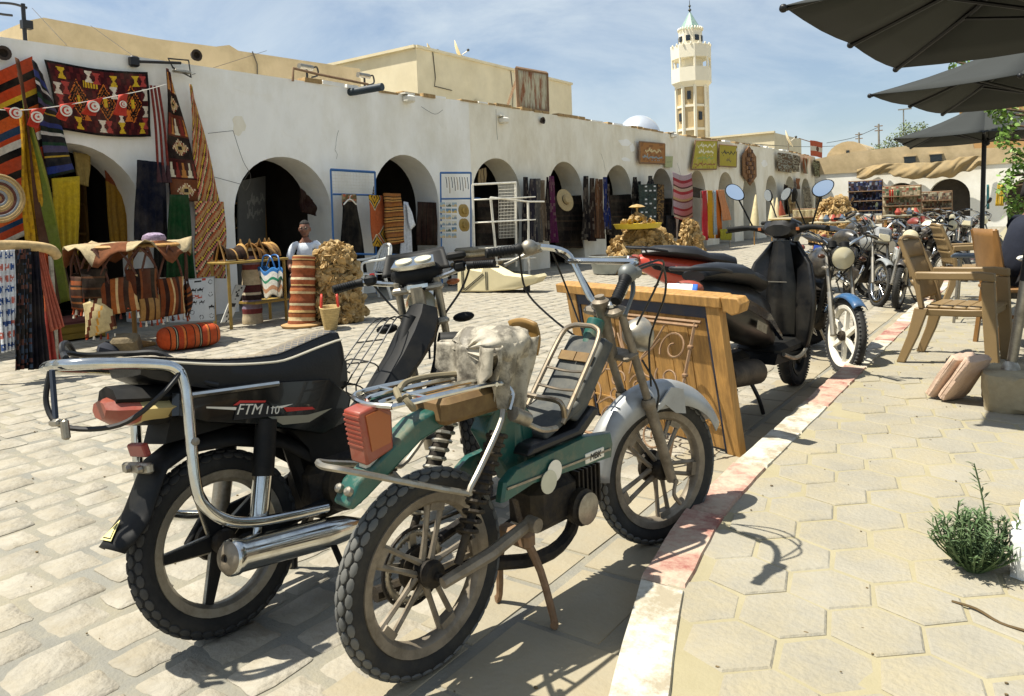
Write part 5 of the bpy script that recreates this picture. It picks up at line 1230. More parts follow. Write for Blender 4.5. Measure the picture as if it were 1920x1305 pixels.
# grille
gt = thing('iron_grille', 'rusty wrought iron grille with scrolls leaning on the pine screen', 'grille', (-1.75, 3.55, 0))
go = Vector((-1.75, 3.55, 0)); tr_ = o0+uu*.16+ww*.70+nn*.035; tl_ = o0+uu*.90+ww*.69+nn*.035; br_g = Vector((-1.50, 3.34, .012)); bl_g = Vector((-2.24, 3.58, .012))
def gp(u, v, d=0.0): # u 0..1 from right to left, v 0..1 up
    return lerpv(lerpv(br_g, bl_g, u), lerpv(tr_, tl_, u), v)-go+nn*d
def gbar(a, c, r=.008, n_=6): return MB().tube([gp(*a), gp(*c)], r, n_)
for a, c in (((0, 0), (0, 1.0)), ((1, 0), (1, 1)), ((-.03, .97), (1.03, .97)), ((0, .06), (1, .06)), ((-.05, 1.0), (1.05, 1.0))): gbar(a, c, .009, 4).build('frame_bar', M_RUSTY, gt, smooth=False)
def scroll(cu, cv, r, sgn, a0, turns=1.35, asp=1.0):
    pts = []
    for i in range(26):
        t = i/25; a = a0+sgn*2*math.pi*turns*t; rr = r*(1-.78*t); pts.append(gp(cu+rr*math.cos(a), cv+rr*math.sin(a)*asp, .004))
    return pts
for cu, cv, r, sg, a0, tn in ((.14, .80, .13, 1, -.5, 1.3), (.86, .80, .13, -1, math.pi+.5, 1.3), (.14, .58, .12, -1, .5, 1.2), (.86, .58, .12, 1, math.pi-.5, 1.2), (.16, .36, .12, 1, -.6, 1.3), (.84, .36, .12, -1, math.pi+.6, 1.3),
        (.15, .17, .1, -1, .6, 1.2), (.85, .17, .1, 1, math.pi-.6, 1.2), (.40, .5, .075, 1, 0, 1.2), (.60, .5, .075, -1, math.pi, 1.2), (.41, .40, .06, -1, 0, 1.1), (.59, .40, .06, 1, math.pi, 1.1), (.40, .22, .08, 1, 1, 1.2), (.60, .22, .08, -1, 2, 1.2)):
    MB().tube(scroll(cu, cv, r, sg, a0, tn), .0055, 5).build('scroll', M_RUSTY, gt)
for pts in ([(.27, .95), (.34, .8), (.42, .68), (.36, .58), (.26, .56)], [(.73, .95), (.66, .8), (.58, .68), (.64, .58), (.74, .56)], [(.28, .3), (.38, .36), (.5, .3), (.62, .36), (.72, .3)], [(.28, .85), (.4, .7), (.5, .66), (.6, .7), (.72, .85)], [(.5, .56), (.5, .66), (.47, .70), (.5, .76)], [(.3, .1), (.42, .14), (.5, .1), (.58, .14), (.7, .1)]):
    MB().tube(sm([gp(u, v, .004) for u, v in pts], 5), .0055, 5).build('scroll', M_RUSTY, gt)
for v in (.2, .42, .62, .82):
    for u in (0, 1): MB().bbox(tuple(gp(u, v)), (.028, .028, .022), None, .006).build('collar', M_RUSTY, gt)

# ================================================================== pavement furniture
M_BEIGE = mat('beige_plastic', '#86704c', .45, 0, var=.08, scale=5, dirt='#6d5331', dirt_amt=.35, dirt_scale=4)
def arm_chair(label, loc, rz, m, group='plastic armchairs'):
    t = thing('plastic_armchair', label, 'chair', loc, rz, group)
    # x = forward
    for sg in (-1, 1):
        y_ = sg*.235
        MB().loft([[(x_-.038, y_-.026, z), (x_+.042, y_-.026, z), (x_+.042, y_+.026, z), (x_-.038, y_+.026, z)] for x_, z in ((.27, .0), (.255, .3), (.245, .60))]).build('front_leg', m, t, bev=.006)
        MB().loft([[(x_-w, y_*k-.022, z), (x_+w, y_*k-.022, z), (x_+w, y_*k+.022, z), (x_-w, y_*k+.022, z)] for x_, z, w, k in ((-.30, 0, .028, 1.05), (-.22, .2, .035, 1.0), (-.165, .40, .045, .95))]).build('rear_leg', m, t, bev=.006)
        MB().loft([[(-.20, y_-.028, z0), (-.20, y_+.028, z0), (-.20, y_+.028, z0+.06), (-.20, y_-.028, z0+.06)] if k == 0 else [(x_, y_-.03, z0), (x_, y_+.03, z0), (x_, y_+.032, z0+.058), (x_, y_-.032, z0+.058)] for k, (x_, z0) in enumerate(((-.2, .60), (0, .605), (.2, .61), (.29, .60)))]).build('armrest', m, t, bev=.01)
        MB().loft([[(x_-.016, y_-.015, z), (x_+.016, y_-.015, z), (x_+.016, y_+.015, z), (x_-.016, y_+.015, z)] for x_, z in ((-.165, .40), (-.19, .61))]).build('arm_support', m, t, bev=.004)
    for i in range(5):
        x_ = -.13+.085*i
        MB().bbox((x_+.03, 0, .408), (.083, .43, .022), Matrix.Rotation(.03, 3, 'Y'), .008).build('seat_slat', m, t)
    MB().loft([[(x_, -.225, z-.05), (x_, .225, z-.05), (x_, .235, z), (x_, -.235, z)] for x_, z in ((-.17, .395), (.1, .40), (.27, .41))]).build('seat_frame', m, t, bev=.008)
    for i, (z0, z1) in enumerate(((.45, .60), (.605, .745), (.75, .875))):
        def bk(u, v, z0=z0, z1=z1):
            z = lerp(z0, z1, v); return (-.175-.30*(z-.42)-.025*math.cos((u-.5)*math.pi)+.012*math.sin(v*math.pi), (u-.5)*.43, z)
        MB().grid(bk, 12, 6).build('back_panel', m, t, thick=.03)
    for sg in (-1, 1): MB().tube([(-.165, sg*.222, .40), (-.2, sg*.225, .6), (-.305, sg*.215, .88)], [.022, .02, .016], 8).build('back_post', m, t)
    MB().tube(sm([(-.305, -.215, .88), (-.325, -.1, .895), (-.33, 0, .90), (-.325, .1, .895), (-.305, .215, .88)], 4), .015, 8).build('back_rail', m, t)
    return t
arm_chair('beige plastic armchair standing on the pavement beside the leaning pink slabs', (-.52, 6.22, .1), R(-8), M_BEIGE)
arm_chair('second beige armchair further along the pavement by the motorbike row', (-.72, 9.9, .1), R(20), M_BEIGE)
M_CHWOOD = mat('varnished_wood', '#7d5a30', .45, 0, var=.25, stretch=(8, 1, 1), scale=4)
def wood_chair(label, loc, rz):
    t = thing('wooden_chair', label, 'chair', loc, rz)
    for x_, y_ in ((.2, -.2), (.2, .2)): MB().box((x_, y_, .225), (.04, .04, .45)).build('front_leg', M_CHWOOD, t, bev=.004)
    for y_ in (-.2, .2): MB().tube([(-.26, y_, 0), (-.2, y_, .45), (-.27, y_, .92)], .021, 4).build('rear_leg', M_CHWOOD, t)
    MB().bbox((0, 0, .46), (.46, .46, .035), None, .01).build('seat', M_CHWOOD, t)
    MB().grid(lambda u, v: (-.235-.03*v-.03*math.cos((u-.5)*3), (u-.5)*.4, lerp(.58, .93, v)), 10, 6).build('backrest', M_CHWOOD, t, thick=.02)
    for y_ in (-.2, .2): MB().box((-.01, y_, .2), (.4, .025, .03)).build('stretcher', M_CHWOOD, t)
wood_chair('varnished wooden chair under the seated man on the pavement', (-.14, 7.05, .1), R(25))
st = thing('bar_stool', 'grey metal stool beside the wooden chair on the pavement', 'stool', (-.56, 8.3, .1))
for a in range(4): c_, s_ = math.cos(R(45+90*a)), math.sin(R(45+90*a)); MB().tube([(c_*.2, s_*.2, 0), (c_*.13, s_*.13, .62)], .013, 7).build('leg', M_STEEL, st)
MB().bbox((0, 0, .635), (.32, .32, .03), None, .01).build('seat', mat('blue_grey_seat', '#56616c', .5), st)
MB().tube([(.165, .165, .22), (-.165, .165, .22), (-.165, -.165, .22), (.165, -.165, .22)], .009, 6, True).build('foot_ring', M_STEEL, st)
tb = thing('cafe_table', 'white metal cafe table at the pavement edge beside the parasol pole', 'table', (.22, 6.7, .1))
MB().lathe((0, 0, .70), (0,0,1), [(0, 0), (.38, 0), (.39, .012), (.38, .025), (0, .025)], 32).build('table_top', M_WHITEMETAL, tb)
for a in range(4): c_, s_ = math.cos(R(45+90*a)), math.sin(R(45+90*a)); MB().tube([(c_*.32, s_*.32, 0), (c_*.22, s_*.22, .70)], .014, 7).build('leg', M_WHITEMETAL, tb)
# parasols
M_PARA = mat('charcoal_canvas', '#2a2d2b', .9, 0, var=.06, scale=3, bump=.1, bscale=200)
M_POLE = mat('dark_pole', '#17181a', .45, .3)
def parasol(label, centre, side, rz, z_edge, foot, zfoot, rise=.55, silver=False):
    t = thing('parasol', label, 'parasol', (foot[0], foot[1], zfoot), 0, 'charcoal cafe parasols')
    C_ = Vector((centre[0]-foot[0], centre[1]-foot[1], 0)); hs_ = side/2; apex = Vector((C_.x, C_.y, z_edge+rise-zfoot))
    rim = []
    for k in range(8):
        a = R(45+45*k); r_ = hs_*math.sqrt(2) if k % 2 == 0 else hs_
        p = Vector((r_*math.cos(a), r_*math.sin(a), 0)); p.rotate(Matrix.Rotation(rz, 3, 'Z')); rim.append(C_+p+Vector((0, 0, z_edge-zfoot+(0 if k % 2 == 0 else .0))))
    b = MB(); N = 6
    for k in range(8):
        p, q = rim[k], rim[(k+1) % 8]
        def pan(u, v, p=p, q=q):
            e = p.lerp(q, u); x_ = apex.lerp(e, v); return x_-Vector((0, 0, .05*math.sin(math.pi*v)*1+.02*math.sin(math.pi*u)*v))
        b.grid(pan, 4, N)
    b.build('canopy', M_PARA, t, thick=.006, angle=25)
    for k in range(8):
        MB().tube([apex-Vector((0, 0, .03)), rim[k].lerp(apex, .5)-Vector((0, 0, .075)), rim[k]-Vector((0, 0, .015))], .014, 6).build('rib', M_POLE, t)
        hub = apex-Vector((0, 0, .62)); MB().tube([hub, rim[k].lerp(apex, .45)-Vector((0, 0, .085))], .012, 6).build('stretcher', M_POLE, t)
        MB().ball(tuple(rim[k]-Vector((0, 0, .01))), .022, 8, 6).build('rib_cap', M_POLE, t)
    base = Vector((0, 0, 0))
    if silver:
        m = base.lerp(apex, .2); MB().tube([base, m], .026, 12).build('lower_pole', M_STEEL, t); MB().tube([m, apex+Vector((0, 0, .06))], .03, 12).build('pole', M_POLE, t)
        MB().lathe((0, 0, 0), (0,0,1), [(.05, 0), (.04, .03), (.027, .05)], 14).build('pole_foot', M_STEEL, t)
    else:
        MB().tube([base, apex+Vector((0, 0, .06))], .033, 12).build('pole', M_POLE, t)
    MB().lathe(tuple(apex-Vector((0, 0, .68))), (0,0,1), [(.034, 0), (.055, .02), (.055, .1), (.034, .12)], 12).build('runner', M_POLE, t)
    return t
parasol('nearest charcoal parasol with silver lower pole, overhanging the pavement', (.2, 4.95), 2.34, R(-4), 2.25, (-.155, 4.98), .3, silver=True)
parasol('middle charcoal parasol of the three along the pavement', (.03, 8.45), 2.3, R(-9), 2.25, (.1, 8.5), .1)
parasol('farthest charcoal parasol on a dark pole near the far motorbikes', (-.72, 13.62), 2.25, R(2), 2.22, (-.80, 13.6), .1)
for lb, xy in (('round dark weight of the farthest parasol', (-.80, 13.6)),):
    pass
# concrete block, leaning slabs
M_CONC = mat('rough_concrete', '#a39679', .95, var=.15, scale=9, bump=.6, bscale=18, dirt='#6b6049', dirt_amt=.6, dirt_scale=4)
def rock(b, c, d, seed, n=10, rough=.06, rot=None):
    rr = random.Random(seed); rings = []
    for j, (z, k) in enumerate(((-.5, .96), (-.38, 1.0), (0, 1.0), (.36, .98), (.48, .93), (.5, .84))):
        ring = []
        for i in range(n*2):
            a = math.pi*i/n; sq = 5; q = (abs(math.cos(a))**sq+abs(math.sin(a))**sq)**(-1/sq)*.5*k
            p = Vector((q*math.cos(a)*d[0], q*math.sin(a)*d[1], z*d[2]))+Vector((rr.uniform(-1, 1), rr.uniform(-1, 1), rr.uniform(-.6, .6)))*rough*min(d)
            if rot is not None: p = rot @ p
            ring.append(p+Vector(c))
        rings.append(ring)
    b.loft(rings)
cb = thing('concrete_block', 'rough cracked concrete block holding the nearest parasol pole', 'concrete block', (-.06, 4.98, .1))
b = MB(); rock(b, (-.10, 0, .1), (.26, .46, .2), 3); b.build('block', M_CONC, cb, angle=30)
b = MB(); rock(b, (.20, .01, .1), (.32, .46, .2), 4); b.build('block', M_CONC, cb, angle=30)
M_PINK = mat('pink_slab', '#c4ab97', .9, var=.12, scale=7, bump=.35, bscale=30, dirt='#a5876f', dirt_amt=.5, dirt_scale=6)
for k, (x_, lb) in enumerate(((-.44, 'outer of two pinkish slabs leaning against the concrete block'), (-.37, 'inner pinkish slab leaning directly on the concrete block'))):
    b = MB(); rt = Matrix.Rotation(R(-32), 3, 'Z') @ Matrix.Rotation(R(34), 3, 'Y'); rock(b, (0, 0, 0), (.055, .20, .30), 11+k, n=16, rough=.07, rot=rt)
    o = b.build('stone_slab', M_PINK, angle=30, loc=(x_, 4.98-.05*k, .245)); tag(o, lb, 'slab', 'leaning slabs')
# weed
M_LEAF = mat('dusty_weed_leaf', '#48603a', .7, 0, var=.3, scale=20, dirt='#7d8a5c', dirt_amt=.4, dirt_scale=15)
wd = thing('weed', 'bushy green weed growing between the hexagonal pavers', 'plant', (-.184, 2.668, .1))
rr = random.Random(5); b = MB(); bs = MB()
for i in range(95):
    a = rr.uniform(0, 6.28); sp = rr.uniform(.01, .125); ht = rr.uniform(.06, .17)*(1.15-sp*3)+.02
    if i == 0: a, sp, ht = 0, .005, .34
    if i == 1: a, sp, ht = 2.5, .05, .2
    if i in (2, 3): a, sp, ht = (3.6, .11, .17) if i == 2 else (.3, .13, .18)
    p0 = Vector((.02*math.cos(a), .02*math.sin(a), 0)); p2 = Vector((sp*math.cos(a), sp*math.sin(a), ht)); p1 = p0.lerp(p2, .5)+Vector((.02*math.cos(a), .02*math.sin(a), .01))
    st_ = sm([p0, p1, p2], 4); bs.tube(st_, [.003]*4+[.0025]*4+[.0015], 4)
    nl = int(10+ht*90)
    for k in range(nl):
        t = .12+.9*k/nl; i0 = min(int(t*8), 7); p = st_[i0].lerp(st_[i0+1], t*8-i0); la = rr.uniform(0, 6.28); up = rr.uniform(.2, .9); L = rr.uniform(.018, .038); w = rr.uniform(.0025, .0045)
        d = Vector((math.cos(la), math.sin(la), up)).normalized(); sd = d.cross(Vector((0, 0, 1))).normalized(); m = p+d*L*.5+Vector((0, 0, .002)); e = p+d*L
        b.add([p, m+sd*w, e, m-sd*w], [(0, 1, 2), (0, 2, 3)])
b.build('leaves', M_LEAF, wd, smooth=False, fixn=False); bs.build('stems', M_LEAF, wd)
# white painted lump at the pavement edge
wl = thing('white_block', 'broken white painted block next to the weed', 'block', (-.035, 2.73, .1))
M_WH = mat('white_foam', '#e6e6e2', .8, var=.05, bump=.3, bscale=25)
for k, (c, d) in enumerate((((.0, 0, .07), (.11, .13, .14)), ((.02, .02, .175), (.10, .12, .07)), ((.05, .03, .25), (.08, .1, .09)), ((.13, .02, .1), (.12, .14, .2)))):
    b = MB(); rock(b, c, d, 30+k, rough=.05); b.build('lump', M_WH, wl, angle=30)
tw = MB().tube(sm([(-.22, 2.42, .104), (-.16, 2.40, .108), (-.1, 2.36, .103), (-.03, 2.34, .106), (.06, 2.30, .104)], 4), .004, 5)
tag(tw.build('twig', mat('dry_twig', '#5b4a2e', .9)), 'dry twig lying on the pavers below the weed', 'twig')

# ================================================================== souvenir stalls
Lc = lin
def mixc(a, b_, t): return tuple(x+(y-x)*t for x, y in zip(a, b_))
def stripes(*spec, axis='v', slant=0.0, rep=1.0, jag=0.0):
    cs = [(Lc(c), w) for c, w in spec]; tot = sum(w for c, w in cs)
    def f(u, v):
        t = (v+slant*u if axis == 'v' else u+slant*v)*rep
        if jag: t += jag*(abs((u*9) % 1-.5) if axis == 'v' else abs((v*9) % 1-.5))
        t = (t % 1.0)*tot
        for c, w in cs:
            if t < w: return c
            t -= w
        return cs[-1][0]
    return f
def kilim(u, v):
    dk, rd, bk = Lc('#3a1418'), Lc('#571d1e'), Lc('#120d10')
    if u < .02 or u > .975 or v < .035 or v > .96: return bk
    c = dk if (int(u*30)+int(v*9)) % 3 else rd
    cols = [Lc('#c9a52a'), Lc('#d8cdb8'), Lc('#a8413b'), Lc('#1f2d20'), Lc('#c96f2a')]
    for cx, cy, k in ((.12, .15, 0), (.38, .13, 1), (.46, .15, 2), (.63, .16, 0), (.86, .15, 0), (.94, .15, 2), (.06, .38, 1), (.14, .36, 2), (.62, .34, 1), (.96, .36, 1), (.07, .55, 2), (.95, .62, 1), (.2, .86, 0), (.45, .86, 1), (.52, .86, 2), (.66, .87, 0), (.9, .87, 0), (.66, .72, 1), (.74, .68, 4), (.3, .72, 4), (.94, .8, 2)):
        dx, dy = abs(u-cx)/.038, abs(v-cy)/.085
        if dx < 1 and dy < 1 and dx < .25+dy*.85: return cols[k]
    for cx in (.25, .52, .80):
        d = abs(u-cx)/.105+abs(v-.5)/.30
        if d < 1:
            k = int(d*7)
            if abs(u-cx) < .018 and abs(v-.5) < .06: return Lc('#c9a52a')
            return [cols[0], bk, cols[4], bk, Lc('#8f5321'), bk, cols[4]][k] if (int(u*90)+int(v*50)) % 3 else bk
    if abs(v-.25) < .045 and .32 < u < .46 and (int(u*110) % 3): return cols[0]
    return c
def berber(u, v):
    bk = Lc('#1a1012')
    if u < .05 or u > .95: return bk
    k = int(v*6); f = v*6-k; x = abs(u-.5)*2
    base = [Lc('#3b1513'), Lc('#19110f'), Lc('#5a2a1c'), Lc('#201413'), Lc('#3b1513'), Lc('#6b3a20')][k % 6]
    if k % 2 == 1:
        d = abs(x)*1.2+abs(f-.5)*2
        if d < .25: return bk
        if d < .5: return Lc('#c2a36c')
        if d < .8: return Lc('#8a3d2c') if (int(u*24)+int(v*60)) % 2 else Lc('#d9c7a0')
        return base
    t = (u*5) % 1
    if abs(t-.5) < f*.5 and f < .9: return [Lc('#b7793a'), Lc('#d8cdb0'), Lc('#7a2b23')][int(u*5+k) % 3]
    return base
SAND = stripes(('#b3895a', 3), ('#7d2f28', 1), ('#c9a83e', 1.5), ('#1e1613', 1), ('#b86a5a', 2), ('#d2bd8d', 1), ('#35402a', 1), ('#a8512f', 2), slant=.5, rep=4)
def rug(name, label, cat, TL, TR, BR, BL, colf, nu=30, nv=64, wave=.026, fold=0, group=None, thick=.012, m=None, sag=0.0, seed=0.0):
    TL, TR, BR, BL = [Vector(p) for p in (TL, TR, BR, BL)]; n = (TR-TL).cross(BL-TL)
    if n.length < 1e-6: n = Vector((1, 0, 0))
    n.normalize()
    if n.x < 0: n = -n
    def fn(u, v):
        p = TL.lerp(TR, u).lerp(BL.lerp(BR, u), v)
        d = wave*(math.sin(v*7+u*5+seed)+math.sin(u*11+seed*2)*.6)+(fold*math.sin(u*math.pi*2*4+seed)*(.25+.75*v) if fold else 0)
        return p+n*(d+wave)-Vector((0, 0, sag*math.sin(math.pi*u)))
    o = MB().grid(fn, nu, nv, colf).build(name, m or M_WOVEN, thick=thick)
    return tag(o, label, cat, group)
GR = 'rugs and textiles hung on the arcade front'
# ---- big hangings of the first stall
rug('striped_rug', 'orange and black striped rug hung highest at the far left of the wall', 'rug', (-9.77, 3.472, 3.022), (-9.77, 4.044, 3.377), (-9.77, 4.125, 1.38), (-9.77, 3.464, 1.096), stripes(('#b8431f', 2), ('#15110f', 1.2), ('#b8431f', 1.6), ('#c9a528', 1), ('#15110f', 1.6), ('#c95a22', 2), ('#1d3e5c', 1), ('#b8431f', 1), ('#c9c2b2', 1.2), ('#15110f', 1), rep=1.9), group=GR)
rug('striped_rug', 'blue black and white striped rug between the orange rug and kilim', 'rug', (-9.7, 3.995, 3.316), (-9.7, 4.132, 3.097), (-9.7, 4.412, 2.014), (-9.7, 4.086, 1.922), stripes(('#191a20', 2), ('#26346f', 1.4), ('#12211a', 1), ('#b9b6ae', .8), ('#17181f', 1.5), ('#1c3a2a', 1), ('#4a4560', 1.3), ('#111116', 1), ('#b8952f', .4), rep=2.4), group=GR)
rug('kilim', 'dark red kilim with yellow and white hourglass motifs above the first arch', 'rug', (-9.77, 4.164, 3.352), (-9.77, 5.445, 3.38), (-9.77, 5.438, 2.52), (-9.77, 4.307, 2.528), kilim, 110, 60, .012, group=GR, sag=.04)
rug('pointed_rug', 'dark patterned rug hung by one corner right of the kilim', 'rug', (-9.7, 5.656, 3.45), (-9.7, 5.728, 3.373), (-9.7, 6.126, 1.641), (-9.7, 5.594, 1.643), berber, 30, 70, .02, group=GR)
rug('pointed_rug', 'pink and yellow striped rug hung by one corner beside the second arch', 'rug', (-9.73, 6.006, 3.281), (-9.73, 6.052, 3.235), (-9.73, 6.432, 1.47), (-9.73, 5.995, 1.462), SAND, 30, 70, .02, group=GR)
rug('standing_rug', 'pink yellow and brown chevron rug standing on the ground by the pier', 'rug', (-9.55, 5.862, 1.635), (-9.6, 6.373, 1.636), (-9.5, 6.275, 0.538), (-9.4, 5.74, 0.586), SAND, 24, 40, .02, group=GR)
rug('yellow_rug', 'long mustard yellow rug hanging over the striped rugs', 'rug', (-9.45, 3.721, 2.675), (-9.45, 3.825, 2.685), (-9.35, 3.947, 1.066), (-9.35, 3.659, 1.083), lambda u, v: Lc('#b98c16') if hsh(int(u*20), int(v*40)) < .8 else Lc('#9c7112'), 16, 40, .03, fold=.02, group=GR)
rug('green_rug', 'green and brown folded rug hanging behind the mustard rug', 'rug', (-9.5, 3.726, 3.269), (-9.5, 3.78, 3.085), (-9.2, 4.092, 0.497), (-9.2, 3.802, 0.438), stripes(('#4a2b1b', 3), ('#5f6a22', 4), ('#7a7a2a', 2), ('#3a2418', 1), axis='u'), 16, 40, .03, group=GR)
rug('yellow_curtain', 'plain yellow curtain hanging in the first arch', 'curtain', (-9.6, 4.091, 1.916), (-9.6, 4.419, 1.955), (-9.6, 4.337, 0.98), (-9.6, 4.084, 0.996), lambda u, v: Lc('#b79a22'), 24, 12, .01, fold=.02, group=GR)
rug('gold_curtain', 'ochre curtain deep inside the first arch', 'curtain', (-10.3, 5.051, 2.264), (-10.3, 5.419, 2.023), (-10.3, 5.402, 0.987), (-10.3, 5.075, 1.006), lambda u, v: Lc('#9c7425') if v > .25 else Lc('#7c3a1e'), 20, 16, .01, fold=.02, group=GR)
rug('cream_curtain', 'cream cloth strip at the crown of the first arch', 'curtain', (-10.2, 4.622, 2.306), (-10.2, 4.846, 2.283), (-10.2, 4.794, 1.862), (-10.2, 4.663, 1.895), lambda u, v: Lc('#a99257'), 12, 8, .01, fold=.015, group=GR)
for k, (lb, a, c, d, e, col) in enumerate((('navy tunic hung at the edge of the first arch', (-9.6, 5.133, 2.18), (-9.6, 5.508, 2.16), (-9.55, 5.468, 1.088), (-9.55, 5.003, 1.144), '#0e1220'), ('bottle green gown hung below the pointed rug', (-9.5, 5.484, 1.727), (-9.5, 5.759, 1.728), (-9.45, 5.747, 0.585), (-9.45, 5.33, 0.6), '#123c1c'), ('black gown beside the bottle green gown', (-9.6, 5.318, 1.201), (-9.6, 5.51, 1.194), (-9.55, 5.463, 0.622), (-9.55, 5.228, 0.643), '#141512'))):
    rug('gown', lb, 'gown', a, c, d, e, (lambda col: lambda u, v: Lc(col))(col), 28, 20, .01, fold=.025, group='gowns hung at the first stall', seed=k)
b = MB(); p0, p1 = Vector((-9.6, 5.384, 3.173)), Vector((-9.6, 5.362, 2.189))
t = thing('tassel_cord', 'red tasselled cords hanging right of the kilim', 'tassel', tuple(p0))
for k in range(3):
    MB().tube(sm([(0, k*.05, 0), (.02, k*.06+.02, -.5), (.0, k*.07+.03, -1.05)], 4), .018, 6).build('cord', mat('tassel_red', '#6e2216', .9, var=.4, scale=30), t); MB().tube([(0, k*.07+.03, -1.05), (0, k*.07+.03, -1.28)], [.02, .045], 8).build('tassel', mat('tassel_dark', '#3a1d20', .9, var=.5, scale=40), t)
# wall lamp bracket
p = Vector((-9.77, 5.272, 3.496)); t = thing('wall_lamp', 'black floodlight arm bolted to the wall above the kilim', 'lamp', (XW, p.y, p.z))
MB().bbox((.05, 0, 0), (.1, .12, .14), None, .02).build('base', M_CABLE, t); MB().tube([(.06, 0, 0), (.12, .62, .06)], .02, 8).build('arm', M_CABLE, t)
MB().tube([(.1, .45, .1), (.1, .75, .12), (.14, .75, -.12), (.12, .5, -.02)], .012, 6, True).build('lamp_frame', M_CABLE, t); MB().bbox((.13, .62, -.06), (.1, .24, .04), None, .01).build('lamp_head', M_STEEL, t)
p = Vector((-12.2, 4.966, 4.554)); t = thing('roof_aerial', 'curled black aerial on the roof corner at the far left', 'aerial', (p.x, p.y, 4.0))
hz = p.z-4.0; MB().tube([(0, 0, -.5), (0, 0, hz+.1)], .03, 7).build('mast', M_CABLE, t); MB().tube(sm([(0, .05, hz+.05), (0, -.15, hz+.07), (0, -.38, hz+.02), (0, -.36, hz-.1), (0, -.15, hz-.1)], 5), .018, 6).build('hook', M_CABLE, t); MB().box((0, .03, hz-.2), (.1, .14, .12)).build('mount', M_CABLE, t)
# bunting
t = thing('bunting', 'cord of red pennants with white disc and crescent across the first stall', 'bunting', (-9.3, 3.489, 2.647))
bo = Vector((-9.3, 3.489, 2.647)); cpts = [Vector(p)-bo for p in ((-9.3, 3.288, 2.651), (-9.3, 3.645, 2.645), (-9.3, 4.211, 2.767), (-9.4, 5.119, 3.04), (-9.6, 5.6, 3.214))]
MB().tube(sm(cpts, 6), .006, 5).build('cord', mat('white_cord', '#c9c6bb', .8), t)
M_FLAG = mat('flag_red', '#b3321c', .8, var=.08); M_FLAGW = mat('flag_white', '#d8d2c4', .8)
for q in (((-9.3, 3.521, 2.662), (-9.3, 3.721, 2.658), (-9.3, 3.683, 2.56), (-9.3, 3.577, 2.562)), ((-9.3, 3.786, 2.664), (-9.3, 3.978, 2.719), (-9.3, 3.851, 2.46), (-9.3, 3.744, 2.494)), ((-9.3, 4.106, 2.756), (-9.3, 4.309, 2.808), (-9.3, 4.152, 2.563), (-9.3, 4.051, 2.616)), ((-9.3, 4.419, 2.826), (-9.3, 4.623, 2.906), (-9.3, 4.495, 2.656), (-9.3, 4.337, 2.673)), ((-9.3, 4.793, 2.944), (-9.3, 4.927, 2.979), (-9.3, 4.87, 2.689), (-9.3, 4.707, 2.7))):
    A = [Vector(p)-bo for p in q]
    def fl(u, v, A=A): return A[0].lerp(A[1], u).lerp(A[3].lerp(A[2], u), v)+Vector((.03*math.sin(u*4+v*3), 0, 0))
    f = MB().grid(fl, 8, 8).build('pennant', M_FLAG, t, thick=.003)
    e1 = (A[1]-A[0]).normalized(); e2 = (A[3]-A[0]).normalized(); c = (A[0]+A[1]+A[2]+A[3])/4+Vector((.04, 0, 0)); sz = (A[1]-A[0]).length*.32
    nrm = Vector((1, 0, 0)); e2 = nrm.cross(e1)
    MB().prism([(sz*math.cos(R(20*i)), sz*math.sin(R(20*i))) for i in range(18)], c, e1, e2, nrm, .003).build('disc', M_FLAGW, f)
    cr = [(sz*.72*math.cos(R(a)), sz*.72*math.sin(R(a))) for a in range(40, 321, 14)]+[(sz*.14+sz*.56*math.cos(R(a)), sz*.56*math.sin(R(a))) for a in range(310, 49, -14)]
    MB().prism(cr, c+nrm*.003, e1, e2, nrm, .003).build('crescent', M_FLAG, f)
    MB().prism([(sz*.2+sz*(.3 if i % 2 == 0 else .12)*math.cos(R(36*i)), sz*(.3 if i % 2 == 0 else .12)*math.sin(R(36*i))) for i in range(10)], c+nrm*.003, e1, e2, nrm, .003).build('star', M_FLAG, f)
# straw plate, hats
p = Vector((-8.6, 3.154, 1.637)); t = thing('straw_plate', 'round coiled straw plate hung at the far left edge', 'plate', tuple(p))
for k in range(9):
    MB().lathe((0, 0, 0), (1, 0, 0), [(.028*k+.001, .02-.002*k), (.028*k+.014, .032-.002*k), (.028*(k+1), .02-.002*k)], 30).build('coil', mat('straw_%d' % (k % 4), ('#a58a5c', '#5d3427', '#8b9093', '#b9a070')[k % 4], .9, var=.2, scale=30, bump=.3, bscale=120), t)
# ---- scarf rack
SR = thing('scarf_rack', 'cloth wrapped rail on posts carrying scarves at the far left', 'rack', (-7.2, 2.6, 0))
def sr(p): return tuple(Vector(p)-Vector((-7.2, 2.6, 0)))
MB().tube(sm([sr((-7.2, 2.402, 1.18)), sr((-7.2, 2.754, 1.171)), sr((-7.2, 3.006, 1.129)), sr((-7.25, 3.093, 1.057))], 4), .045, 10).build('rail', mat('rail_wrap', '#b59a6c', .9, var=.35, scale=12), SR)
for px in (0, 1): q = (sr((-7.25, 2.531, 1.138)), sr((-7.25, 3.045, 1.06)))[px]; MB().tube([q, (q[0], q[1], 0)], .02, 8).build('post', M_STEEL, SR)
def bfly(u, v):
    c = Lc('#cfd2d6'); i, j = int(u*3), int(v*9); cu, cv = (i+.3+.4*hsh(i, j))/3, (j+.5)/9; dx, dy = (u-cu)*3, (v-cv)*9
    if abs(dx) < .38 and abs(dy) < .3 and abs(dy) < abs(dx)+.08 and hsh(int(u*40), int(v*60)) > .15: return Lc('#2d4f86') if hsh(i, j, 3) > .25 else Lc('#b5655a')
    return c
def floral(u, v): return Lc(('#131519', '#1a1c22', '#3b4a5e', '#5d3a32', '#0e0f12', '#15171c')[int(hsh(int(u*14), int(v*36))*6)])
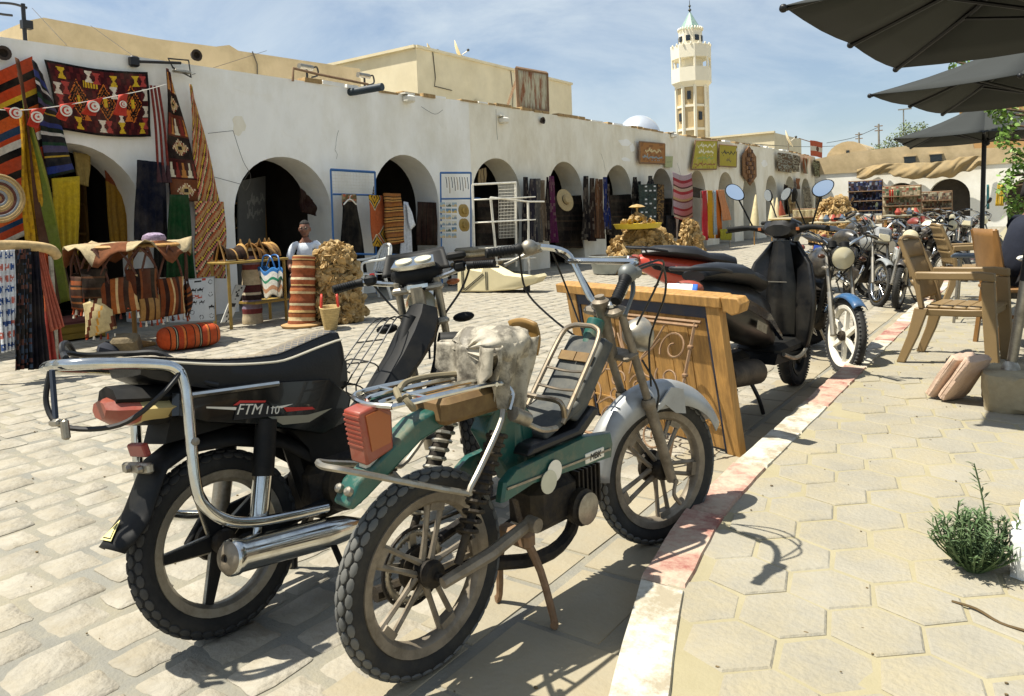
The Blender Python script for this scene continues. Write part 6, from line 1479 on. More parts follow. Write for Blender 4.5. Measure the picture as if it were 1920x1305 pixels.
for k, (lb, a, c, d, e, f_) in enumerate((
    ('white scarf printed with blue butterflies on the scarf rack', (-7.12, 2.578, 1.134), (-7.12, 2.713, 1.136), (-7.1, 2.664, 0.292), (-7.1, 2.552, 0.279), bfly),
    ('black flowered scarf next to the butterfly scarf', (-7.15, 2.721, 1.135), (-7.15, 2.84, 1.138), (-7.1, 2.769, 0.113), (-7.1, 2.638, 0.114), floral),
    ('dark navy scarf in the middle of the scarf rack', (-7.2, 2.827, 1.144), (-7.2, 2.92, 1.139), (-7.15, 2.932, 0.078), (-7.15, 2.762, 0.091), lambda u, v: Lc('#12121f')),
    ('salmon pink scarf on the scarf rack', (-7.25, 2.91, 1.144), (-7.25, 2.983, 1.131), (-7.2, 3.097, 0.421), (-7.2, 2.988, 0.389), lambda u, v: Lc('#b5634f')),
    ('deeper red scarf under the salmon scarf', (-7.3, 2.985, 1.112), (-7.3, 3.036, 1.09), (-7.25, 3.127, 0.023), (-7.25, 2.97, 0.024), lambda u, v: Lc('#a8433a') if v > .5 else Lc('#b9572f')))):
    rug('scarf', lb, 'scarf', a, c, d, e, f_, 26, 60 if k < 2 else 20, .008, fold=.02, group='scarves on the rack', thick=.004, seed=k*1.3)
# ---- the bag stand
BS = thing('bag_stand', 'wooden post stand with a round tray draped in cream cloth', 'stand', (-8.06, 4.18, 0))
MB().tube([(0, 0, 0), (0, 0, 1.1)], .025, 8).build('post', M_WOOD, BS)
MB().lathe((0, 0, 1.08), (0,0,1), [(0, 0), (.52, 0), (.53, .02), (.5, .04), (0, .04)], 26).build('tray', M_WOOD, BS)
def trayc(u, v):
    a = 2*math.pi*u; r_ = .03+.60*v; dr = max(0, v-.78)/.22; return (r_*math.cos(a)*(1 if v < .8 else .94+.03*math.sin(9*a)), r_*math.sin(a), 1.135-dr*(.10+.10*math.sin(5*a)+.05*math.sin(11*a))+.008*math.sin(7*a+v*9))
MB().grid(trayc, 60, 16, lambda u, v: Lc('#a89877') if (int(u*24) % 5 > 1) else Lc('#6e4128')).build('cloth', M_WOVEN, BS, thick=.006)
MB().bbox((0, 0, .02), (.3, .3, .04), None, .01).build('foot', M_WOOD, BS)
def bag(label, loc, rz, w, h, colf, strap, gname='woven bags on the stand', tilt=0, fringe=True):
    t = thing('woven_bag', label, 'bag', loc, rz, gname)
    def fn(u, v, sg): return (sg*(.012+.045*math.sin(math.pi*v)*math.sin(math.pi*u)), (u-.5)*w*(1-.1*math.sin(math.pi*v)), -strap-h*v+tilt*(u-.5))
    for sg in (-1, 1): MB().grid(lambda u, v: fn(u, v, sg), 14, 16, colf).build('panel', M_WOVEN, t, thick=.006)
    for sg in (-1, 1): MB().tube(sm([(0, 0, 0), (.01, sg*w*.3, -strap*.5), (0, sg*w*.48, -strap)], 4), .012, 6).build('strap', mat('bag_strap', '#4d2c1d', .9, var=.4, scale=30), t)
    if fringe:
        for k in range(5): MB().tube([(0, (k/4-.5)*w*.9, -strap-h), (0.005, (k/4-.5)*w*.92, -strap-h-.06)], [.006, .014], 6).build('tassel', mat('tassel_%d' % (k % 3), ('#b3471d', '#d8cfba', '#5a2415')[k % 3], .9), t)
    return t
BR1 = stripes(('#6b3519', 2), ('#2b1610', 1.2), ('#8a4a20', 2), ('#c2a271', .7), axis='u', rep=2)
BR2 = stripes(('#331b12', 2), ('#7a3c1a', 1.4), ('#1d110d', 1), ('#8f5428', 1), axis='v', rep=2.5)
CRM = stripes(('#b9a77c', 3), ('#5a2a18', 1), ('#b9a77c', 2), ('#c28a35', .5), axis='u', slant=.4, rep=1.2)
for k, (lb, a, w, h, f_, s_, tl) in enumerate((
    ('brown striped woven bag at the street side of the bag stand', -40, .36, .36, BR1, .30, .05),
    ('dark brown banded bag on the left of the bag stand', -95, .32, .34, BR2, .28, 0),
    ('cream triangular bag hanging lowest on the bag stand', -62, .34, .36, CRM, .50, .1),
    ('russet woven bag on the right of the bag stand', 15, .34, .40, BR1, .34, 0),
    ('dark fringed bag at the rear right of the bag stand', 55, .3, .36, BR2, .42, .04),
    ('small tan bag behind the russet bag', -10, .24, .26, stripes(('#8f6a3c', 2), ('#3b2214', 1), axis='u', rep=3), .5, 0),
    ('long dark bag at the back of the bag stand', 140, .32, .4, BR2, .3, 0), ('chestnut bag tucked between the striped and russet bags', -18, .3, .34, stripes(('#4a2414', 3), ('#1a0f0b', 1), ('#6e3a1c', 1), axis='u', rep=2), .22, 0), ('black fringed bag beneath the tray on the street side', -66, .3, .3, stripes(('#1c120d', 3), ('#4a2c18', .7), rep=3), .2, 0), ('plain dark leather bag at the left rear of the bag stand', -125, .3, .4, stripes(('#2b1a11', 3), ('#20130d', 1), rep=2), .26, 0))):
    c_, s2 = math.cos(R(a)), math.sin(R(a)); bag(lb, (-8.06+.54*c_, 4.18+.54*s2, 1.09), R(a), w, h, f_, s_, tilt=tl)
MB_h = MB().lathe((0, 0, 0), (0,0,1), [(.12, 0), (.125, .025), (.11, .06), (.06, .085), (.0, .09)], 20)
o = MB_h.build('embroidered_cap', mat('cap_violet', '#8a7a8f', .85, var=.6, scale=45), loc=(-8.0, 4.42, 1.145)); tag(o, 'violet and white embroidered cap on top of the bag stand', 'cap')
# ---- things on the ground in front
def camel_board(u, v):
    c = Lc('#c3c6c4'); ink = Lc('#22211f')
    if u < .02 or u > .98 or v < .02 or v > .98: return Lc('#8d8f8c')
    def camel(cx, cy, s):
        x, y = (u-cx)/s, (v-cy)/s
        return (abs(x) < .5 and abs(y) < .14) or (abs(x) < .14 and -.36 < y < 0) or (abs(abs(x)-.38) < .06 and 0 < y < .5) or (.45 < x < .56 and -.32 < y < .1) or (.5 < x < .72 and abs(y+.3) < .07)
    for cx in (.37, .52, .67):
        if camel(cx, .28, .12): return ink
    for cx in (.37, .54, .7):
        if camel(cx, .56, .10): return ink
    for cx, cy in ((.12, .72), (.92, .68)):
        if camel(cx, cy, .12): return ink
    if abs(v-.43) < .045 and .3 < u < .72 and hsh(int(u*34), int(v*30)) > .35: return Lc('#b3543c')
    for cx, cy in ((.14, .35), (.9, .4), (.9, .12), (.1, .9), (.35, .9), (.7, .9), (.92, .88), (.5, .78)):
        d = math.hypot((u-cx)*1.1, v-cy)
        if .035 < d < .055 and hsh(int(u*60), int(v*60)) > .3: return Lc('#5d605f')
    if v < .12 and .55 < u < .7 and abs(v-.08) < .02: return ink
    if .72 < u < .8 and .03 < v < .07: return Lc('#b3402f')
    return c
def board(name, label, cat, q, colf, nu, nv, back=.15, th=.02):
    TL, TR, BR, BL = [Vector(p) for p in q]
    o = MB().grid(lambda u, v: TL.lerp(TR, u).lerp(BL.lerp(BR, u), v), nu, nv, colf).build(name, M_PRINT, thick=th, smooth=False); return tag(o, label, cat)
board('camel_board', 'white board printed with rows of black camels leaning at the stall', 'board', ((-8.35, 4.747, 0.654), (-8.35, 5.355, 0.665), (-8.2, 5.234, 0.132), (-8.2, 4.633, 0.182)), camel_board, 84, 80)
board('narrow_board', 'narrow white lettered board leaning beside the camel board', 'board', ((-8.4, 5.681, 0.527), (-8.4, 5.82, 0.5), (-8.2, 5.443, 0.09), (-8.2, 5.312, 0.102)), lambda u, v: Lc('#2f2e2c') if abs(u-.5) < .28 and hsh(int(v*22), int(u*7)) > .62 else Lc('#b9b9b2'), 12, 40)
POUF = stripes(('#a8431f', 3), ('#2a1712', .6), ('#b3552a', 1.5), ('#1d1411', .5), ('#8f8a70', .4), ('#1d1411', .5), ('#a33a1d', 2), ('#c06a32', 1), ('#30201a', .5), axis='u', rep=2.6)
t = thing('pouf', 'oblong orange striped floor cushion in the sun before the bag stand', 'cushion', (-7.35, 4.38, 0), R(78))
def pf(u, v):
    a = 2*math.pi*v; c_, s_ = math.cos(a), math.sin(a); k = (1-abs(2*u-1)**6)**.4
    return ((u-.5)*.62, .17*math.copysign(abs(c_)**.7, c_)*k, .13+.125*math.copysign(abs(s_)**.7, s_)*k)
MB().grid(pf, 60, 28, POUF).build('cushion_cover', M_WOVEN, t)
t = thing('grey_bundle', 'folded grey sack lying beside the orange floor cushion', 'sack', (-7.62, 3.86, 0), R(40))
MB().bbox((0, 0, .11), (.26, .16, .2), Matrix.Rotation(.5, 3, 'X'), .03).build('folded_cloth', mat('grey_sackcloth', '#6e614a', .95, var=.3, scale=12, bump=.4), t); MB().bbox((-.15, -.05, .07), (.2, .18, .13), Matrix.Rotation(.3, 3, 'Y'), .04).build('dark_wrap', mat('dark_navy_cloth', '#20242f', .9), t)
for lb, p, d, rz, cl in (('yellow crate on the ground under the green rug', (-9.407, 4.186, -0), (.5, .3, .18), .3, '#8a6f22'), ('dusky pink cushion leaning behind the yellow crate', (-10.512, 4.652, 0), (.1, .4, .3), .4, '#8a5148')):
    t = thing('stall_crate' if 'crate' in lb else 'floor_cushion', lb, 'crate' if 'crate' in lb else 'cushion', (p[0], p[1], 0), R(70)+rz)
    m = mat('crate_'+cl, cl, .8, var=.2)
    if 'crate' in lb:
        for y_ in (-.15, .15):
            for z_ in (.05, .13): MB().box((0, y_, z_), (.5, .015, .06)).build('slat', m, t)
        for x_ in (-.25, .25): MB().box((x_, 0, .09), (.02, .3, .18)).build('end', m, t)
        MB().box((0, 0, .03), (.48, .28, .02)).build('bottom', m, t)
    else: MB().ball((0, 0, .17), (.09, .22, .17), 16, 10).build('cushion_cover', m, t)
# bamboo table with saddle models
BT = thing('bamboo_table', 'low bamboo table with a lower shelf before the second arch', 'table', (-8.35, 6.3, 0))
bt0 = Vector((-8.35, 6.3, 0)); M_BAMB = mat('bamboo', '#9a7f3c', .6, var=.25, scale=14)
zt = Vector((-8.3, 5.849, 0.836)).z; y0, y1 = Vector((-8.3, 5.379, 0.868)).y-6.3, Vector((-8.3, 6.326, 0.804)).y-6.3
MB().box((0, (y0+y1)/2, zt-.015), (.4, y1-y0, .03)).build('table_top', M_BAMB, BT, bev=.006)
for x_ in (-.17, .17):
    for y_ in (y0+.06, y1-.06): MB().tube([(x_, y_, 0), (x_, y_, zt-.03)], .02, 8).build('leg', M_BAMB, BT)
MB().box((0, (y0+y1)/2+.2, .28), (.36, (y1-y0)*.55, .025)).build('shelf', M_BAMB, BT)
for k, (yy, lb, cl) in enumerate(((y0+.22, 'small dark leather camel saddle at the left of the bamboo table', '#2b1c14'), (y0+.62, 'tan striped camel saddle model in the middle of the bamboo table', '#8a6234'), (y1-.22, 'pointed striped camel saddle at the right of the bamboo table', '#7a5a36'))):
    t = thing('camel_saddle', lb, 'saddle', (bt0.x, bt0.y+yy, zt), R(15*k))
    MB().grid(lambda u, v: (.15*math.cos(math.pi*u), (v-.5)*.3, .02+.13*math.sin(math.pi*u)*(1+.5*(abs(v-.5)*2)**3)), 16, 14, stripes((cl, 3), ('#1d130e', 1), ('#b08a52', 1), axis='v', rep=4)).build('blanket', M_WOVEN, t, thick=.015)
    for v in (-.15, .15): MB().tube([(.1, v, 0), (0, v, .26), (-.1, v, 0)], .014, 6).build('saddle_tree', M_WOOD, t)
# rolls, baskets
def roll(label, base, top, r, colf, rz=0):
    base, top = Vector(base), Vector(top); t = thing('rolled_rug', label, 'rug', tuple(base), 0, 'rolled rugs standing on end'); ax = (top-base); L = ax.length; ax.normalize(); e1 = ax.cross(Vector((0, 1, 0))).normalized(); e2 = ax.cross(e1)
    MB().grid(lambda u, v: ax*(L*v)+(e1*math.cos(2*math.pi*u)+e2*math.sin(2*math.pi*u))*(r*(1.12-.2*v)*(1+.03*math.sin(v*40))), 22, 60, colf).build('rolled_cloth', M_WOVEN, t)
    b = MB()
    for k in range(5): b.lathe(tuple(ax*L), tuple(ax), [(r*.9*(1-k*.2), .0), (r*.9*(1-k*.2)-.008, .014), (r*.9*(1-k*.2)-.018, .0)], 20)
    b.build('spiral_end', mat('roll_end', '#a58a5f', .9), t)
roll('tall russet and cream banded rug roll standing in the sun', (-7.512, 5.977, 0), tuple(Vector((-7.512, 5.977, 0))+Vector((-.02, .10, .86))), .15, stripes(('#8a4a2c', 3), ('#cdb68a', 1.2), ('#a5653f', 2), ('#5d3220', .6), ('#c9a86f', .8), ('#9a5535', 2.2), ('#d6c6a0', 1), ('#7a4028', 1.5), rep=2.7))
MB().lathe((-7.512, 5.977, 0), (0,0,1), [(.0, .005), (.24, .005), (.25, .03), (.18, .05), (0, .05)], 22).build('roll_footing', mat('straw_mat', '#a8875a', .9))
tag(bpy.data.objects['roll_footing'], 'coiled straw mat under the tall russet rug roll', 'mat'); bpy.data.objects['roll_footing'].name = 'straw_mat'
roll('thin pink and white banded rug roll beside the bamboo table', (-8.426, 5.92, 0), tuple(Vector((-8.426, 5.92, 0))+Vector((0, .02, .98))), .115, stripes(('#b9a98c', 2), ('#7a3a3c', 1), ('#8c7f92', 2), ('#2b1a1c', 1), ('#c9bca2', .6), ('#4a2327', 1.6), ('#b9a98c', 1), rep=1.7))
t = thing('woven_shopper', 'blue white and green striped plastic shopping bag under the bamboo table', 'bag', (-7.9, 5.865, 0.379), R(80))
def shp(u, v, sg): return (sg*(.03+.06*math.sin(math.pi*u)*(1-.5*v)), (u-.5)*lerp(.38, .56, v)+.05*v, .0+.34*v+.03*math.sin(u*9))
for sg in (-1, 1): MB().grid(lambda u, v: shp(u, v, sg), 24, 20, stripes(('#b9b2a2', 2), ('#a5795a', 1.2), ('#c3c0b6', 2), ('#2f7a5c', 1), ('#c9c8c2', 2), ('#2d6aa5', 1.2))).build('side', M_WOVEN, t, thick=.004)
for sg in (-1, 1): MB().tube(sm([(sg*.03, -.15, .36), (sg*.05, -.08, .5), (sg*.05, .1, .5), (sg*.03, .2, .36)], 4), .01, 6).build('handle', M_BLUEPAINT, t)
t = thing('straw_basket', 'small cream straw basket with red handles and palm motif', 'basket', (Vector((-6.963, 5.962, 0)).x, Vector((-6.963, 5.962, 0)).y, 0), R(52))
def bsk(u, v):
    a = 2*math.pi*u; return ((.07+.05*v)*math.cos(a), (.13+.10*v)*math.copysign(abs(math.sin(a))**.7, math.sin(a)), .27*v)
def bskc(u, v):
    yy = (u-.5)*2 if False else u; ink = Lc('#3b2f22')
    cu = (u % 1.0)
    for c0 in (.06, .94): pass
    d = abs(cu-.96); 
    if .0 < d < .006 and v < .7: return ink
    for k in range(5):
        if abs((v-.62)-(k-2)*.06-abs(cu-.96)*3*(1 if k > 2 else -1)) < .012 and d < .05: return ink
    if abs(cu-.06) < .012 and .1 < v < .4: return ink
    return Lc('#c2ab78') if int(v*26) % 2 else Lc('#b39a68')
MB().grid(bsk, 90, 26, bskc).build('basket_wall', M_WOVEN, t, thick=.008); MB().lathe((0, 0, .005), (0,0,1), [(0, 0), (.07, 0)], 16).build('basket_base', M_BAMB, t)
for sg in (-1, 1): MB().tube(sm([(sg*.1, -.08, .26), (sg*.09, -.05, .40), (sg*.09, .05, .40), (sg*.1, .08, .26)], 5), .014, 8).build('handle', mat('handle_red', '#b5341f', .6), t)
# ---- desert roses
M_ROSE = mat('desert_rose', '#a1834f', .85, var=.3, scale=14, bump=.3, bscale=60, dirt='#c9b287', dirt_amt=.8, dirt_scale=10, world=True)
ROS = []
for k in range(5):
    rr = random.Random(40+k); b = MB()
    for i in range(15):
        ax = Vector((rr.gauss(0, 1), rr.gauss(0, 1), rr.gauss(0, .5))).normalized(); r_ = rr.uniform(.03, .062); o_ = Vector((rr.uniform(-.05, .05), rr.uniform(-.05, .05), rr.uniform(-.03, .06)))
        b.lathe(o_, ax, [(0, -.008), (r_*.7, -.0075), (r_, 0), (r_*.7, .0075), (0, .008)], 7)
    ROS.append(b)
ros_proto = []
def rose_heap(label, loc, rx, ry, h, n, size=1.0, prof=None, seed=0):
    t = thing('desert_rose_heap', label, 'stone heap', loc, 0, 'heaps of desert rose crystals'); rr = random.Random(seed)
    prof = prof or (lambda z: (1-z**1.6)**.55)
    MB().lathe((0, 0, 0), (0,0,1), [(rx*.8*prof(k/8*.98), h*.93*k/8) for k in range(9)], 18).build('core', M_ROSE, t)
    for i in range(n):
        z = rr.random()**1.1; a = rr.uniform(0, 6.283); q = prof(min(.995, z))*rr.uniform(.88, 1.04); k = rr.randrange(5)
        pos = (rx*q*math.cos(a), ry*q*math.sin(a), max(.05, h*z*.98)); rot = (rr.uniform(-1, 1), rr.uniform(-1, 1), rr.uniform(0, 6.3)); sc = size*rr.uniform(.7, 1.25)
        if len(ros_proto) < 5 and k == len(ros_proto): o = ROS[k].build('crystal_rosette', M_ROSE, t, angle=30, fixn=False); ros_proto.append(o); o.location = pos; o.rotation_euler = rot; o.scale = (sc,)*3
        elif k < len(ros_proto): copy_of(ros_proto[k], t, pos, rot, sc)
rose_heap('tall pillar-like heap of tan desert roses beside the russet rug roll', (-7.40, 6.46, 0), .27, .27, .98, 295, .9, lambda z: (1.08-.25*z) if z < .75 else .9*math.sqrt(max(0, 1-((z-.75)/.26)**2)), 1)
rose_heap('wide heap of tan desert roses under a yellow tray', (-6.95, 14.6, 0), .82, .82, .95, 290, 1.35, lambda z: (1-z**1.5)**.5, 2)
rose_heap('narrow heap of desert roses right of the wide heap', (-6.55, 16.2, 0), .3, .3, 1.02, 110, 1.2, lambda z: 1-.7*z, 3)
p = (-5.438, 25.565, 0.005)
rose_heap('farther heap of desert roses behind the parked scooters', (p[0], p[1], 0), .75, .75, 1.5, 200, 1.7, lambda z: (1-z**1.5)**.5, 4)
p = Vector((-6.828, 14.055, 1.074)); t = thing('yellow_tray', 'yellow tray of small crystals on top of the wide heap', 'tray', (p.x, p.y, .94))
MB().lathe((0, 0, 0), (0,0,1), [(.05, -.02), (.45, .0), (.5, .1), (.48, .1), (.44, .02), (0, .02)], 26).build('tray', mat('yellow_plastic', '#c2a827', .5), t)
for k in range(26): a = rnd(0, 6.3); r_ = rnd(0, .34); copy_of(ros_proto[k % len(ros_proto)], t, (r_*math.cos(a), r_*math.sin(a), .1+(.34-r_)*.5), (rnd(-1, 1), rnd(-1, 1), 0), .8)
MB().tube([(0, 0, .1), (0, 0, .42)], .02, 6).lathe((0, 0, .42), (0,0,1), [(.02, 0), (.17, .02), (.1, .06), (0, .08)], 12).build('crystal_top', M_ROSE, t)
# ---- white plastic chair
def monobloc(label, loc, rz, m):
    t = thing('plastic_chair', label, 'chair', loc, rz)
    for x_, y_, tx, ty in ((.2, -.22, .25, -.26), (.2, .22, .25, .26), (-.18, -.2, -.27, -.24), (-.18, .2, -.27, .24)): MB().tube([(tx, ty, 0), (x_, y_, .42)], [.02, .03], 6).build('leg', m, t)
    MB().grid(lambda u, v: (-.2+.44*v, (u-.5)*(.42+.05*v), .42-.015*math.sin(math.pi*u)+.012*v), 10, 8).build('seat', m, t, thick=.015)
    for k in range(5):
        y_ = -.16+.08*k; MB().grid(lambda u, v: (-.2-.14*v-.02*math.cos((y_)*6), y_*(1-.12*v)+(u-.5)*.07, .44+.42*v*(1-.5*y_*y_*8*.4)), 3, 10).build('back_slat', m, t, thick=.012)
    MB().tube(sm([(-.2, -.23, .44), (-.29, -.23, .72), (-.345, -.14, .86), (-.36, 0, .89), (-.345, .14, .86), (-.29, .23, .72), (-.2, .23, .44)], 5), .024, 8).build('back_rim', m, t)
    for sg in (-1, 1): MB().tube(sm([(-.28, sg*.235, .70), (-.12, sg*.27, .655), (.1, sg*.275, .64), (.22, sg*.26, .60), (.21, sg*.235, .43)], 4), .02, 8).build('armrest', m, t)
p = Vector((-9, 8.655, 0.356))
monobloc('white plastic armchair in front of the blue framed panel', (-9.0, p.y-.1, 0), R(-110), mat('white_plastic', '#dcdcd6', .45, var=.05))
# ---- blue framed panel with textiles
def frame_panel(label, q, name, m, r=.022, legs=True):
    TL, TR, BR, BL = [Vector(p) for p in q]; t = thing(name, label, 'frame', (BL.x, BL.y, 0)); o = Vector((BL.x, BL.y, 0))
    for a, c in ((TL, TR), (TL, BL), (TR, BR), (BL, BR)): MB().tube([a-o, c-o], r, 4).build('frame_bar', m, t, smooth=False)
    if legs:
        for p in (BL, BR): MB().tube([p-o, Vector((p.x, p.y, 0))-o], r, 4).build('leg', m, t, smooth=False)
    return t, o
t, o = frame_panel('blue framed display panel with white mesh between the second and third arch', ((-9.6, 8.38, 2.157), (-9.6, 9.384, 2.142), (-9.6, 9.303, 0.196), (-9.6, 8.357, 0.283)), 'display_panel', M_BLUEPAINT)
A, B_, Cc, Dd = [Vector(p)-o for p in ((-9.58, 8.383, 2.121), (-9.58, 9.337, 2.111), (-9.58, 9.327, 1.737), (-9.58, 8.383, 1.751))]
b = MB()
for i in range(15): b.tube([A.lerp(B_, i/14), Dd.lerp(Cc, i/14)], .004, 4)
for i in range(8): b.tube([A.lerp(Dd, i/7), B_.lerp(Cc, i/7)], .004, 4)
b.build('wire_mesh', M_WHITEMETAL, t)
MB().tube([Dd, Cc], .016, 4).build('frame_bar', M_BLUEPAINT, t)
b = MB(); E1, F1 = Vector((-9.45, 8.625, 0.746))-o, Vector((-9.45, 9.767, 0.658))-o; b.tube([E1, F1], .02, 6); b.build('low_rail', M_BLUEPAINT, t)
GT = 'textiles on the blue display panel'
rug('dark_coat', 'long black coat on a white hanger in the blue framed panel', 'coat', (-9.5, 8.512, 1.624), (-9.5, 8.82, 1.623), (-9.5, 9.011, 0.317), (-9.5, 8.344, 0.375), lambda u, v: Lc('#0d0c0c'), 24, 14, .01, fold=.02, group=GT)
t2 = thing('coat_hanger', 'white coat hanger above the black coat', 'hanger', (-9.46, 8.64, 1.622)); MB().tube(sm([(0, -.14, -.05), (0, 0, .04), (0, .14, -.05)], 4), .012, 6).build('bar', M_WHITEMETAL, t2); MB().tube(sm([(0, 0, .04), (0, .01, .09), (0, .04, .11)], 4), .006, 5).build('hook', M_WHITEMETAL, t2)
def okil(u, v):
    c = Lc('#a8542c')
    for cu, cv in ((.35, .05), (.95, .75), (.3, 1.0)):
        d = abs(u-cu)*1.1+abs(v-cv)*2.2
        if d < .5: return Lc('#c2952a') if int(d*14) % 3 else Lc('#15110e')
        if d < .56: return Lc('#d0c2a0')
    return c
rug('orange_kilim', 'orange kilim with yellow lozenges hung on the blue panel', 'rug', (-9.42, 9.021, 1.737), (-9.42, 9.362, 1.72), (-9.42, 9.437, 0.819), (-9.42, 9.067, 0.848), okil, 26, 46, .01, group=GT)
STR2 = stripes(('#8f5a2a', 3), ('#1d130d', .8), ('#a5743c', 2), ('#241710', .6), ('#b98d4c', .7), ('#6d3d1c', 2), rep=5)
rug('striped_blanket', 'brown banded blanket folded over the blue panel edge', 'blanket', (-9.35, 9.295, 1.754), (-9.35, 9.731, 1.756), (-9.3, 9.72, 0.88), (-9.3, 9.28, 0.855), STR2, 14, 50, .02, group=GT, thick=.05)
def djell(label, q, col, group): return rug('hanging_robe', label, 'robe', *q, (lambda u, v: Lc(col)), 26, 18, .01, fold=.025, group=group)
djell('white robe hanging beside the brown banded blanket', ((-9.45, 9.909, 1.617), (-9.45, 10.047, 1.597), (-9.4, 10.063, 0.424), (-9.4, 9.674, 0.434)), '#c9ccd0', GT)
rug('robe_sleeve', 'short white sleeve of a second robe beside the white robe', 'robe', (-9.4, 9.909, 1.576), (-9.4, 9.992, 1.556), (-9.36, 10.109, 1.184), (-9.36, 9.948, 1.092), lambda u, v: Lc('#d0d3d6'), 8, 8, .01, group=GT)
rug('floral_cloth', 'flowered cloth strip behind the coat hanger', 'cloth', (-9.56, 8.55, 1.751), (-9.56, 8.883, 1.752), (-9.56, 8.87, 1.534), (-9.56, 8.56, 1.537), lambda u, v: Lc(('#a58f6a', '#6b5a3c', '#b5573c')[int(hsh(int(u*10), int(v*8))*3)]), 14, 10, .005, group=GT)
# dark textiles hung inside the third arch (lower half)
for k, (lb, q, col) in enumerate((('dark striped rug hanging in the lower third arch', ((-9.9, 10.766, 1.633), (-9.9, 11.408, 1.609), (-9.9, 11.355, 0.753), (-9.9, 10.684, 0.788)), '#2a1712'), ('black rug covering the rear of the third arch', ((-10.2, 9.952, 1.229), (-10.2, 10.728, 1.207), (-10.2, 10.67, 0.268), (-10.2, 9.897, 0.33)), '#15100e'))):
    rug('dark_rug', lb, 'rug', *q, stripes((col, 4), ('#0e0b0a', 1), ('#3a2118', .7), axis='u', rep=4), 26, 8, .01, fold=.01)
# ---- postcard rack
t, o = frame_panel('blue framed jewellery and postcard rack beside the third arch', ((-9.3, 10.798, 2.152), (-9.3, 11.722, 2.178), (-9.3, 11.606, 0.31), (-9.3, 10.719, 0.376)), 'postcard_rack', M_BLUEPAINT, .02)
MB().tube([Vector((-9.3, 10.767, 1.658))-o, Vector((-9.3, 11.985, 1.668))-o], .016, 4).build('frame_bar', M_BLUEPAINT, t)
q0 = [Vector(p)-o for p in ((-9.26, 10.687, 1.606), (-9.26, 11.206, 1.604), (-9.26, 11.144, 0.883), (-9.26, 10.644, 0.905))]
for i in range(3):
    for j in range(6):
        u0, u1, v0, v1 = i/3+.03, (i+1)/3-.02, j/6+.02, (j+1)/6-.03
        def pt(u, v): return q0[0].lerp(q0[1], u).lerp(q0[3].lerp(q0[2], u), v)
        cc = [('#8fa3ad', '#b9a37a'), ('#c9c3b0', '#7a8a92'), ('#5d7f96', '#c2a25c'), ('#b5b8b4', '#4f5a4a')][int(hsh(i, j)*4)]
        MB().grid(lambda u, v: pt(lerp(u0, u1, u), lerp(v0, v1, v))+Vector((.01*v, 0, 0)), 6, 5, (lambda a, c: lambda u, v: Lc(a) if v < .55+.2*math.sin(u*7) else Lc(c))(*cc)).build('postcard', M_PRINT, t, thick=.003, smooth=False)
for k in range(4):
    p = Vector((-9.25, 11.362, 1.426))-o+Vector((0, .06*(k % 2), -.28*(k//2))); MB().lathe(tuple(p), (1, 0, .1), [(0, .05), (.06, .05), (.07, .0), (.13, -.01), (.13, 0), (.07, .015)], 16).build('sun_hat', M_BAMB, t)
for k in range(9):
    p = Vector((-9.28, 10.925, 2.073)).lerp(Vector((-9.28, 11.573, 2.088)), k/8)-o; MB().tube(sm([p, p+Vector((.01, .01, -.12-.1*hsh(k))), p+Vector((0, .02, -.2-.12*hsh(k)))], 3), .007, 5).build('necklace', mat('bead_%d' % (k % 3), ('#2b2320', '#8a6b3a', '#1d3c52')[k % 3], .5), t)
# blankets pile
for k in range(5):
    p = Vector((-9, 11.528, 0.528)); t = MB().bbox((0, 0, 0), (.5-.02*k, 1.15-.05*k, .09), Matrix.Rotation(rnd(-.06, .06), 3, 'Z'), .035)
    o = t.build('folded_blanket', mat('blanket_%d' % k, ('#5d5548', '#8c7c5f', '#4a3b2e', '#a5977a', '#7d7768')[k], .95, var=.35, scale=3, stretch=(1, 14, 1), bump=.3), loc=(p.x, p.y-.1, .30+.092*k)); tag(o, ('bottom', 'second', 'third', 'fourth', 'top')[k]+' folded blanket of the pile behind the white wire rack', 'blanket', 'pile of folded blankets')
p = Vector((-9, 11.528, 0.528)); t = thing('blanket_bench', 'low dark bench under the pile of folded blankets', 'bench', (p.x, p.y-.1, 0))
MB().box((0, 0, .235), (.55, 1.3, .04)).build('top', M_DARKROOM, t)
for x_ in (-.22, .22):
    for y_ in (-.58, .58): MB().box((x_, y_, .108), (.05, .05, .215)).build('leg', M_DARKROOM, t)
# white wire rack
WR = thing('wire_rack', 'tall white wire display rack with shelves in front of the fourth arch', 'rack', (-10.24, 13.687, -0)); wo_ = Vector((-10.24, 13.687, -0))
X0 = wo_.x
def wr(px, py, X): return None
pts_ = dict(a=(-8.9, 11.253, 1.915), b=(-8.9, 12.695, 1.981), c=(-8.9, 12.604, 0.239), d=(-8.9, 11.218, 0.291), e=(-8.6, 11.416, 1.657), f=(-8.6, 11.537, 0.321), g=(-8.6, 12.679, 1.571), h=(-8.6, 12.62, 0.021), i=(-8.6, 13.281, 1.569))
P_ = {k: Vector(v)-wo_ for k, v in pts_.items()}
M_WR = M_WHITEMETAL
for a, c in (('a', 'b'), ('b', 'c'), ('e', 'f'), ('g', 'h'), ('a', 'd')): MB().tube([P_[a], P_[c]], .024, 6).build('frame_bar', M_WR, WR)
for z_ in (0.0,): pass
for k, f_ in enumerate((.18, .45, .75, .9)):
    l, r_ = P_['a'].lerp(P_['d'], f_), P_['b'].lerp(P_['c'], f_); MB().tube([l, r_+Vector((.1, .25, 0))], .018, 6).build('shelf_bar', M_WR, WR); MB().tube([l+Vector((.35, 0, 0)), r_+Vector((.35, .2, 0))], .014, 6).build('shelf_bar', M_WR, WR); MB().tube([l, l+Vector((.35, 0, 0))], .012, 6).build('shelf_bar', M_WR, WR)
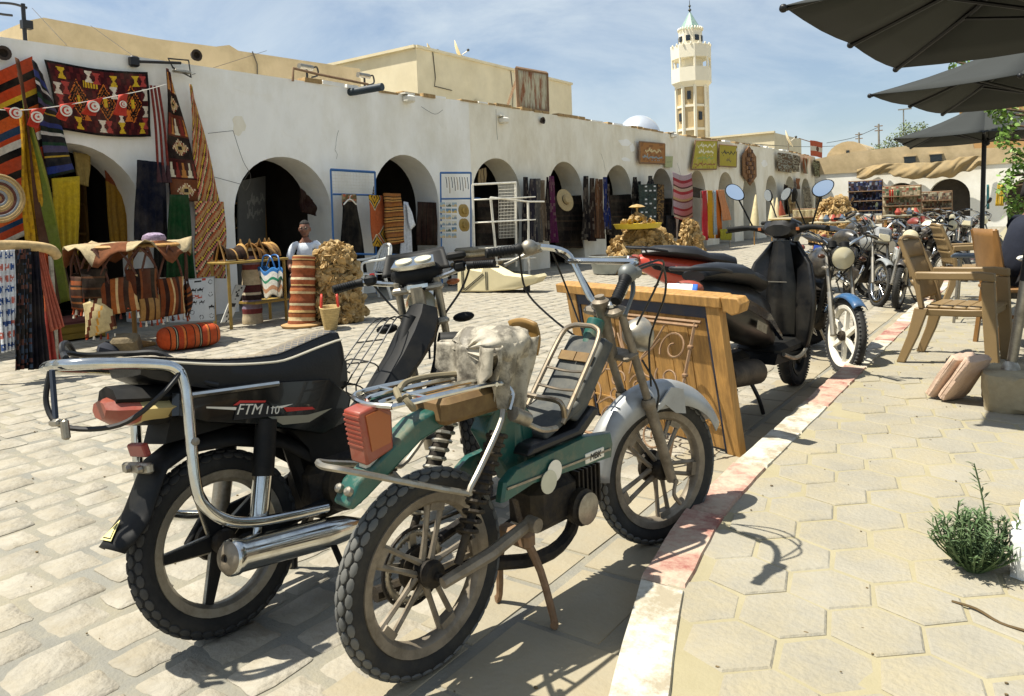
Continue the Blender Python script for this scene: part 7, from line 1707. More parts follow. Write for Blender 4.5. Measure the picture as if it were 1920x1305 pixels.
MB().tube([P_['g'], P_['i']], .02, 6).build('shelf_bar', M_WR, WR); MB().tube([P_['e'], P_['g']], .02, 6).build('shelf_bar', M_WR, WR)
b = MB(); ml = P_['b'].lerp(P_['a'], .42); md = P_['c'].lerp(P_['d'], .42)
for i in range(13): b.tube([ml.lerp(P_['b'], i/12), md.lerp(P_['c'], i/12).lerp(ml.lerp(P_['b'], i/12), .35)], .004, 4)
for i in range(18): f_ = .65*i/17; b.tube([ml.lerp(md, f_), P_['b'].lerp(P_['c'], f_)], .004, 4)
b.build('wire_mesh', M_WR, WR)
# cream slipper-shaped stand
CS = thing('slipper_stand', 'cream painted slipper shaped display stand on the plaza', 'stand', (-8.3, 10.25, 0), 0)
e1 = Vector((-6.9+8.3, 10.56-10.25, 0)).normalized(); e3 = Vector((e1.y, -e1.x, 0)); M_CR = mat('cream_paint', '#d8cca4', .7, var=.05)
poly = [(0, .02), (.55, .02), (1.1, .06), (1.42, .16), (1.50, .26), (1.46, .30), (1.25, .26), (.9, .30), (.62, .44), (.5, .46), (.46, .36), (.1, .42), (.02, .45)]
MB().prism(poly, (0, 0, 0), e1, (0,0,1), e3, .42, .02).build('body', M_CR, CS, angle=30)
for a, c in (((.10, .05), (.10, .40)), ((.13, .05), (.13, .40)), ((.14, .06), (.5, .33)), ((.16, .04), (.52, .31)), ((.55, .05), (.55, .36)), ((.58, .05), (.58, .36))): MB().tube([e1*a[0]+Vector((0, 0, a[1]))+e3*.424, e1*c[0]+Vector((0, 0, c[1]))+e3*.424], .006, 5).build('painted_line', M_CABLE, CS)
MB().cyl(e1*1.2+e3*.2+Vector((0, 0, 0)), e1*1.2+e3*.2+Vector((0, 0, .12)), .06).build('foot', M_CABLE, CS); MB().box(tuple(e1*.6+e3*.2+Vector((0, 0, .01))), (1.2, .3, .02), Matrix.Rotation(math.atan2(e1.y, e1.x), 3, 'Z')).build('base', M_CABLE, CS)
p = Vector((-8, 16.221, -0.473)); t = thing('metal_tub', 'grey metal tub beside the wide desert rose heap', 'tub', (p.x+.6, p.y-2.2, 0)); MB().lathe((0, 0, 0), (0,0,1), [(0, .02), (.42, .02), (.5, .36), (.52, .38), (.5, .39), (.41, .05), (0, .05)], 28).build('bowl', mat('galvanised', '#9aa09e', .45, .6, var=.1), t)
for sg in (-1, 1): MB().tube(sm([(0, sg*.5, .3), (.05, sg*.58, .3), (-.05, sg*.58, .3), (0, sg*.5, .3)], 3), .012, 6).build('handle', M_STEEL, t)
# ---- rows of hanging clothes between the arches
CL = 'clothes hung between the arches'
rows_ = [
 ('black dress nearest the white wire rack', ((-9.55, 13.901, 2.159), (-9.55, 14.115, 2.164), (-9.5, 14.022, 0.492), (-9.5, 13.662, 0.513)), '#14131a'),
 ('charcoal dress second from the white wire rack', ((-9.55, 14.156, 2.128), (-9.55, 14.376, 2.133), (-9.5, 14.292, 0.6), (-9.5, 13.922, 0.619)), '#2c2a33'),
 ('grey patterned dress hung between the fourth and fifth arch', ((-9.55, 14.376, 2.133), (-9.55, 14.6, 2.138), (-9.5, 14.519, 0.65), (-9.5, 14.142, 0.668)), '#57544f'),
 ('taupe dress hung beside the grey patterned dress', ((-9.55, 14.643, 2.102), (-9.55, 14.78, 2.104), (-9.5, 14.705, 0.704), (-9.5, 14.411, 0.717)), '#6a5a48'),
 ('dark plum dress at the fifth arch edge', ((-9.55, 14.854, 2.181), (-9.55, 14.971, 2.184), (-9.5, 14.889, 0.67), (-9.5, 14.612, 0.683)), '#1a1018'),
 ('long purple scarf hung across the fifth arch', ((-9.55, 14.996, 2.209), (-9.55, 15.161, 2.213), (-9.5, 15.171, 0.619), (-9.5, 14.84, 0.635)), '#571f44'),
 ('black dress at the right pier of the fifth arch', ((-9.55, 16.637, 2.249), (-9.55, 16.857, 2.255), (-9.5, 16.772, 0.61), (-9.5, 16.365, 0.628)), '#141012'),
 ('dark brown dress beside the black dress on the pier', ((-9.55, 16.964, 2.202), (-9.55, 17.19, 2.207), (-9.5, 17.107, 0.567), (-9.5, 16.688, 0.586)), '#2a1d18'),
 ('tan dress hung between the fifth and sixth arch', ((-9.55, 17.217, 2.194), (-9.55, 17.361, 2.197), (-9.5, 17.284, 0.643), (-9.5, 16.943, 0.657)), '#6b4a32'),
 ('brown dress left of the blue dress', ((-9.55, 17.418, 2.184), (-9.55, 17.593, 2.188), (-9.5, 17.515, 0.605), (-9.5, 17.139, 0.621)), '#4a3222'),
 ('royal blue dress at the sixth arch edge', ((-9.55, 17.685, 2.247), (-9.55, 17.864, 2.251), (-9.5, 17.921, 0.845), (-9.5, 17.532, 0.858)), '#14265c'),
 ('dark dress behind the royal blue dress', ((-9.55, 17.882, 2.065), (-9.55, 18.003, 2.067), (-9.5, 17.942, 0.701), (-9.5, 17.611, 0.714)), '#2b211c'),
 ('black top hung right of the sixth arch', ((-9.55, 19.432, 2.287), (-9.55, 19.637, 2.292), (-9.5, 19.584, 0.943), (-9.5, 19.141, 0.955)), '#101012'),
 ('dark grey top hung next to the black top', ((-9.55, 19.733, 2.171), (-9.55, 19.909, 2.174), (-9.5, 19.853, 0.78), (-9.5, 19.436, 0.794)), '#1c2020'),
 ('short black top above the badge board', ((-9.55, 20.496, 2.343), (-9.55, 20.719, 2.349), (-9.5, 20.739, 2.028), (-9.5, 20.258, 2.022)), '#1a1c1f'),
]
for k, (lb, q, col) in enumerate(rows_):
    rug('hanging_dress', lb, 'dress', *q, (lambda col, k: lambda u, v: mixc(Lc(col), Lc('#a89a86'), .25*(hsh(int(u*8), int(v*20), k) > .8)))(col, k), 18, 22, .012, fold=.03, group=CL, seed=k*1.7)

# ---- hats, boards and rugs further along
p = Vector((-9.5, 15.629, 1.638)); t = thing('straw_hat', 'pale straw sun hat hung in the fifth arch', 'hat', tuple(p))
MB().lathe((0, 0, 0), (1, -.2, .25), [(0, .1), (.09, .1), (.11, .08), (.12, 0), (.28, -.015), (.28, 0), (.12, .012)], 22).build('hat_body', mat('pale_straw', '#a8946a', .9, var=.2, scale=30), t); MB().lathe((0, 0, 0), (1, -.2, .25), [(.121, .005), (.119, .035)], 22).build('hat_band', M_CABLE, t)
GF = 'textiles hung along the far arches'
darkr = stripes(('#1b1511', 3), ('#2c211a', 1), ('#120e0c', 2), ('#3a2c20', .6), rep=4)
for k, (lb, q) in enumerate((('dark rug wall filling the lower fourth arch', ((-9.95, 12.673, 1.697), (-9.95, 14.364, 1.697), (-9.95, 14.287, 0.479), (-9.95, 12.64, 0.573))), ('dark rug wall filling the lower fifth arch', ((-9.9, 15.685, 1.748), (-9.9, 17.102, 1.779), (-9.9, 17.013, 0.394), (-9.9, 15.603, 0.47))), ('dark rug wall filling the lower sixth arch', ((-9.9, 18.58, 1.784), (-9.9, 20.04, 1.821), (-9.9, 19.951, 0.471), (-9.9, 18.498, 0.537))), ('dark rug wall filling the lower seventh arch', ((-9.9, 21.587, 1.695), (-9.9, 23.07, 1.695), (-9.9, 22.99, 0.508), (-9.9, 21.512, 0.566))))):
    rug('rug_wall', lb, 'rug', *q, darkr, 20, 30, .02, fold=.02, group=GF, seed=k)
rug('brown_rug', 'brown striped rug hanging left in the crown of the fourth arch', 'rug', (-9.9, 12.722, 2.313), (-9.9, 13.028, 2.369), (-9.9, 13.005, 2.009), (-9.9, 12.703, 2.004), stripes(('#8a7654', 2), ('#3a2a1c', 1), axis='u', rep=3), 12, 8, .01, group=GF)
def badge(u, v):
    i, j = int(u*4), int(v*9); du, dv = u*4-i, v*9-j
    if .25 < du < .8 and .25 < dv < .75 and hsh(i, j) > .38: return Lc('#c6c9c9')
    return Lc('#23302e') if hsh(int(u*16), int(v*30)) > .3 else Lc('#2f403c')
rug('badge_board', 'dark green cloth board dotted with white tags past the sixth arch', 'board', (-9.3, 19.279, 2.058), (-9.3, 20.493, 2.092), (-9.3, 20.416, 0.946), (-9.3, 19.275, 0.976), badge, 40, 54, .004, group=GF)
rug('brown_rug', 'speckled brown rug beside the dark green tag board', 'rug', (-9.35, 20.603, 2.097), (-9.35, 21.138, 2.089), (-9.35, 21.019, 0.899), (-9.35, 20.561, 0.912), lambda u, v: Lc('#6b5330') if hsh(int(u*8), int(v*30)) > .5 else Lc('#241a12'), 10, 30, .01, group=GF)
PK = stripes(('#a8969a', 2), ('#8f2f36', 1), ('#b37a7c', 1.4), ('#54302f', .6), ('#b9a58c', 1), ('#a3353a', 1.2), ('#c08a8a', 1.5), ('#b59a6a', .8), ('#6a3d3c', .8), rep=1.6)
rug('pink_rug', 'pink and red striped rug hung on a cord before the seventh arch', 'rug', (-9.3, 21.646, 2.486), (-9.3, 23.229, 2.498), (-9.3, 23.223, 1.079), (-9.3, 21.673, 1.077), PK, 14, 60, .015, group=GF, sag=.1)
for k, (lb, q, c) in enumerate((('short dark skirt hung left below the pink rug', ((-9.4, 21.306, 1.152), (-9.4, 22.035, 1.139), (-9.4, 22.071, 0.435), (-9.4, 21.181, 0.474)), '#17181c'), ('short dark skirt hung right below the pink rug', ((-9.4, 22.286, 1.134), (-9.4, 23.157, 1.118), (-9.4, 23.195, 0.352), (-9.4, 22.068, 0.402)), '#1c1d22'))):
    rug('dark_skirt', lb, 'skirt', *q, (lambda c: lambda u, v: Lc(c))(c), 18, 8, .01, fold=.03, group=GF, seed=k)
# bright scarf stand
SS = thing('bright_scarf_stand', 'thin rail stand for the row of bright scarves', 'stand', (-8.6, 23.471, -0.05)); so = Vector((-8.6, 23.471, -0.05)); so.z = 0; SS.location = so
a, c = Vector((-8.6, 22.172, 1.866))-so, Vector((-8.6, 24.664, 1.922))-so
MB().tube([a, c], .015, 6).build('rail', M_STEEL, SS)
for q in (a, c): MB().tube([q, Vector((q.x, q.y, 0))], .018, 6).build('post', M_STEEL, SS)
for k, (lb, q, col) in enumerate((('crimson scarf at the left of the bright scarf row', ((-8.55, 22.131, 1.863), (-8.55, 22.534, 1.883), (-8.55, 22.564, 0.335), (-8.55, 22.072, 0.358)), '#a82a33'), ('golden yellow scarf second in the bright scarf row', ((-8.55, 22.534, 1.883), (-8.55, 23.041, 1.888), (-8.55, 23.03, 0.365), (-8.55, 22.522, 0.387)), '#b98a1c'), ('pale blue striped scarf in the middle of the bright scarf row', ((-8.55, 22.994, 1.887), (-8.55, 23.277, 1.89), (-8.55, 23.275, 0.474), (-8.55, 22.991, 0.485)), '#8fa0a8'), ('orange scarf fourth in the bright scarf row', ((-8.55, 23.229, 1.889), (-8.55, 23.812, 1.912), (-8.55, 23.752, 0.333), (-8.55, 23.219, 0.357)), '#b3601f'), ('peach scarf slanting at the right of the bright scarf row', ((-8.5, 23.333, 1.905), (-8.5, 23.921, 1.91), (-8.45, 24.422, 0.923), (-8.45, 23.661, 0.906)), '#bd8158'), ('olive scarf lying low under the peach scarf', ((-8.4, 23.21, 0.644), (-8.4, 24.31, 0.642), (-8.4, 24.283, 0.255), (-8.4, 23.283, 0.301)), '#8f8a2a'))):
    rug('bright_scarf', lb, 'scarf', *q, (lambda c: lambda u, v: Lc(c))(col), 16, 12, .008, fold=.025, group='row of bright scarves', seed=k, thick=.006)
# ---- signs on the wall
def strokes(bg, ink, rows, mott=None):
    B0, I0 = Lc(bg), Lc(ink); MT = Lc(mott) if mott else None
    def f(u, v):
        for r_, (vc, hgt, u0, u1, col) in enumerate(rows):
            if u0 < u < u1:
                x = (u-u0)*34; bl = vc+hgt*.25*math.sin(x*.9+r_)*hsh(int(x*.7), r_)
                ci = Lc(col) if col else I0
                if abs(v-bl) < hgt*.13: return ci
                if hsh(int(x), r_, 2) > .68 and vc-hgt*.9*hsh(int(x), r_) < v < vc: return ci
                if hsh(int(x), r_, 5) > .85 and abs(v-(vc+hgt*.55)) < hgt*.1: return ci
        if MT and hsh(int(u*13+v*3), int(v*9)) > .72: return mixc(B0, MT, .6)
        return B0
    return f
def sign(label, q, colf, nu=70, nv=36, frame=None, th=.03):
    TL, TR, BR, BL = [Vector(p) for p in q]; t = thing('shop_sign', label, 'sign', tuple(BL), 0, 'painted signs along the arcade')
    MB().grid(lambda u, v: TL.lerp(TR, u).lerp(BL.lerp(BR, u), v)-BL, nu, nv, colf).build('sign_face', M_PRINT, t, thick=th, smooth=False)
    if frame:
        for a, c in ((TL, TR), (TR, BR), (BR, BL), (BL, TL)): MB().tube([a-BL, c-BL], .03, 4).build('sign_frame', frame, t, smooth=False)
sign('faded orange sign with pale lettering above the seventh arch', ((-9.7, 20.262, 3.351), (-9.7, 22.055, 3.394), (-9.7, 22.013, 2.774), (-9.7, 20.222, 2.738)), strokes('#9a6a35', '#c9b585', [(.4, .3, .2, .85, None), (.72, .24, .1, .9, '#7f9196')], '#6e4524'), frame=M_RUSTY)
sign('small pale green notice under the faded orange sign', ((-9.75, 22.143, 3.017), (-9.75, 22.77, 3.046), (-9.75, 22.703, 2.684), (-9.75, 22.16, 2.665)), strokes('#a8ab7c', '#8c906a', [(.5, .3, .2, .8, None)]), 20, 20)
sign('large yellow sign with white and green lettering', ((-9.7, 24.636, 3.655), (-9.7, 26.696, 3.784), (-9.7, 26.57, 2.752), (-9.7, 24.189, 2.676)), strokes('#a89c2c', '#d8d3b4', [(.18, .2, .1, .9, None), (.4, .2, .2, .85, None), (.62, .16, .15, .85, '#7f9a5a'), (.84, .2, .05, .95, '#8a5a2f')], '#b9a95a'), frame=M_RUSTY)
sign('smaller yellow sign with dark lettering right of the large yellow one', ((-9.7, 26.907, 3.66), (-9.7, 28.842, 3.712), (-9.7, 28.723, 2.903), (-9.7, 26.853, 2.878)), strokes('#a5952c', '#3b3520', [(.36, .26, .12, .92, None), (.72, .24, .4, .68, '#6b5a3a')]), frame=M_RUSTY)
t = thing('hexagon_sign', 'brown hexagonal sign of small plaques on the far wall', 'sign', (-9.7, 30.408, 3.004))
b = MB()
for i in range(8):
    w = .75-.18*abs(i-3.5)/1.4
    for j in range(-3, 4):
        if abs(j*.22) < w-.05: MB().box((.02, j*.22, (i-3.5)*.17), (.05, .18, .13), Matrix.Rotation(rnd(-.2, .2), 3, 'X')).build('plaque', mat('plaque_%d' % ((i+j) % 3), ('#6e4a2a', '#8a6238', '#4a2f1c')[(i+j) % 3], .8), t)
MB().prism([(1.0*math.sin(R(60*k)), .8*math.cos(R(60*k))) for k in range(6)], (-.03, 0, 0), (0,1,0), (0,0,1), (1,0,0), .03).build('backing', mat('sign_backing', '#7a5632', .9), t)
# rusted sign on the roof
q = [Vector(p) for p in ((-10.1, 14.598, 4.764), (-10.1, 15.924, 4.818), (-10.1, 15.913, 3.877), (-10.1, 14.626, 3.818))]
t = thing('rusted_sign', 'large rust streaked blank sign standing on the arcade roof', 'sign', tuple(q[3]))
M_RUSTSHEET = mat('rust_streaked_sheet', '#b8b196', .8, .0, var=.25, scale=5, stretch=(1, 3, .7), dirt='#84491f', dirt_amt=1.0, dirt_scale=2.2, dlo=.46, dhi=.62)
MB().grid(lambda u, v: q[0].lerp(q[1], u).lerp(q[3].lerp(q[2], u), v)-q[3], 8, 8).build('sheet', M_RUSTSHEET, t, thick=.03)
for a, c in ((0, 1), (1, 2), (2, 3), (3, 0)): MB().tube([q[a]-q[3], q[c]-q[3]], .05, 4).build('frame', M_RUSTY, t, smooth=False)
MB().tube([q[0].lerp(q[3], .25)-q[3], Vector((-11.2, 15.717, 4.104))-q[3]], .035, 4).build('brace', M_RUSTY, t)
MB().tube([q[1].lerp(q[2], .25)-q[3], q[2]-q[3]+Vector((-1.0, -.1, .0))], .035, 4).build('brace', M_RUSTY, t)
for k in (2, 3): MB().tube([q[k]-q[3], q[k]-q[3]+Vector((0, 0, -.5))], .04, 4).build('post', M_RUSTY, t)
# small rooftop clutter
for k, (p, lb) in enumerate(((Vector((-10.3, 8.566, 3.963)), 'grey floodlight lying on the parapet near the tan storey'), (Vector((-10.3, 9.905, 3.995)), 'dark hooked bracket on the parapet above the drain spout'))):
    t = thing('parapet_fixture', lb, 'fixture', tuple(p)); MB().tube([(0, -.16, 0), (0, .12, .0)], .05, 10).build('barrel', M_STEEL, t); MB().tube(sm([(0, .12, 0), (0, .22, .03), (0, .24, -.1), (0, .1, -.16)], 4), .016, 6).build('bracket', M_CABLE, t); MB().tube([(0, 0, 0), (0, 0, -.4)], .02, 6).build('post', M_CABLE, t)
p = Vector((-11.5, 37.724, 4.686)); t = thing('roof_rubble', 'row of old stones along the arcade roof edge', 'rubble', (p.x, p.y, 3.55))
for k in range(9): b = MB(); rock(b, (0, 0, 0), (.5, .9+.3*hsh(k), .5+.3*hsh(k, 2)), 60+k, n=6, rough=.1); b.build('stone', M_TAN, t, angle=30, loc=(0, -4.5+k*1.05, .35))
# flag banner near far end
t = thing('striped_flag', 'orange and white striped flag on a pole above the far arches', 'flag', (-9.3, 38.474, 4.379)); fo = Vector((-9.3, 38.474, 4.379)); q = [Vector(p)-fo for p in ((-9.3, 38.483, 4.51), (-9.3, 41.209, 4.571), (-9.3, 41.032, 3.764), (-9.3, 38.529, 3.758))]
MB().grid(lambda u, v: q[0].lerp(q[1], u).lerp(q[3].lerp(q[2], u), v)+Vector((.05*math.sin(u*5), 0, 0)), 20, 20, lambda u, v: Lc('#5d3a2c') if math.hypot(u-.5, (v-.5)) < .16 else (Lc('#b5573a') if abs(v-.5) > .17 else Lc('#cfc6b4'))).build('cloth', M_WOVEN, t, thick=.01)
MB().tube([q[0]+Vector((-.4, -.5, .1)), q[0]+Vector((0, 1.6, -.1))], .02, 6).build('pole', M_RUSTY, t)
# rugs and carpets hung high on the far wall
def specks(a, b_, s=1.0):
    A_, B2 = Lc(a), Lc(b_)
    return lambda u, v: A_ if hsh(int(u*18*s), int(v*20*s)) > .45 else B2
GH = 'carpets hung high on the far wall'
for k, (lb, q, f_) in enumerate((
  ('wide brown and grey flecked carpet high on the far wall', ((-9.7, 34.177, 3.73), (-9.7, 36.605, 3.775), (-9.7, 36.54, 2.894), (-9.7, 34.281, 2.902)), specks('#5d4a35', '#8a8a7c')),
  ('smaller flecked carpet right of the wide flecked carpet', ((-9.7, 36.603, 3.75), (-9.7, 38.026, 3.766), (-9.7, 37.87, 2.982), (-9.7, 36.728, 2.949)), specks('#4f4232', '#9a947f')),
  ('rust striped narrow rug high on the far wall', ((-9.7, 38.615, 3.688), (-9.7, 39.538, 3.702), (-9.7, 39.375, 2.919), (-9.7, 38.658, 2.926)), stripes(('#7a4a30', 2), ('#9aa08c', 1.4), axis='u', rep=2)),
  ('green and brown flecked rug beside the rust striped rug', ((-9.7, 40.605, 3.666), (-9.7, 43.144, 3.685), (-9.7, 42.958, 2.841), (-9.7, 40.763, 2.846)), specks('#4a4230', '#7f8468')),
  ('dark narrow runner above the last arches', ((-9.7, 43.51, 3.67), (-9.7, 44.261, 3.67), (-9.7, 44.077, 2.926), (-9.7, 43.575, 2.914)), specks('#33302a', '#6b675a')))):
    rug('high_carpet', lb, 'rug', *q, f_, 24, 26, .02, group=GH, seed=k)
GL = 'rugs in the far arches'
for k, (lb, q, f_) in enumerate((
  ('dark fabric heap across the eighth arch', ((-9.6, 23.946, 2.074), (-9.6, 25.05, 1.977), (-9.6, 25.03, 1.682), (-9.6, 23.969, 1.717)), lambda u, v: Lc('#3a352c')),
  ('brown diamond rug leaning in the far arch past the scooter mirrors', ((-9.4, 34.492, 2.198), (-9.4, 35.9, 2.166), (-9.4, 35.995, 0.979), (-9.4, 34.572, 0.954)), specks('#8a744c', '#5a4428')),
  ('dark rug standing left of the brown diamond rug', ((-9.5, 34.442, 2.322), (-9.5, 35.036, 2.258), (-9.5, 35.027, 0.949), (-9.5, 34.426, 0.96)), lambda u, v: Lc('#2a2018')),
  ('rust coloured rug strip on the far pier', ((-9.7, 37.269, 2.658), (-9.7, 37.942, 2.647), (-9.7, 37.904, 2.128), (-9.7, 37.326, 2.148)), lambda u, v: Lc('#8a5a3a')),
  ('grey flecked rug in the arch beyond the rust strip', ((-9.4, 37.22, 2.232), (-9.4, 38.617, 2.198), (-9.4, 38.843, 1.065), (-9.4, 37.329, 1.085)), specks('#5d5648', '#8c8470')),
  ('dark rug leaning in the last visible arch', ((-9.4, 39.673, 2.21), (-9.4, 41.003, 2.17), (-9.4, 41.031, 1.035), (-9.4, 39.802, 1.052)), specks('#3f382c', '#6a604a')),
  ('navy gown hung at the end of the arcade', ((-9.3, 44.322, 3.438), (-9.3, 45.672, 3.454), (-9.3, 45.593, 2.455), (-9.3, 44.378, 2.466)), lambda u, v: Lc('#161f38')),
  ('second navy gown hung at the end of the arcade', ((-9.3, 45.951, 3.464), (-9.3, 46.804, 3.462), (-9.3, 46.735, 2.596), (-9.3, 45.881, 2.581)), lambda u, v: Lc('#1a2236')),
  ('ochre cloth beside the navy gowns', ((-9.2, 46.306, 3.499), (-9.2, 47.032, 3.525), (-9.2, 46.963, 2.656), (-9.2, 46.238, 2.642)), lambda u, v: Lc('#8f7430')))):
    rug('far_rug', lb, 'rug', *q, f_, 16, 26, .02, group=GL, seed=k)
# pale folded parasols standing among stalls
for k, (p0, p1, lb, cl) in enumerate((((-8.2, 26.014, 0.545), (-8.2, 26.277, 1.749), 'pale folded sunshade left of the middle mirror', '#c2b48c'), ((-8.2, 28.073, 0.476), (-8.2, 28.289, 1.619), 'pale folded sunshade right of the middle mirror', '#cdbf98'), ((-8, 28.935, 0.241), (-8, 28.469, 1.55), 'red tipped folded sunshade behind the scooter', '#a5503a'), ((-8.2, 28.751, 0.453), (-8.2, 28.835, 1.619), 'cream folded sunshade beside the red tipped one', '#c9bb95'))):
    p0, p1 = Vector(p0), Vector(p1); t = thing('folded_sunshade', lb, 'sunshade', (p0.x, p0.y, 0), 0, 'folded sunshades among the far stalls')
    MB().lathe((0, 0, .5), tuple((p1-p0).normalized()), [(.02, 0), (.16, .05), (.14, .4), (.03, p1.z-.5), (0, p1.z-.45)], 10).build('cloth', mat('shade_'+cl, cl, .9, var=.15), t); MB().tube([(0, 0, 0), (0, 0, .6)], .02, 6).build('pole', M_WOOD, t)
# ---- stalls at the far end
def far_rack(label, px_tl, px_br, colf, name='far_stall_rack', nu=36, nv=24, legs=True):
    TL, BR = Vector(px_tl), Vector(px_br); t = thing(name, label, 'stall', (TL.x, TL.y, 0), 0, 'souvenir racks at the far end'); w = BR.x-TL.x
    MB().grid(lambda u, v: (w*u, -.02*math.sin(u*20), lerp(TL.z, BR.z, v)), nu, nv, colf).build('goods_panel', M_WOVEN, t, thick=.08)
    for x_ in (0, w): MB().tube([(x_, 0, 0), (x_, 0, TL.z+.05)], .03, 6).build('post', M_RUSTY, t)
    MB().tube([(0, 0, TL.z+.02), (w, 0, TL.z+.02)], .025, 6).build('top_rail', M_RUSTY, t)
    for j in range(3): MB().box((w/2, -.16, lerp(TL.z, BR.z, .3+.3*j)), (w, .3, .03)).build('shelf', M_RUSTY, t)
def goods(*cols):
    cs = [Lc(c) for c in cols]
    return lambda u, v: cs[int(hsh(int(u*22), int(v*16), 1.7)*len(cs))]
far_rack('rack of blue and white trinkets at the far end of the plaza', (-5.896, 30, 2.11), (-4.778, 30, 0.922), goods('#1a2138', '#27345c', '#10131c', '#7d8794', '#39405a', '#4c3a3c', '#121521'))
far_rack('rack of beige and red souvenirs right of the blue trinket rack', (-4.273, 27, 1.79), (-3.191, 27, 0.782), goods('#8c8064', '#a5977a', '#6e6550', '#8a4a38', '#9c9078', '#5d6a52', '#b3a88c'))
far_rack('low rack of grey goods beside the beige souvenir rack', (-3.285, 28, 1.574), (-2.424, 28, 0.703), goods('#8a846f', '#6a5d4c', '#9c9580', '#4a4038', '#7a5a4a'))
far_rack('pale covered stall behind the far desert rose heap', (-6.857, 26, 1.164), (-6.155, 26, 0.326), goods('#a89c78', '#9c906c', '#b3a888'))
for k, (lb, q, c) in enumerate((('red cloth hung on the beige souvenir rack', ((-4.071, 26.8, 1.708), (-3.931, 26.8, 1.701), (-3.936, 26.8, 1.324), (-4.06, 26.8, 1.329)), '#9a3426'), ('green cloth hung on the beige souvenir rack', ((-3.854, 26.8, 1.697), (-3.762, 26.8, 1.693), (-3.766, 26.8, 1.385), (-3.842, 26.8, 1.388)), '#3d5c44'),
    ('yellow striped cloth hung before the last white arch', ((-1.522, 36, 1.877), (-1.271, 36, 1.863), (-1.312, 36, 1.009), (-1.601, 36, 1.02)), '#b3932c'), ('teal cloth edge hung before the last white arch', ((-1.886, 36, 1.897), (-1.795, 36, 1.892), (-1.802, 36, 0.898), (-1.894, 36, 0.902)), '#2c6a72'), ('lilac cloth beside the yellow striped cloth', ((-1.271, 36, 1.863), (-1.182, 36, 1.858), (-1.187, 36, 1.047), (-1.276, 36, 1.05)), '#8f7a86'))):
    rug('far_cloth', lb, 'cloth', *q, (lambda c: stripes((c, 3), ('#c9bd95', .6), axis='u', rep=2))(c), 14, 8, .01, fold=.02, group='cloths on the far stalls', seed=k)
for k, (px, yy, w, h, cl, lb) in enumerate((((-3.401, 24.378, 0), 0, .8, .9, '#7f7a68', 'grey covered market table behind the motorbike row'), ((-4.858, 22.297, 0), 0, .9, .8, '#a39a80', 'pale market table beside the far desert rose heap'), ((-4.239, 25.129, 0), 0, 1.2, .7, '#6a5a46', 'brown market table between the far racks'))):
    t = thing('market_table', lb, 'table', (px[0], px[1], 0), rnd(0, .6), 'market tables at the far end')
    MB().grid(lambda u, v: (w*(u-.5)*2*.6, (v-.5)*.8, h-.0+.03*math.sin(u*9)*math.sin(v*8)), 8, 8).build('cloth_top', mat('tablecloth_'+cl, cl, .9, var=.3, scale=6), t, thick=.03)
    for x_ in (-.5, .5):
        for y_ in (-.32, .32): MB().tube([(x_*w, y_, 0), (x_*w, y_, h)], .025, 6).build('leg', M_WOOD, t)
    for i in range(9): MB().lathe((rnd(-.5, .5)*w, rnd(-.3, .3), h+.02), (0,0,1), [(.06, 0), (.09, .08), (.05, .15), (.03, .2)], 8).build('pot', mat('pot_%d' % (i % 4), ('#8a5a3a', '#b3a080', '#4a5a6a', '#9a3a2a')[i % 4], .7), t)
# ================================================================== people
M_SKIN = mat('brown_skin', '#7a5340', .6, var=.1, sub=.05); M_SHIRT = mat('white_shirt', '#d3dae2', .85, var=.06, bump=.25, bscale=14); M_TROU = mat('dark_trousers', '#1d1c20', .9, bump=.2); M_HAIR = mat('grey_black_hair', '#1b1816', .9)
def skin_mesh(name, pts, edges, m, parent, root=0, sub=2):
    me = bpy.data.meshes.new(name); me.from_pydata([p for p, r_ in pts], edges, []); me.materials.append(m); o = bpy.data.objects.new(name, me); COL.objects.link(o); o.parent = parent
    o.modifiers.new('skin', 'SKIN'); sk = me.skin_vertices[0].data
    for i, (p, r_) in enumerate(pts):
        sk[i].radius = (r_, r_) if not isinstance(r_, tuple) else r_; sk[i].use_root = (i == root)
    o.modifiers['skin'].use_smooth_shade = True
    s_ = o.modifiers.new('sub', 'SUBSURF'); s_.levels = sub; s_.render_levels = sub
    return o
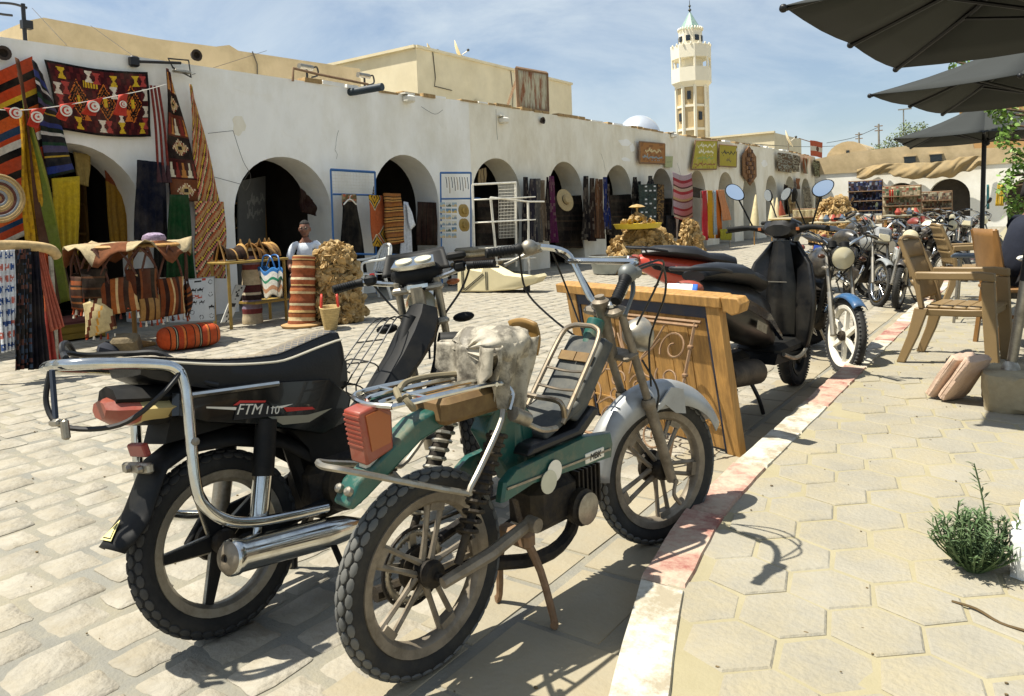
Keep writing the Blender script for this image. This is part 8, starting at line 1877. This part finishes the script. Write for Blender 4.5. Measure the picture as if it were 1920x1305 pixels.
def seated(label, loc, rz, shirt, trousers, skin, head_tilt=0.0, lean=0.06, sleeve=.45, glasses=True, bald=False):
    """seated person facing +x; z 0 = floor, seat .45"""
    t = thing('person', label, 'person', loc, rz); L_ = lean
    arm = {}
    body = [((0, 0, .52), .11), ((.0, 0, .68), .10), ((L_*.6, 0, .86), .10), ((L_, 0, .975), .065), ((L_+.01, 0, 1.055), .052), ((L_+.02, 0, 1.10), .05)]
    E_ = [(0, 1), (1, 2), (2, 3), (3, 4), (4, 5)]
    def add(par, p, r_): body.append((p, r_)); E_.append((par, len(body)-1)); return len(body)-1
    for sg in (-1, 1):
        a = add(3, (L_, sg*.165, .955), .042); c = add(a, (L_+.02, sg*.22, .84), .04); d = add(c, (L_+.06, sg*.235, .70), .04); e = add(d, (L_+.20, sg*.19, .63), .034); w = add(e, (L_+.31, sg*.14, .59), .026); hnd = add(w, (L_+.36, sg*.13, .575), .03)
        for k in range(4): f1 = add(hnd, (L_+.405, sg*(.105+.018*k), .575), .0095); add(f1, (L_+.43+.006*(k % 2), sg*(.105+.018*k), .555), .008)
        th = add(w, (L_+.345, sg*.09, .585), .011); add(th, (L_+.375, sg*.08, .575), .009)
        h_ = add(0, (.05, sg*.10, .50), .10); kn = add(h_, (.42, sg*.14, .50), .066); an = add(kn, (.44, sg*.14, .10), .04); add(an, (.46, sg*.14, .045), .04); add(len(body)-1, (.58, sg*.15, .03), .032)
    skin_mesh('body', body, E_, skin, t)
    sh = [((0, 0, .52), .148), ((0, 0, .68), .148), ((L_*.6, 0, .86), .158), ((L_, 0, .985), .10), ((L_+.006, 0, 1.045), .066)]; se = [(0, 1), (1, 2), (2, 3), (3, 4)]
    for sg in (-1, 1):
        sh.append(((L_, sg*.168, .965), .06)); se.append((3, len(sh)-1)); sh.append(((L_+.02, sg*.222, .84), .056)); se.append((len(sh)-2, len(sh)-1)); sh.append(((L_+.05, sg*.236, .74), .056)); se.append((len(sh)-2, len(sh)-1))
    skin_mesh('shirt', sh, se, shirt, t)
    tr = [((0, 0, .52), .14)]; te = []
    for sg in (-1, 1):
        i0 = len(tr); tr += [((.05, sg*.10, .50), .115), ((.42, sg*.14, .50), .08), ((.44, sg*.14, .14), .065)]; te += [(0, i0), (i0, i0+1), (i0+1, i0+2)]
    skin_mesh('trousers', tr, te, trousers, t)
    hd = node('head', t, (L_+.03, 0, 1.20), (0, head_tilt, 0))
    def hf(u, v):
        a = 2*math.pi*u; th_ = math.pi*v; r_ = math.sin(th_); x_ = .098*r_*math.cos(a); y_ = .076*r_*math.sin(a); z_ = .122*math.cos(th_)
        if z_ < -.03: k = 1-(abs(z_)-.03)*2.4; y_ *= k; x_ = x_*(.92 if x_ > 0 else .75)
        if x_ > 0 and abs(y_) < .02 and -.045 < z_ < .012: x_ += .022*(1-abs(y_)/.02)*(1-(z_+.045)/.06)
        if x_ > 0 and .005 < z_ < .03 and .015 < abs(y_) < .05: x_ -= .008
        if x_ > 0 and abs(z_+.068) < .01 and abs(y_) < .03: x_ += .006
        return (x_, y_, z_)
    MB().grid(hf, 40, 32).build('face', skin, hd, angle=80)
    for sg in (-1, 1): MB().ball((-.005, sg*.078, -.008), (.02, .011, .032), 10, 7).build('ear', skin, hd)
    MB().box((.083, 0, -.07), (.012, .045, .006)).build('mouth', mat('lip', '#3f211c', .6), hd)
    for sg in (-1, 1): MB().ball((.082, sg*.032, .016), (.012, .016, .009), 8, 6).build('eye', mat('eye_dark', '#14100e', .2), hd)
    def hair(u, v):
        a = 2*math.pi*u; th_ = math.pi*v*(.40 if not bald else .30); p = Vector((.104*math.sin(th_)*math.cos(a)-.008, .083*math.sin(th_)*math.sin(a), .128*math.cos(th_)))
        back = math.cos(a) < .2
        if v > .8 and back: p.z -= .06*(v-.8)/.2*(1-math.cos(a))*.7; 
        return tuple(p)
    MB().grid(hair, 28, 10).build('hair', M_HAIR, hd, thick=.008)
    if glasses:
        b = MB()
        for sg in (-1, 1): b.tube([(.10, sg*.035+.024*math.cos(R(40*k)), .014+.018*math.sin(R(40*k))) for k in range(9)], .003, 5, True); b.tube([(.098, sg*.06, .018), (0, sg*.082, .012)], .0025, 5)
        b.tube([(.103, -.012, .018), (.103, .012, .018)], .003, 5); b.build('glasses', mat('metal_frames', '#8a8378', .25, .9), hd)
    return t
p = Vector((-8.75, 7.134, 0.882))
seated('man in a white shirt and glasses sitting in the shade of the second arch', (-8.75, p.y-.02, 0), R(-48), M_SHIRT, M_TROU, M_SKIN, .05, .05, glasses=True, bald=True)
t = thing('stool', 'low dark stool under the man in the white shirt', 'stool', (-8.75, p.y-.02, 0), R(-48))
MB().bbox((0, 0, .40), (.36, .36, .04), None, .01).build('seat', M_DARKROOM, t)
for x_ in (-.14, .14):
    for y_ in (-.14, .14): MB().tube([(x_*1.1, y_*1.1, 0), (x_, y_, .38)], .018, 6).build('leg', M_DARKROOM, t)
M_NAVYSH = mat('navy_jacket', '#141a2a', .9, bump=.2, bscale=20)
seated('dark haired man in a navy jacket sitting under the parasols', (-.16, 7.03, .1), R(25), M_NAVYSH, M_TROU, M_SKIN, .12, .1, glasses=False)
# ================================================================== trees
M_LEAF_A = mat('fresh_leaf', '#6f8f3c', .55, var=.35, scale=3, sub=0.0, world=True); M_LEAF_B = mat('olive_leaf', '#6a7852', .8, var=.35, scale=2, world=True); M_BARK = mat('bark', '#4a3b2a', .95, var=.3, scale=12, bump=.5, bscale=25)
def leaf_cloud(b, c, r, n, size, rr, flat=1.0, droop=0.0):
    for i in range(n):
        while True:
            q = Vector((rr.uniform(-1, 1), rr.uniform(-1, 1), rr.uniform(-1, 1)))
            if q.length < 1: break
        p = Vector(c)+Vector((q.x*r[0], q.y*r[1], q.z*r[2])); d = Vector((rr.gauss(0, 1), rr.gauss(0, 1), rr.gauss(0, .7)-droop)).normalized(); sd = d.cross(Vector((rr.gauss(0, 1), rr.gauss(0, 1), 1))).normalized(); L = size*rr.uniform(.6, 1.3); w = L*.3
        b.add([p, p+d*L*.5+sd*w, p+d*L, p+d*L*.5-sd*w], [(0, 1, 2, 3)])
def tree(label, loc, h, trunk_r, clumps, m, n, size, seed, droop=0):
    t = thing('tree', label, 'tree', loc); rr = random.Random(seed); bt = MB(); bl = MB()
    bt.tube(sm([(0, 0, 0), (.1, .05, h*.3), (0, 0, h*.6)], 4), [trunk_r*(1-.06*i) for i in range(9)], 9)
    for c, r_ in clumps:
        bt.tube(sm([(0, 0, h*.5), (c[0]*.5, c[1]*.5, lerp(h*.5, c[2], .6)), c], 4), [trunk_r*.4*(1-.09*i) for i in range(9)], 6)
        leaf_cloud(bl, c, r_, n, size, rr, droop=droop)
    bt.build('trunk', M_BARK, t); bl.build('crown', m, t, smooth=False, fixn=False)
pt = Vector((-6.619, 48, 4.96)); 
tree('olive green tree rising behind the far end building', (pt.x, pt.y, 0), 4.6, .2, [((-.9, 0, 4.5), (.7, .8, .45)), ((-.3, .2, 4.9), (.6, .7, .5)), ((.3, 0, 5.35), (.55, .6, .6)), ((.95, .1, 5.3), (.5, .6, .5)), ((.6, 0, 4.7), (.9, .8, .5)), ((1.6, 0, 4.55), (.7, .8, .35)), ((-1.3, .1, 4.25), (.4, .5, .3)), ((2.3, 0, 4.35), (.6, .7, .25))], M_LEAF_B, 300, .13, 3)
# leafy branches hanging in from the pavement tree
q = [Vector(p) for p in ((-0.355, 11.109, 2.165), (-0.276, 11.145, 1.8), (-0.382, 11.08, 1.989), (-0.315, 11.104, 1.54), (-0.262, 11.125, 1.242), (-0.22, 11.211, 2.29), (-0.433, 11.184, 2.331), (-0.509, 11.134, 2.401), (-0.385, 11.046, 1.399), (-0.223, 11.176, 1.667), (-0.984, 12.191, 3.193), (-0.85, 12.289, 3.247), (-0.306, 11.087, 1.113))]
to = Vector((1.35, 10.6, .1))
tree('leafy green tree overhanging the pavement beside the middle parasol', tuple(to), 3.2, .11, [(tuple(p-to), (.12, .15, .12)) for p in q]+[((.1, 0, 3.3), (.8, .8, .5)), ((-.6, -.6, 3.35), (.6, .6, .35)), ((.4, -.9, 2.9), (.5, .5, .4))], M_LEAF_A, 62, .075, 9, droop=.5)
# grit and litter on the pavement
rr = random.Random(21)
b = MB()
for i in range(90):
    y = rr.uniform(1.6, 8); x = rr.uniform(kerb_x(y)+.1, .1); r_ = rr.uniform(.0015, .0042); b.ball((x, y, .1+r_*.4), (r_*rr.uniform(1, 2.2), r_, r_*.7), 5, 3)
for i in range(200):
    y = rr.uniform(.9, 9); x = rr.uniform(-5.5, kerb_x(y)-.12); r_ = rr.uniform(.002, .006); b.ball((x, y, r_*.4), (r_*rr.uniform(1, 2), r_, r_*.7), 5, 3)
o = b.build('grit', mat('grit_brown', '#6a5a3e', .95, var=.4, scale=60, world=True), fixn=False); tag(o, 'scattered grit and crumbs on the paving', 'grit', kind='stuff')
# ---- dim shop interiors
GI = 'things standing inside the shops'
def inner(label, Y0, w, x, cols, kind):
    t = thing('shop_shelf', label, 'shelf', (x, Y0, 0), 0, GI)
    for z in (.35, .8, 1.25, 1.7): MB().box((0, 0, z), (.35, w, .03)).build('shelf_board', M_WOOD, t, smooth=False)
    for y_ in (-w/2, w/2): MB().box((0, y_, 1.0), (.35, .04, 2.0)).build('side', M_WOOD, t, smooth=False)
    rr = random.Random(int(Y0*10))
    for z in (.365, .815, 1.265, 1.715):
        for k in range(6):
            y_ = (k-2.5)*w/6.2; hh = rr.uniform(.12, .3); c = cols[rr.randrange(len(cols))]
            MB().lathe((rr.uniform(-.05, .08), y_, z), (0,0,1), [(0, 0), (.06, 0), (.09, hh*.4), (.05, hh*.8), (.06, hh), (0, hh)], 8).build('ware', mat('ware_'+c, c, .7), t)
for k, (yc, nm) in enumerate(((4.42, 'first'), (7.62, 'second'), (10.41, 'third'), (13.31, 'fourth'), (16.21, 'fifth'), (19.09, 'sixth'))):
    inner('shelf of pots at the back of the %s arch shop' % nm, yc+.35, 1.5, XW-2.2, ['#8a5a36', '#6a7a86', '#a5926a', '#5a3020', '#90806a'], k)
o = board('door_leaf', 'grey open door leaf with faint chalk marks inside the second arch', 'door', ((-10.35, 7.135, 1.984), (-10.9, 8.053, 2.125), (-10.9, 7.948, 0.386), (-10.35, 7.032, 0.263)), strokes('#4d4c48', '#6f6d66', [(.22, .16, .3, .95, None), (.34, .12, .3, .9, None)]), 40, 60)
rug('dark_hanging', 'dark brown cloth bunched under the right curve of the second arch', 'cloth', (-10, 8.009, 1.875), (-10, 8.348, 1.628), (-10, 8.379, 1.403), (-10, 8.028, 1.471), lambda u, v: Lc('#2a1713'), 14, 12, .03, fold=.03)
